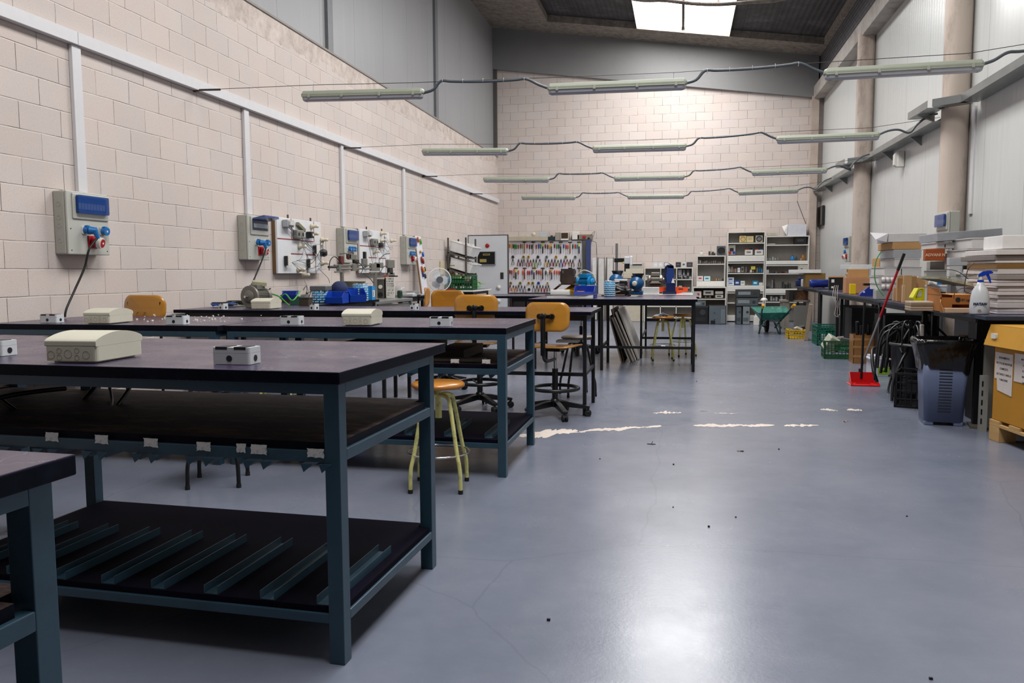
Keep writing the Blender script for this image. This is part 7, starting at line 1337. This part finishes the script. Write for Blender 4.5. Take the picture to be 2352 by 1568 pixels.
q0, q1 = P(1929, 613, y=12.6), P(2032, 613, y=10.2); m = MB(); dv = Vector((q1.x - q0.x, q1.y - q0.y, 0)); L_ = .95; q0 = P(1930, 618, y=12.2); o = MB().box(0, .66, 0, .06, 0, .062).build('white_trunking', mat('c2c6c9', .4), bevel=.003); tag(place(o, (q0.x, 12.2, q0.z), R_(-12)), 'long white trunking lying across the plywood box and the left stack', 'trunking'); q0_ = q0
rbox('thin_carton', 'thin brown carton propping up the white trunking', 'carton', q0.x + .10, q0.x + .36, 12.12, 12.3, P(1942, 637, y=12.08).z + .002, q0.z - .002, CARD)
rbox('brown_carton', 'long brown carton behind the blue tank', 'carton', P(1850, 640, y=16.8).x, P(1896, 640, y=16.8).x, 16.8, 17.1, ZR, P(1870, 627, y=16.8).z, mat('876730', .7))
rbox('board_pile', 'pile of thin white panels on the brown carton at the far end', 'panels', P(1818, 625, y=16.75).x, P(1886, 625, y=16.75).x, 16.75, 17.2, P(1870, 627, y=16.8).z + .002, P(1870, 619, y=16.8).z, WHITE)
for k in range(3): cable([P(1917 + k * 4, 655, y=11.95), P(1913 + k * 5, 680, y=11.9), P(1921 + k * 3, 700, y=11.9), P(1917 + k * 6, 722, y=11.9), P(1926, 728 - k * 3, y=11.9)], .004, ('white cord hanging off the table edge, left one', 'white cord hanging off the table edge, middle one', 'white cord hanging off the table edge, right one')[k], m_=mat('b5aba4', .5))
# ================================================================ FLOOR ITEMS ON THE RIGHT
# dustpan + broom
q = P(1988, 887, z=0); root = thing('dustpan', 'red dustpan on the floor with a long black upright handle', 'dustpan', (q.x, q.y, 0), R_(0)); RD = mat('c01418', .35)
m = MB(); m.prism([(-.14, .004), (.14, .004), (.13, .01), (-.13, .01)], 0, .24, 'y'); m.build('pan_floor', RD, root); m = MB(); m.add([(-.14, 0, .0), (-.14, 0, .02), (-.115, .24, .12), (-.115, .24, 0), (.14, 0, 0), (.14, 0, .02), (.115, .24, .12), (.115, .24, 0)], [(0, 1, 2, 3), (4, 7, 6, 5), (3, 2, 6, 7)]); m.build('pan_wall', RD, root, solid=.004); MB().box(-.07, .07, .12, .13, .01, .025).build('rib', RD, root)
MB().cyl((.005, .235, .05), (.02, .26, .86), .012, 12).build('handle', BLACK, root)
base = P(1975, 868, y=q.y + .30); top_ = P(2077, 582, y=q.y + .1); root = thing('broom', 'broom with a red and grey handle leaning on the table edge', 'broom', (base.x, q.y + .30, .0)); b0_ = Vector((0, 0, .14)); d = Vector((top_.x - base.x, top_.y - (q.y + .30), top_.z - .14)); 
tp = lambda f: b0_ + d * f
MB().cyl(tp(0), tp(.46), .0115, 12).build('grey_handle', mat('8d8a8c', .35, .3), root); MB().cyl(tp(.46), tp(.86), .0125, 12).build('red_handle', mat('a01420', .35), root); MB().cyl(tp(.86), tp(1), .0155, 12).build('black_grip', BLACK, root)
m = MB(); m.prism([(-.07, .0), (.07, .0), (.03, .10), (-.03, .10)], -.025, .025, 'y'); m.build('bristles', mat('8f9a2a', .8, var=.3, scale=60), root); MB().cyl((0, 0, .095), (0, 0, .15), .016, 12).build('socket', BLACK, root)
# bin with bag
q = P(2155, 976, z=0); root = thing('waste_bin', 'blue-grey plastic waste bin with slots and a black bag over its rim', 'bin', (P(2172, 978, z=0).x, P(2172, 978, z=0).y + .14, 0), R_(-6)); BN = mat('5f6a88', .45, var=.05)
def sq_(w_, d_, z, r_=.05, n=5): return [(x, y, z) for x, y in rrect(w_, d_, r_, n)]
m = MB(); rings = [sq_(.27, .27, .03, .03), sq_(.325, .325, .60, .03)]; n = len(rings[0]); m.add(rings[0] + rings[1], [(i, (i + 1) % n, n + (i + 1) % n, n + i) for i in range(n)], 0, True); m.add(rings[0], [tuple(range(n))]); m.build('body', BN, root, solid=.006)
for (x0, x1) in ((-.135, -.07), (.07, .135)): MB().box(x0, x1, -.134, .134, 0, .032).build('foot', BN, root, bevel=.006)
m = MB()
for k in range(19): z = .105 + .0235 * k; yy = -(.135 + .0275 * (z - .03) / .57) - .0045; m.box(-.045, .045, yy - .001, yy + .002, z, z + .007)
m.build('vent_slots', mat('14161c', .7), root)
m = MB(); rg = []; rd = random.Random(2); nn = 48
for j, (w_, z) in enumerate(((.335, .45), (.352, .50), (.385, .57), (.42, .63), (.415, .665), (.37, .67), (.325, .60), (.29, .35))):
    rg.append([]) 
    for i, (x, y) in enumerate(rrect(w_, w_, .06, 11)): f = 1 + .022 * math.sin(i * 1.7 + j) + rd.uniform(-.012, .012); zz = z + (rd.uniform(-.012, .012) if j in (3, 4) else 0) - (.10 * max(0, .3 - abs(i / 48 - .62)) if j == 0 else 0) + (.05 * math.sin(i * .13 * 2) if j == 0 else 0); rg[-1].append((x * f, y * f, zz))
n = len(rg[0]); m.add([v for r__ in rg for v in r__], [(j * n + i, j * n + (i + 1) % n, (j + 1) * n + (i + 1) % n, (j + 1) * n + i) for j in range(len(rg) - 1) for i in range(n)], 0, True)
m.build('bag', mat('08080a', .22, var=.2, bump=1, bscale=18, spec=.6), root)
# black cables bundle over tall black tub + black crates
q = P(2074, 935, z=0); crate('black plastic crate of cable scraps beside the waste bin', (q.x + .16, q.y + .12, 0), R_(-20), .36, .40, .30, mat('0b0b0d', .35), 4)
root = thing('black_tub', 'tall dark tub overflowing with thick black cables', 'tub', (q.x + .22, q.y + .62, 0)); m = MB(); m.lathe([(0, .01), (.15, .01), (.19, .52), (.20, .52), (.205, .50)], n=28); m.build('shell', mat('232326', .4), root)
m = MB(); rd = random.Random(21)
for k in range(26):
    a = rd.uniform(0, 2 * PI); r0 = rd.uniform(.02, .12); x, y = root.location.x, root.location.y; o2 = rd.uniform(.16, .34)
    m.tube([(x + r0 * math.cos(a), y + r0 * math.sin(a), .3), (x + r0 * math.cos(a + .3), y + r0 * math.sin(a), .62 + rd.uniform(-.03, .10)), (x + .8 * o2 * math.cos(a), y + .8 * o2 * math.sin(a), .58 + rd.uniform(-.1, .1)), (x + o2 * math.cos(a + .2), y + o2 * math.sin(a + .2), rd.uniform(.15, .45))], rd.choice([.009, .011, .013]), 7, sub=6)
tag(m.build('black_cables', mat('101012', .38)), 'thick black cables spilling over the dark tub', 'cables', kind='stuff')
cable([(1.95, 8.75, .42), (1.86, 8.5, .40), (1.84, 8.35, .25), (1.87, 8.3, .12)], .016, 'bent black tube beside the broom', m_=mat('0d0d0f', .4)); cable([(2.10, 8.1, .48), (2.0, 7.95, .38), (1.92, 7.9, .2), (1.90, 7.85, .01)], .014, 'black tube drooping to the floor by the red dustpan', m_=mat('0d0d0f', .4)); cable([(2.1, 8.5, .35), (2.0, 8.42, .012), (2.05, 8.2, .012), (2.25, 8.2, .012)], .010, 'black cable loop lying on the floor behind the dustpan')
q = P(2022, 857, z=0); root = fbox(2001, 2042, 818, 857, 9.75, 'paint_bucket', 'white square bucket with a green label under the tables', 'bucket', mat('b9b9c2', .45), .26, None, base=0, body='body'); MB().box(-.02, .10, -.003, 0, .02, .11).build('green_label', mat('7fa82c', .5), root); MB().box(-.115, .115, -.006, .27, .19, .205).build('rim', mat('c9c9cf', .4), root, bevel=.003); MB().box(.0, .08, -.004, -.003, .05, .07).build('label_print', mat('3a5a1c', .5), root)
# boxes under the nearest table
q = P(2115, 795, y=7.6)
rbox('arrow_box', 'brown carton with a printed up arrow under the nearest panel-wall table', 'carton', 2.32, 2.56, 8.0, 8.3, .0, .58, mat('6a5138', .7)); m = MB(); m.prism([(-.012, 0), (.012, 0), (.012, .05), (.035, .05), (0, .10), (-.035, .05), (-.012, .05)], -.002, 0, 'y'); o = m.build('arrow_print', mat('5b1f1a', .6)); tag(place(o, (2.42, 7.997, .42)), 'printed red-brown arrow on the carton under the table', 'print')
root = thing('taped_carton', 'brown carton with a blue tape band standing under the nearest panel-wall table', 'carton', (2.44, 7.55, .0)); MB().box(0, .42, 0, .32, .25, .62).build('carton', mat('7d5f3c', .7), root, bevel=.003); MB().box(.0, .42, -.002, .0, .50, .53).build('blue_tape', mat('3c4a66', .4), root); MB().box(0, .42, 0, .32, 0, .25).build('lower_carton', mat('2a2018', .8), root)
rbox('black_board', 'black panel standing in front of the taped carton', 'panel', 2.66, 2.98, 7.22, 7.26, .0, .74, BLACK)
rbox('black_cabinet', 'black cabinet side between the waste bin and the yellow box', 'cabinet', 2.30, 2.98, 6.98, 7.19, .0, .80, mat('08080a', .5))
rbox('white_upright', 'white strip with red marks standing by the table leg above the bin', 'strip', 2.16, 2.19, 8.0, 8.04, 0.0, .70, mat('c9c0b8', .5, var=.2, dirt='8a2a22', dirt_amt=.8, dscale=14))
for k, (px, y_, h, w_) in enumerate(((2249, 6.50, .42, .05), (2256, 6.62, .68, .06))):
    q = P(px, 990, y=y_); m = MB(); m.box(0, w_, 0, .04, 0, h); o = m.build('metal_rail', mat('8d8d88', .45)); root_ = o; tag(place(o, (q.x, y_, 0)), ('short slotted beige rail standing against the yellow box', 'taller grey rail standing behind the slotted one')[k], 'rail')
    if k == 0:
        m = MB(); [m.box(.004, .014, -.002, .0, .06 + .07 * j, .10 + .07 * j) for j in range(5)]; m.build('slots', BLACK, o)
rbox('floor_board', 'dull brown board lying on the floor behind the waste bin', 'board', 2.22, 2.48, 6.75, 7.1 - .37, 0, .012, mat('4a4440', .6)) if False else None
m = MB(); m.box(0, .30, 0, .25, 0, .012); tag(place(m.build('floor_board', mat('4a443e', .6)), (2.16, 6.62, 0), R_(-12)), 'dull brown board lying on the floor beside the waste bin', 'board')
# yellow box on pallet: near face runs from (2262,1010) to (2352,1052)
a, b_ = P(2262, 1003, z=0), P(2352, 1052, z=0); dx, dy = b_.x - a.x, b_.y - a.y; ang = math.atan2(dy, dx)
c0 = P(2262, 1003, z=0); root = thing('pallet', 'pale wooden pallet under the big yellow cardboard box', 'pallet', (c0.x - .0, c0.y - .07, 0), R_(-82)); PW_ = mat('b8935e', .7, var=.12, scale=5, stretch=(1, 6, 6), dirt='7a5c38')
for (x, y) in ((0, 0), (.50, 0), (1.0, 0), (0, .47), (.50, .47), (1.0, .47)): MB().box(x, x + .13, y, y + .12, .0, .105).build('block', PW_, root, bevel=.003)
for y in (0, .23, .47): MB().box(0, 1.13, y, y + .12, .105, .127).build('deck_board', PW_, root, bevel=.002)
for x in (0, .25, .5, .75, 1.0): MB().box(x, x + .13, -.0, .59, .127, .147).build('deck_slat', PW_, root, bevel=.002)
root2 = thing('yellow_box', 'big yellow cardboard box with taped notes, cut by the right edge of the photo', 'box', (c0.x, c0.y - .07, .149), R_(-82)); YB_ = mat('b07a14', .6, var=.06, scale=3, dirt='8f5f0e', dirt_amt=.6, dscale=2); YL = mat('c08c2a', .6, var=.05)
ht = P(2272, 748, y=6.15).z - .149
MB().box(.01, 1.11, .01, .58, 0, ht - .004).build('body', YB_, root2, bevel=.004)
m = MB(); m.box(-.012, 1.13, -.012, .60, ht - .004, ht + .004); m.add([(-.012, -.012, ht), (1.13, -.012, ht), (1.13, -.045, ht - .14), (-.03, -.045, ht - .14)], [(0, 1, 2, 3)]); m.add([(-.012, -.012, ht), (-.012, .60, ht), (-.03, .61, ht - .12), (-.03, -.03, ht - .14)], [(0, 1, 2, 3)]); m.build('lid', YL, root2, solid=.005)
NOTE = mat('c9c0ba', .7, var=.05); INK = mat('3a302e', .7)
def note(x0, x1, z0, z1, lines, seed, torn=True):
    pts = [(x0, z0 + (.10 if torn else 0)), (x0 + .0, z1), (x1, z1), (x1, z0), (x0 + .10 * (x1 - x0) + .02, z0 + .02)] if torn else [(x0, z0), (x0, z1), (x1, z1), (x1, z0)]
    if torn: pts.append((x0 + .03, z0 + .10))
    o = MB().prism(pts, .006, .0085, 'y').build('paper_note', NOTE, root2, label='torn paper note' if torn else 'printed paper note')
    for k, s_ in enumerate(lines): t2 = text_obj(s_, .020 if torn else .017, 'writing', INK, o, ((x0 + x1) / 2 + .005, .0055, z1 - .035 - .038 * k), (PI / 2, 0, 0), bold=.0003)
note(.03, .255, ht - .47, ht - .185, ['RODAMIENTO', 'NO TOCAR MONTAJE', 'COMPLETO', 'LAS TAPAS Y ANILLO', 'Y MACHINE'], 1); note(.275, .50, ht - .36, ht - .17, ['MATERIAL', '3 x 8', '16  83', '280-48', 'Unid'], 2, False)
MB().prism(rrect(.06, .035, .005, 2, .09, ht - .07), -.046, -.030, 'y').build('white_sticker', OFFW, root2)
g = MB()
for k in range(16):
    a0 = 2 * PI * k / 16; cx, cz, R1 = .56, ht * .42, .15; pts = []
    for i in range(9): f = i / 8; aa = a0 + .5 * f; rr = R1 * (.35 + .65 * f); pts.append((cx + rr * math.cos(aa), cz + rr * math.sin(aa)))
    for i in range(8, -1, -1): f = i / 8; aa = a0 + .5 * f + .22; rr = R1 * (.35 + .65 * f); pts.append((cx + rr * math.cos(aa), cz + rr * math.sin(aa)))
    g.prism(pts, .0075, .0095, 'y')
g.build('turbine_print', mat('55503e', .7), root2)
# small leaf-like scrap and bits on the aisle floor
q = P(1496, 1020, z=0); m = MB(); m.prism([(-.03, 0), (0, .012), (.03, 0), (.005, -.012)], 0, .004, 'z'); m.cyl((0, 0, .002), (.01, .01, .02), .002, 5); tag(place(m.build('dry_leaf', mat('1c2218', .7)), (q.x, q.y, .0)), 'small dark dry leaf on the aisle floor', 'leaf')
m = MB(); rd = random.Random(14)
for (px, py) in ((1546, 1165), (1547, 1067), (1789, 1032), (1260, 1425), (2083, 1186), (1690, 1188), (1628, 1210), (2138, 1560), (1378, 1054), (1600, 876), (1540, 850), (1560, 838)): q = P(px, py, z=0); s_ = rd.uniform(.004, .008); m.cbox((q.x, q.y, s_ / 2), (s_ * 1.5, s_, s_))
tag(m.build('floor_specks', mat('1f1c1a', .8)), 'small dark specks of dirt on the aisle floor', 'dirt', kind='stuff')
# dark things stored on the second bench's middle shelf
for k, (x0, x1, c_, l_, h) in enumerate(((-2.1, -1.55, '15100d', 'dark brown box on the middle shelf of the second-row bench', .10), (-1.5, -1.30, '241a14', 'dark wooden tray on the middle shelf of the second-row bench', .06))): rbox('stored_box', l_, 'box', x0, x1, 4.75, 5.25, .667, .667 + h, mat(c_, .6))
MB_ = rbox('shelf_board', 'flat pale board on the middle shelf of the second-row bench', 'board', -1.75, -1.15, 4.62, 4.73, .667, .685, mat('6b6660', .6))
# cardboard sheets low on the floor behind the nearest benches
for k, (px, py, w_, c_) in enumerate(((30, 1020, .5, '9a8672'), (90, 1015, .45, '7d6c5c'), (395, 892, .25, 'b08a5c'))):
    q = P(px, py, z=0) if k < 2 else Vector((-4.2, 6.1, 0)); o = MB().box(-w_ / 2, w_ / 2, 0, .3, 0, .012).build('cardboard_sheet', mat(c_, .8, var=.1)); tag(place(o, (q.x, q.y, 0), R_(8 * k - 5)), ('brown cardboard sheet on the floor at the left edge', 'second cardboard sheet on the floor under the left bench', 'tan cardboard piece by the block wall under the benches')[k], 'cardboard')

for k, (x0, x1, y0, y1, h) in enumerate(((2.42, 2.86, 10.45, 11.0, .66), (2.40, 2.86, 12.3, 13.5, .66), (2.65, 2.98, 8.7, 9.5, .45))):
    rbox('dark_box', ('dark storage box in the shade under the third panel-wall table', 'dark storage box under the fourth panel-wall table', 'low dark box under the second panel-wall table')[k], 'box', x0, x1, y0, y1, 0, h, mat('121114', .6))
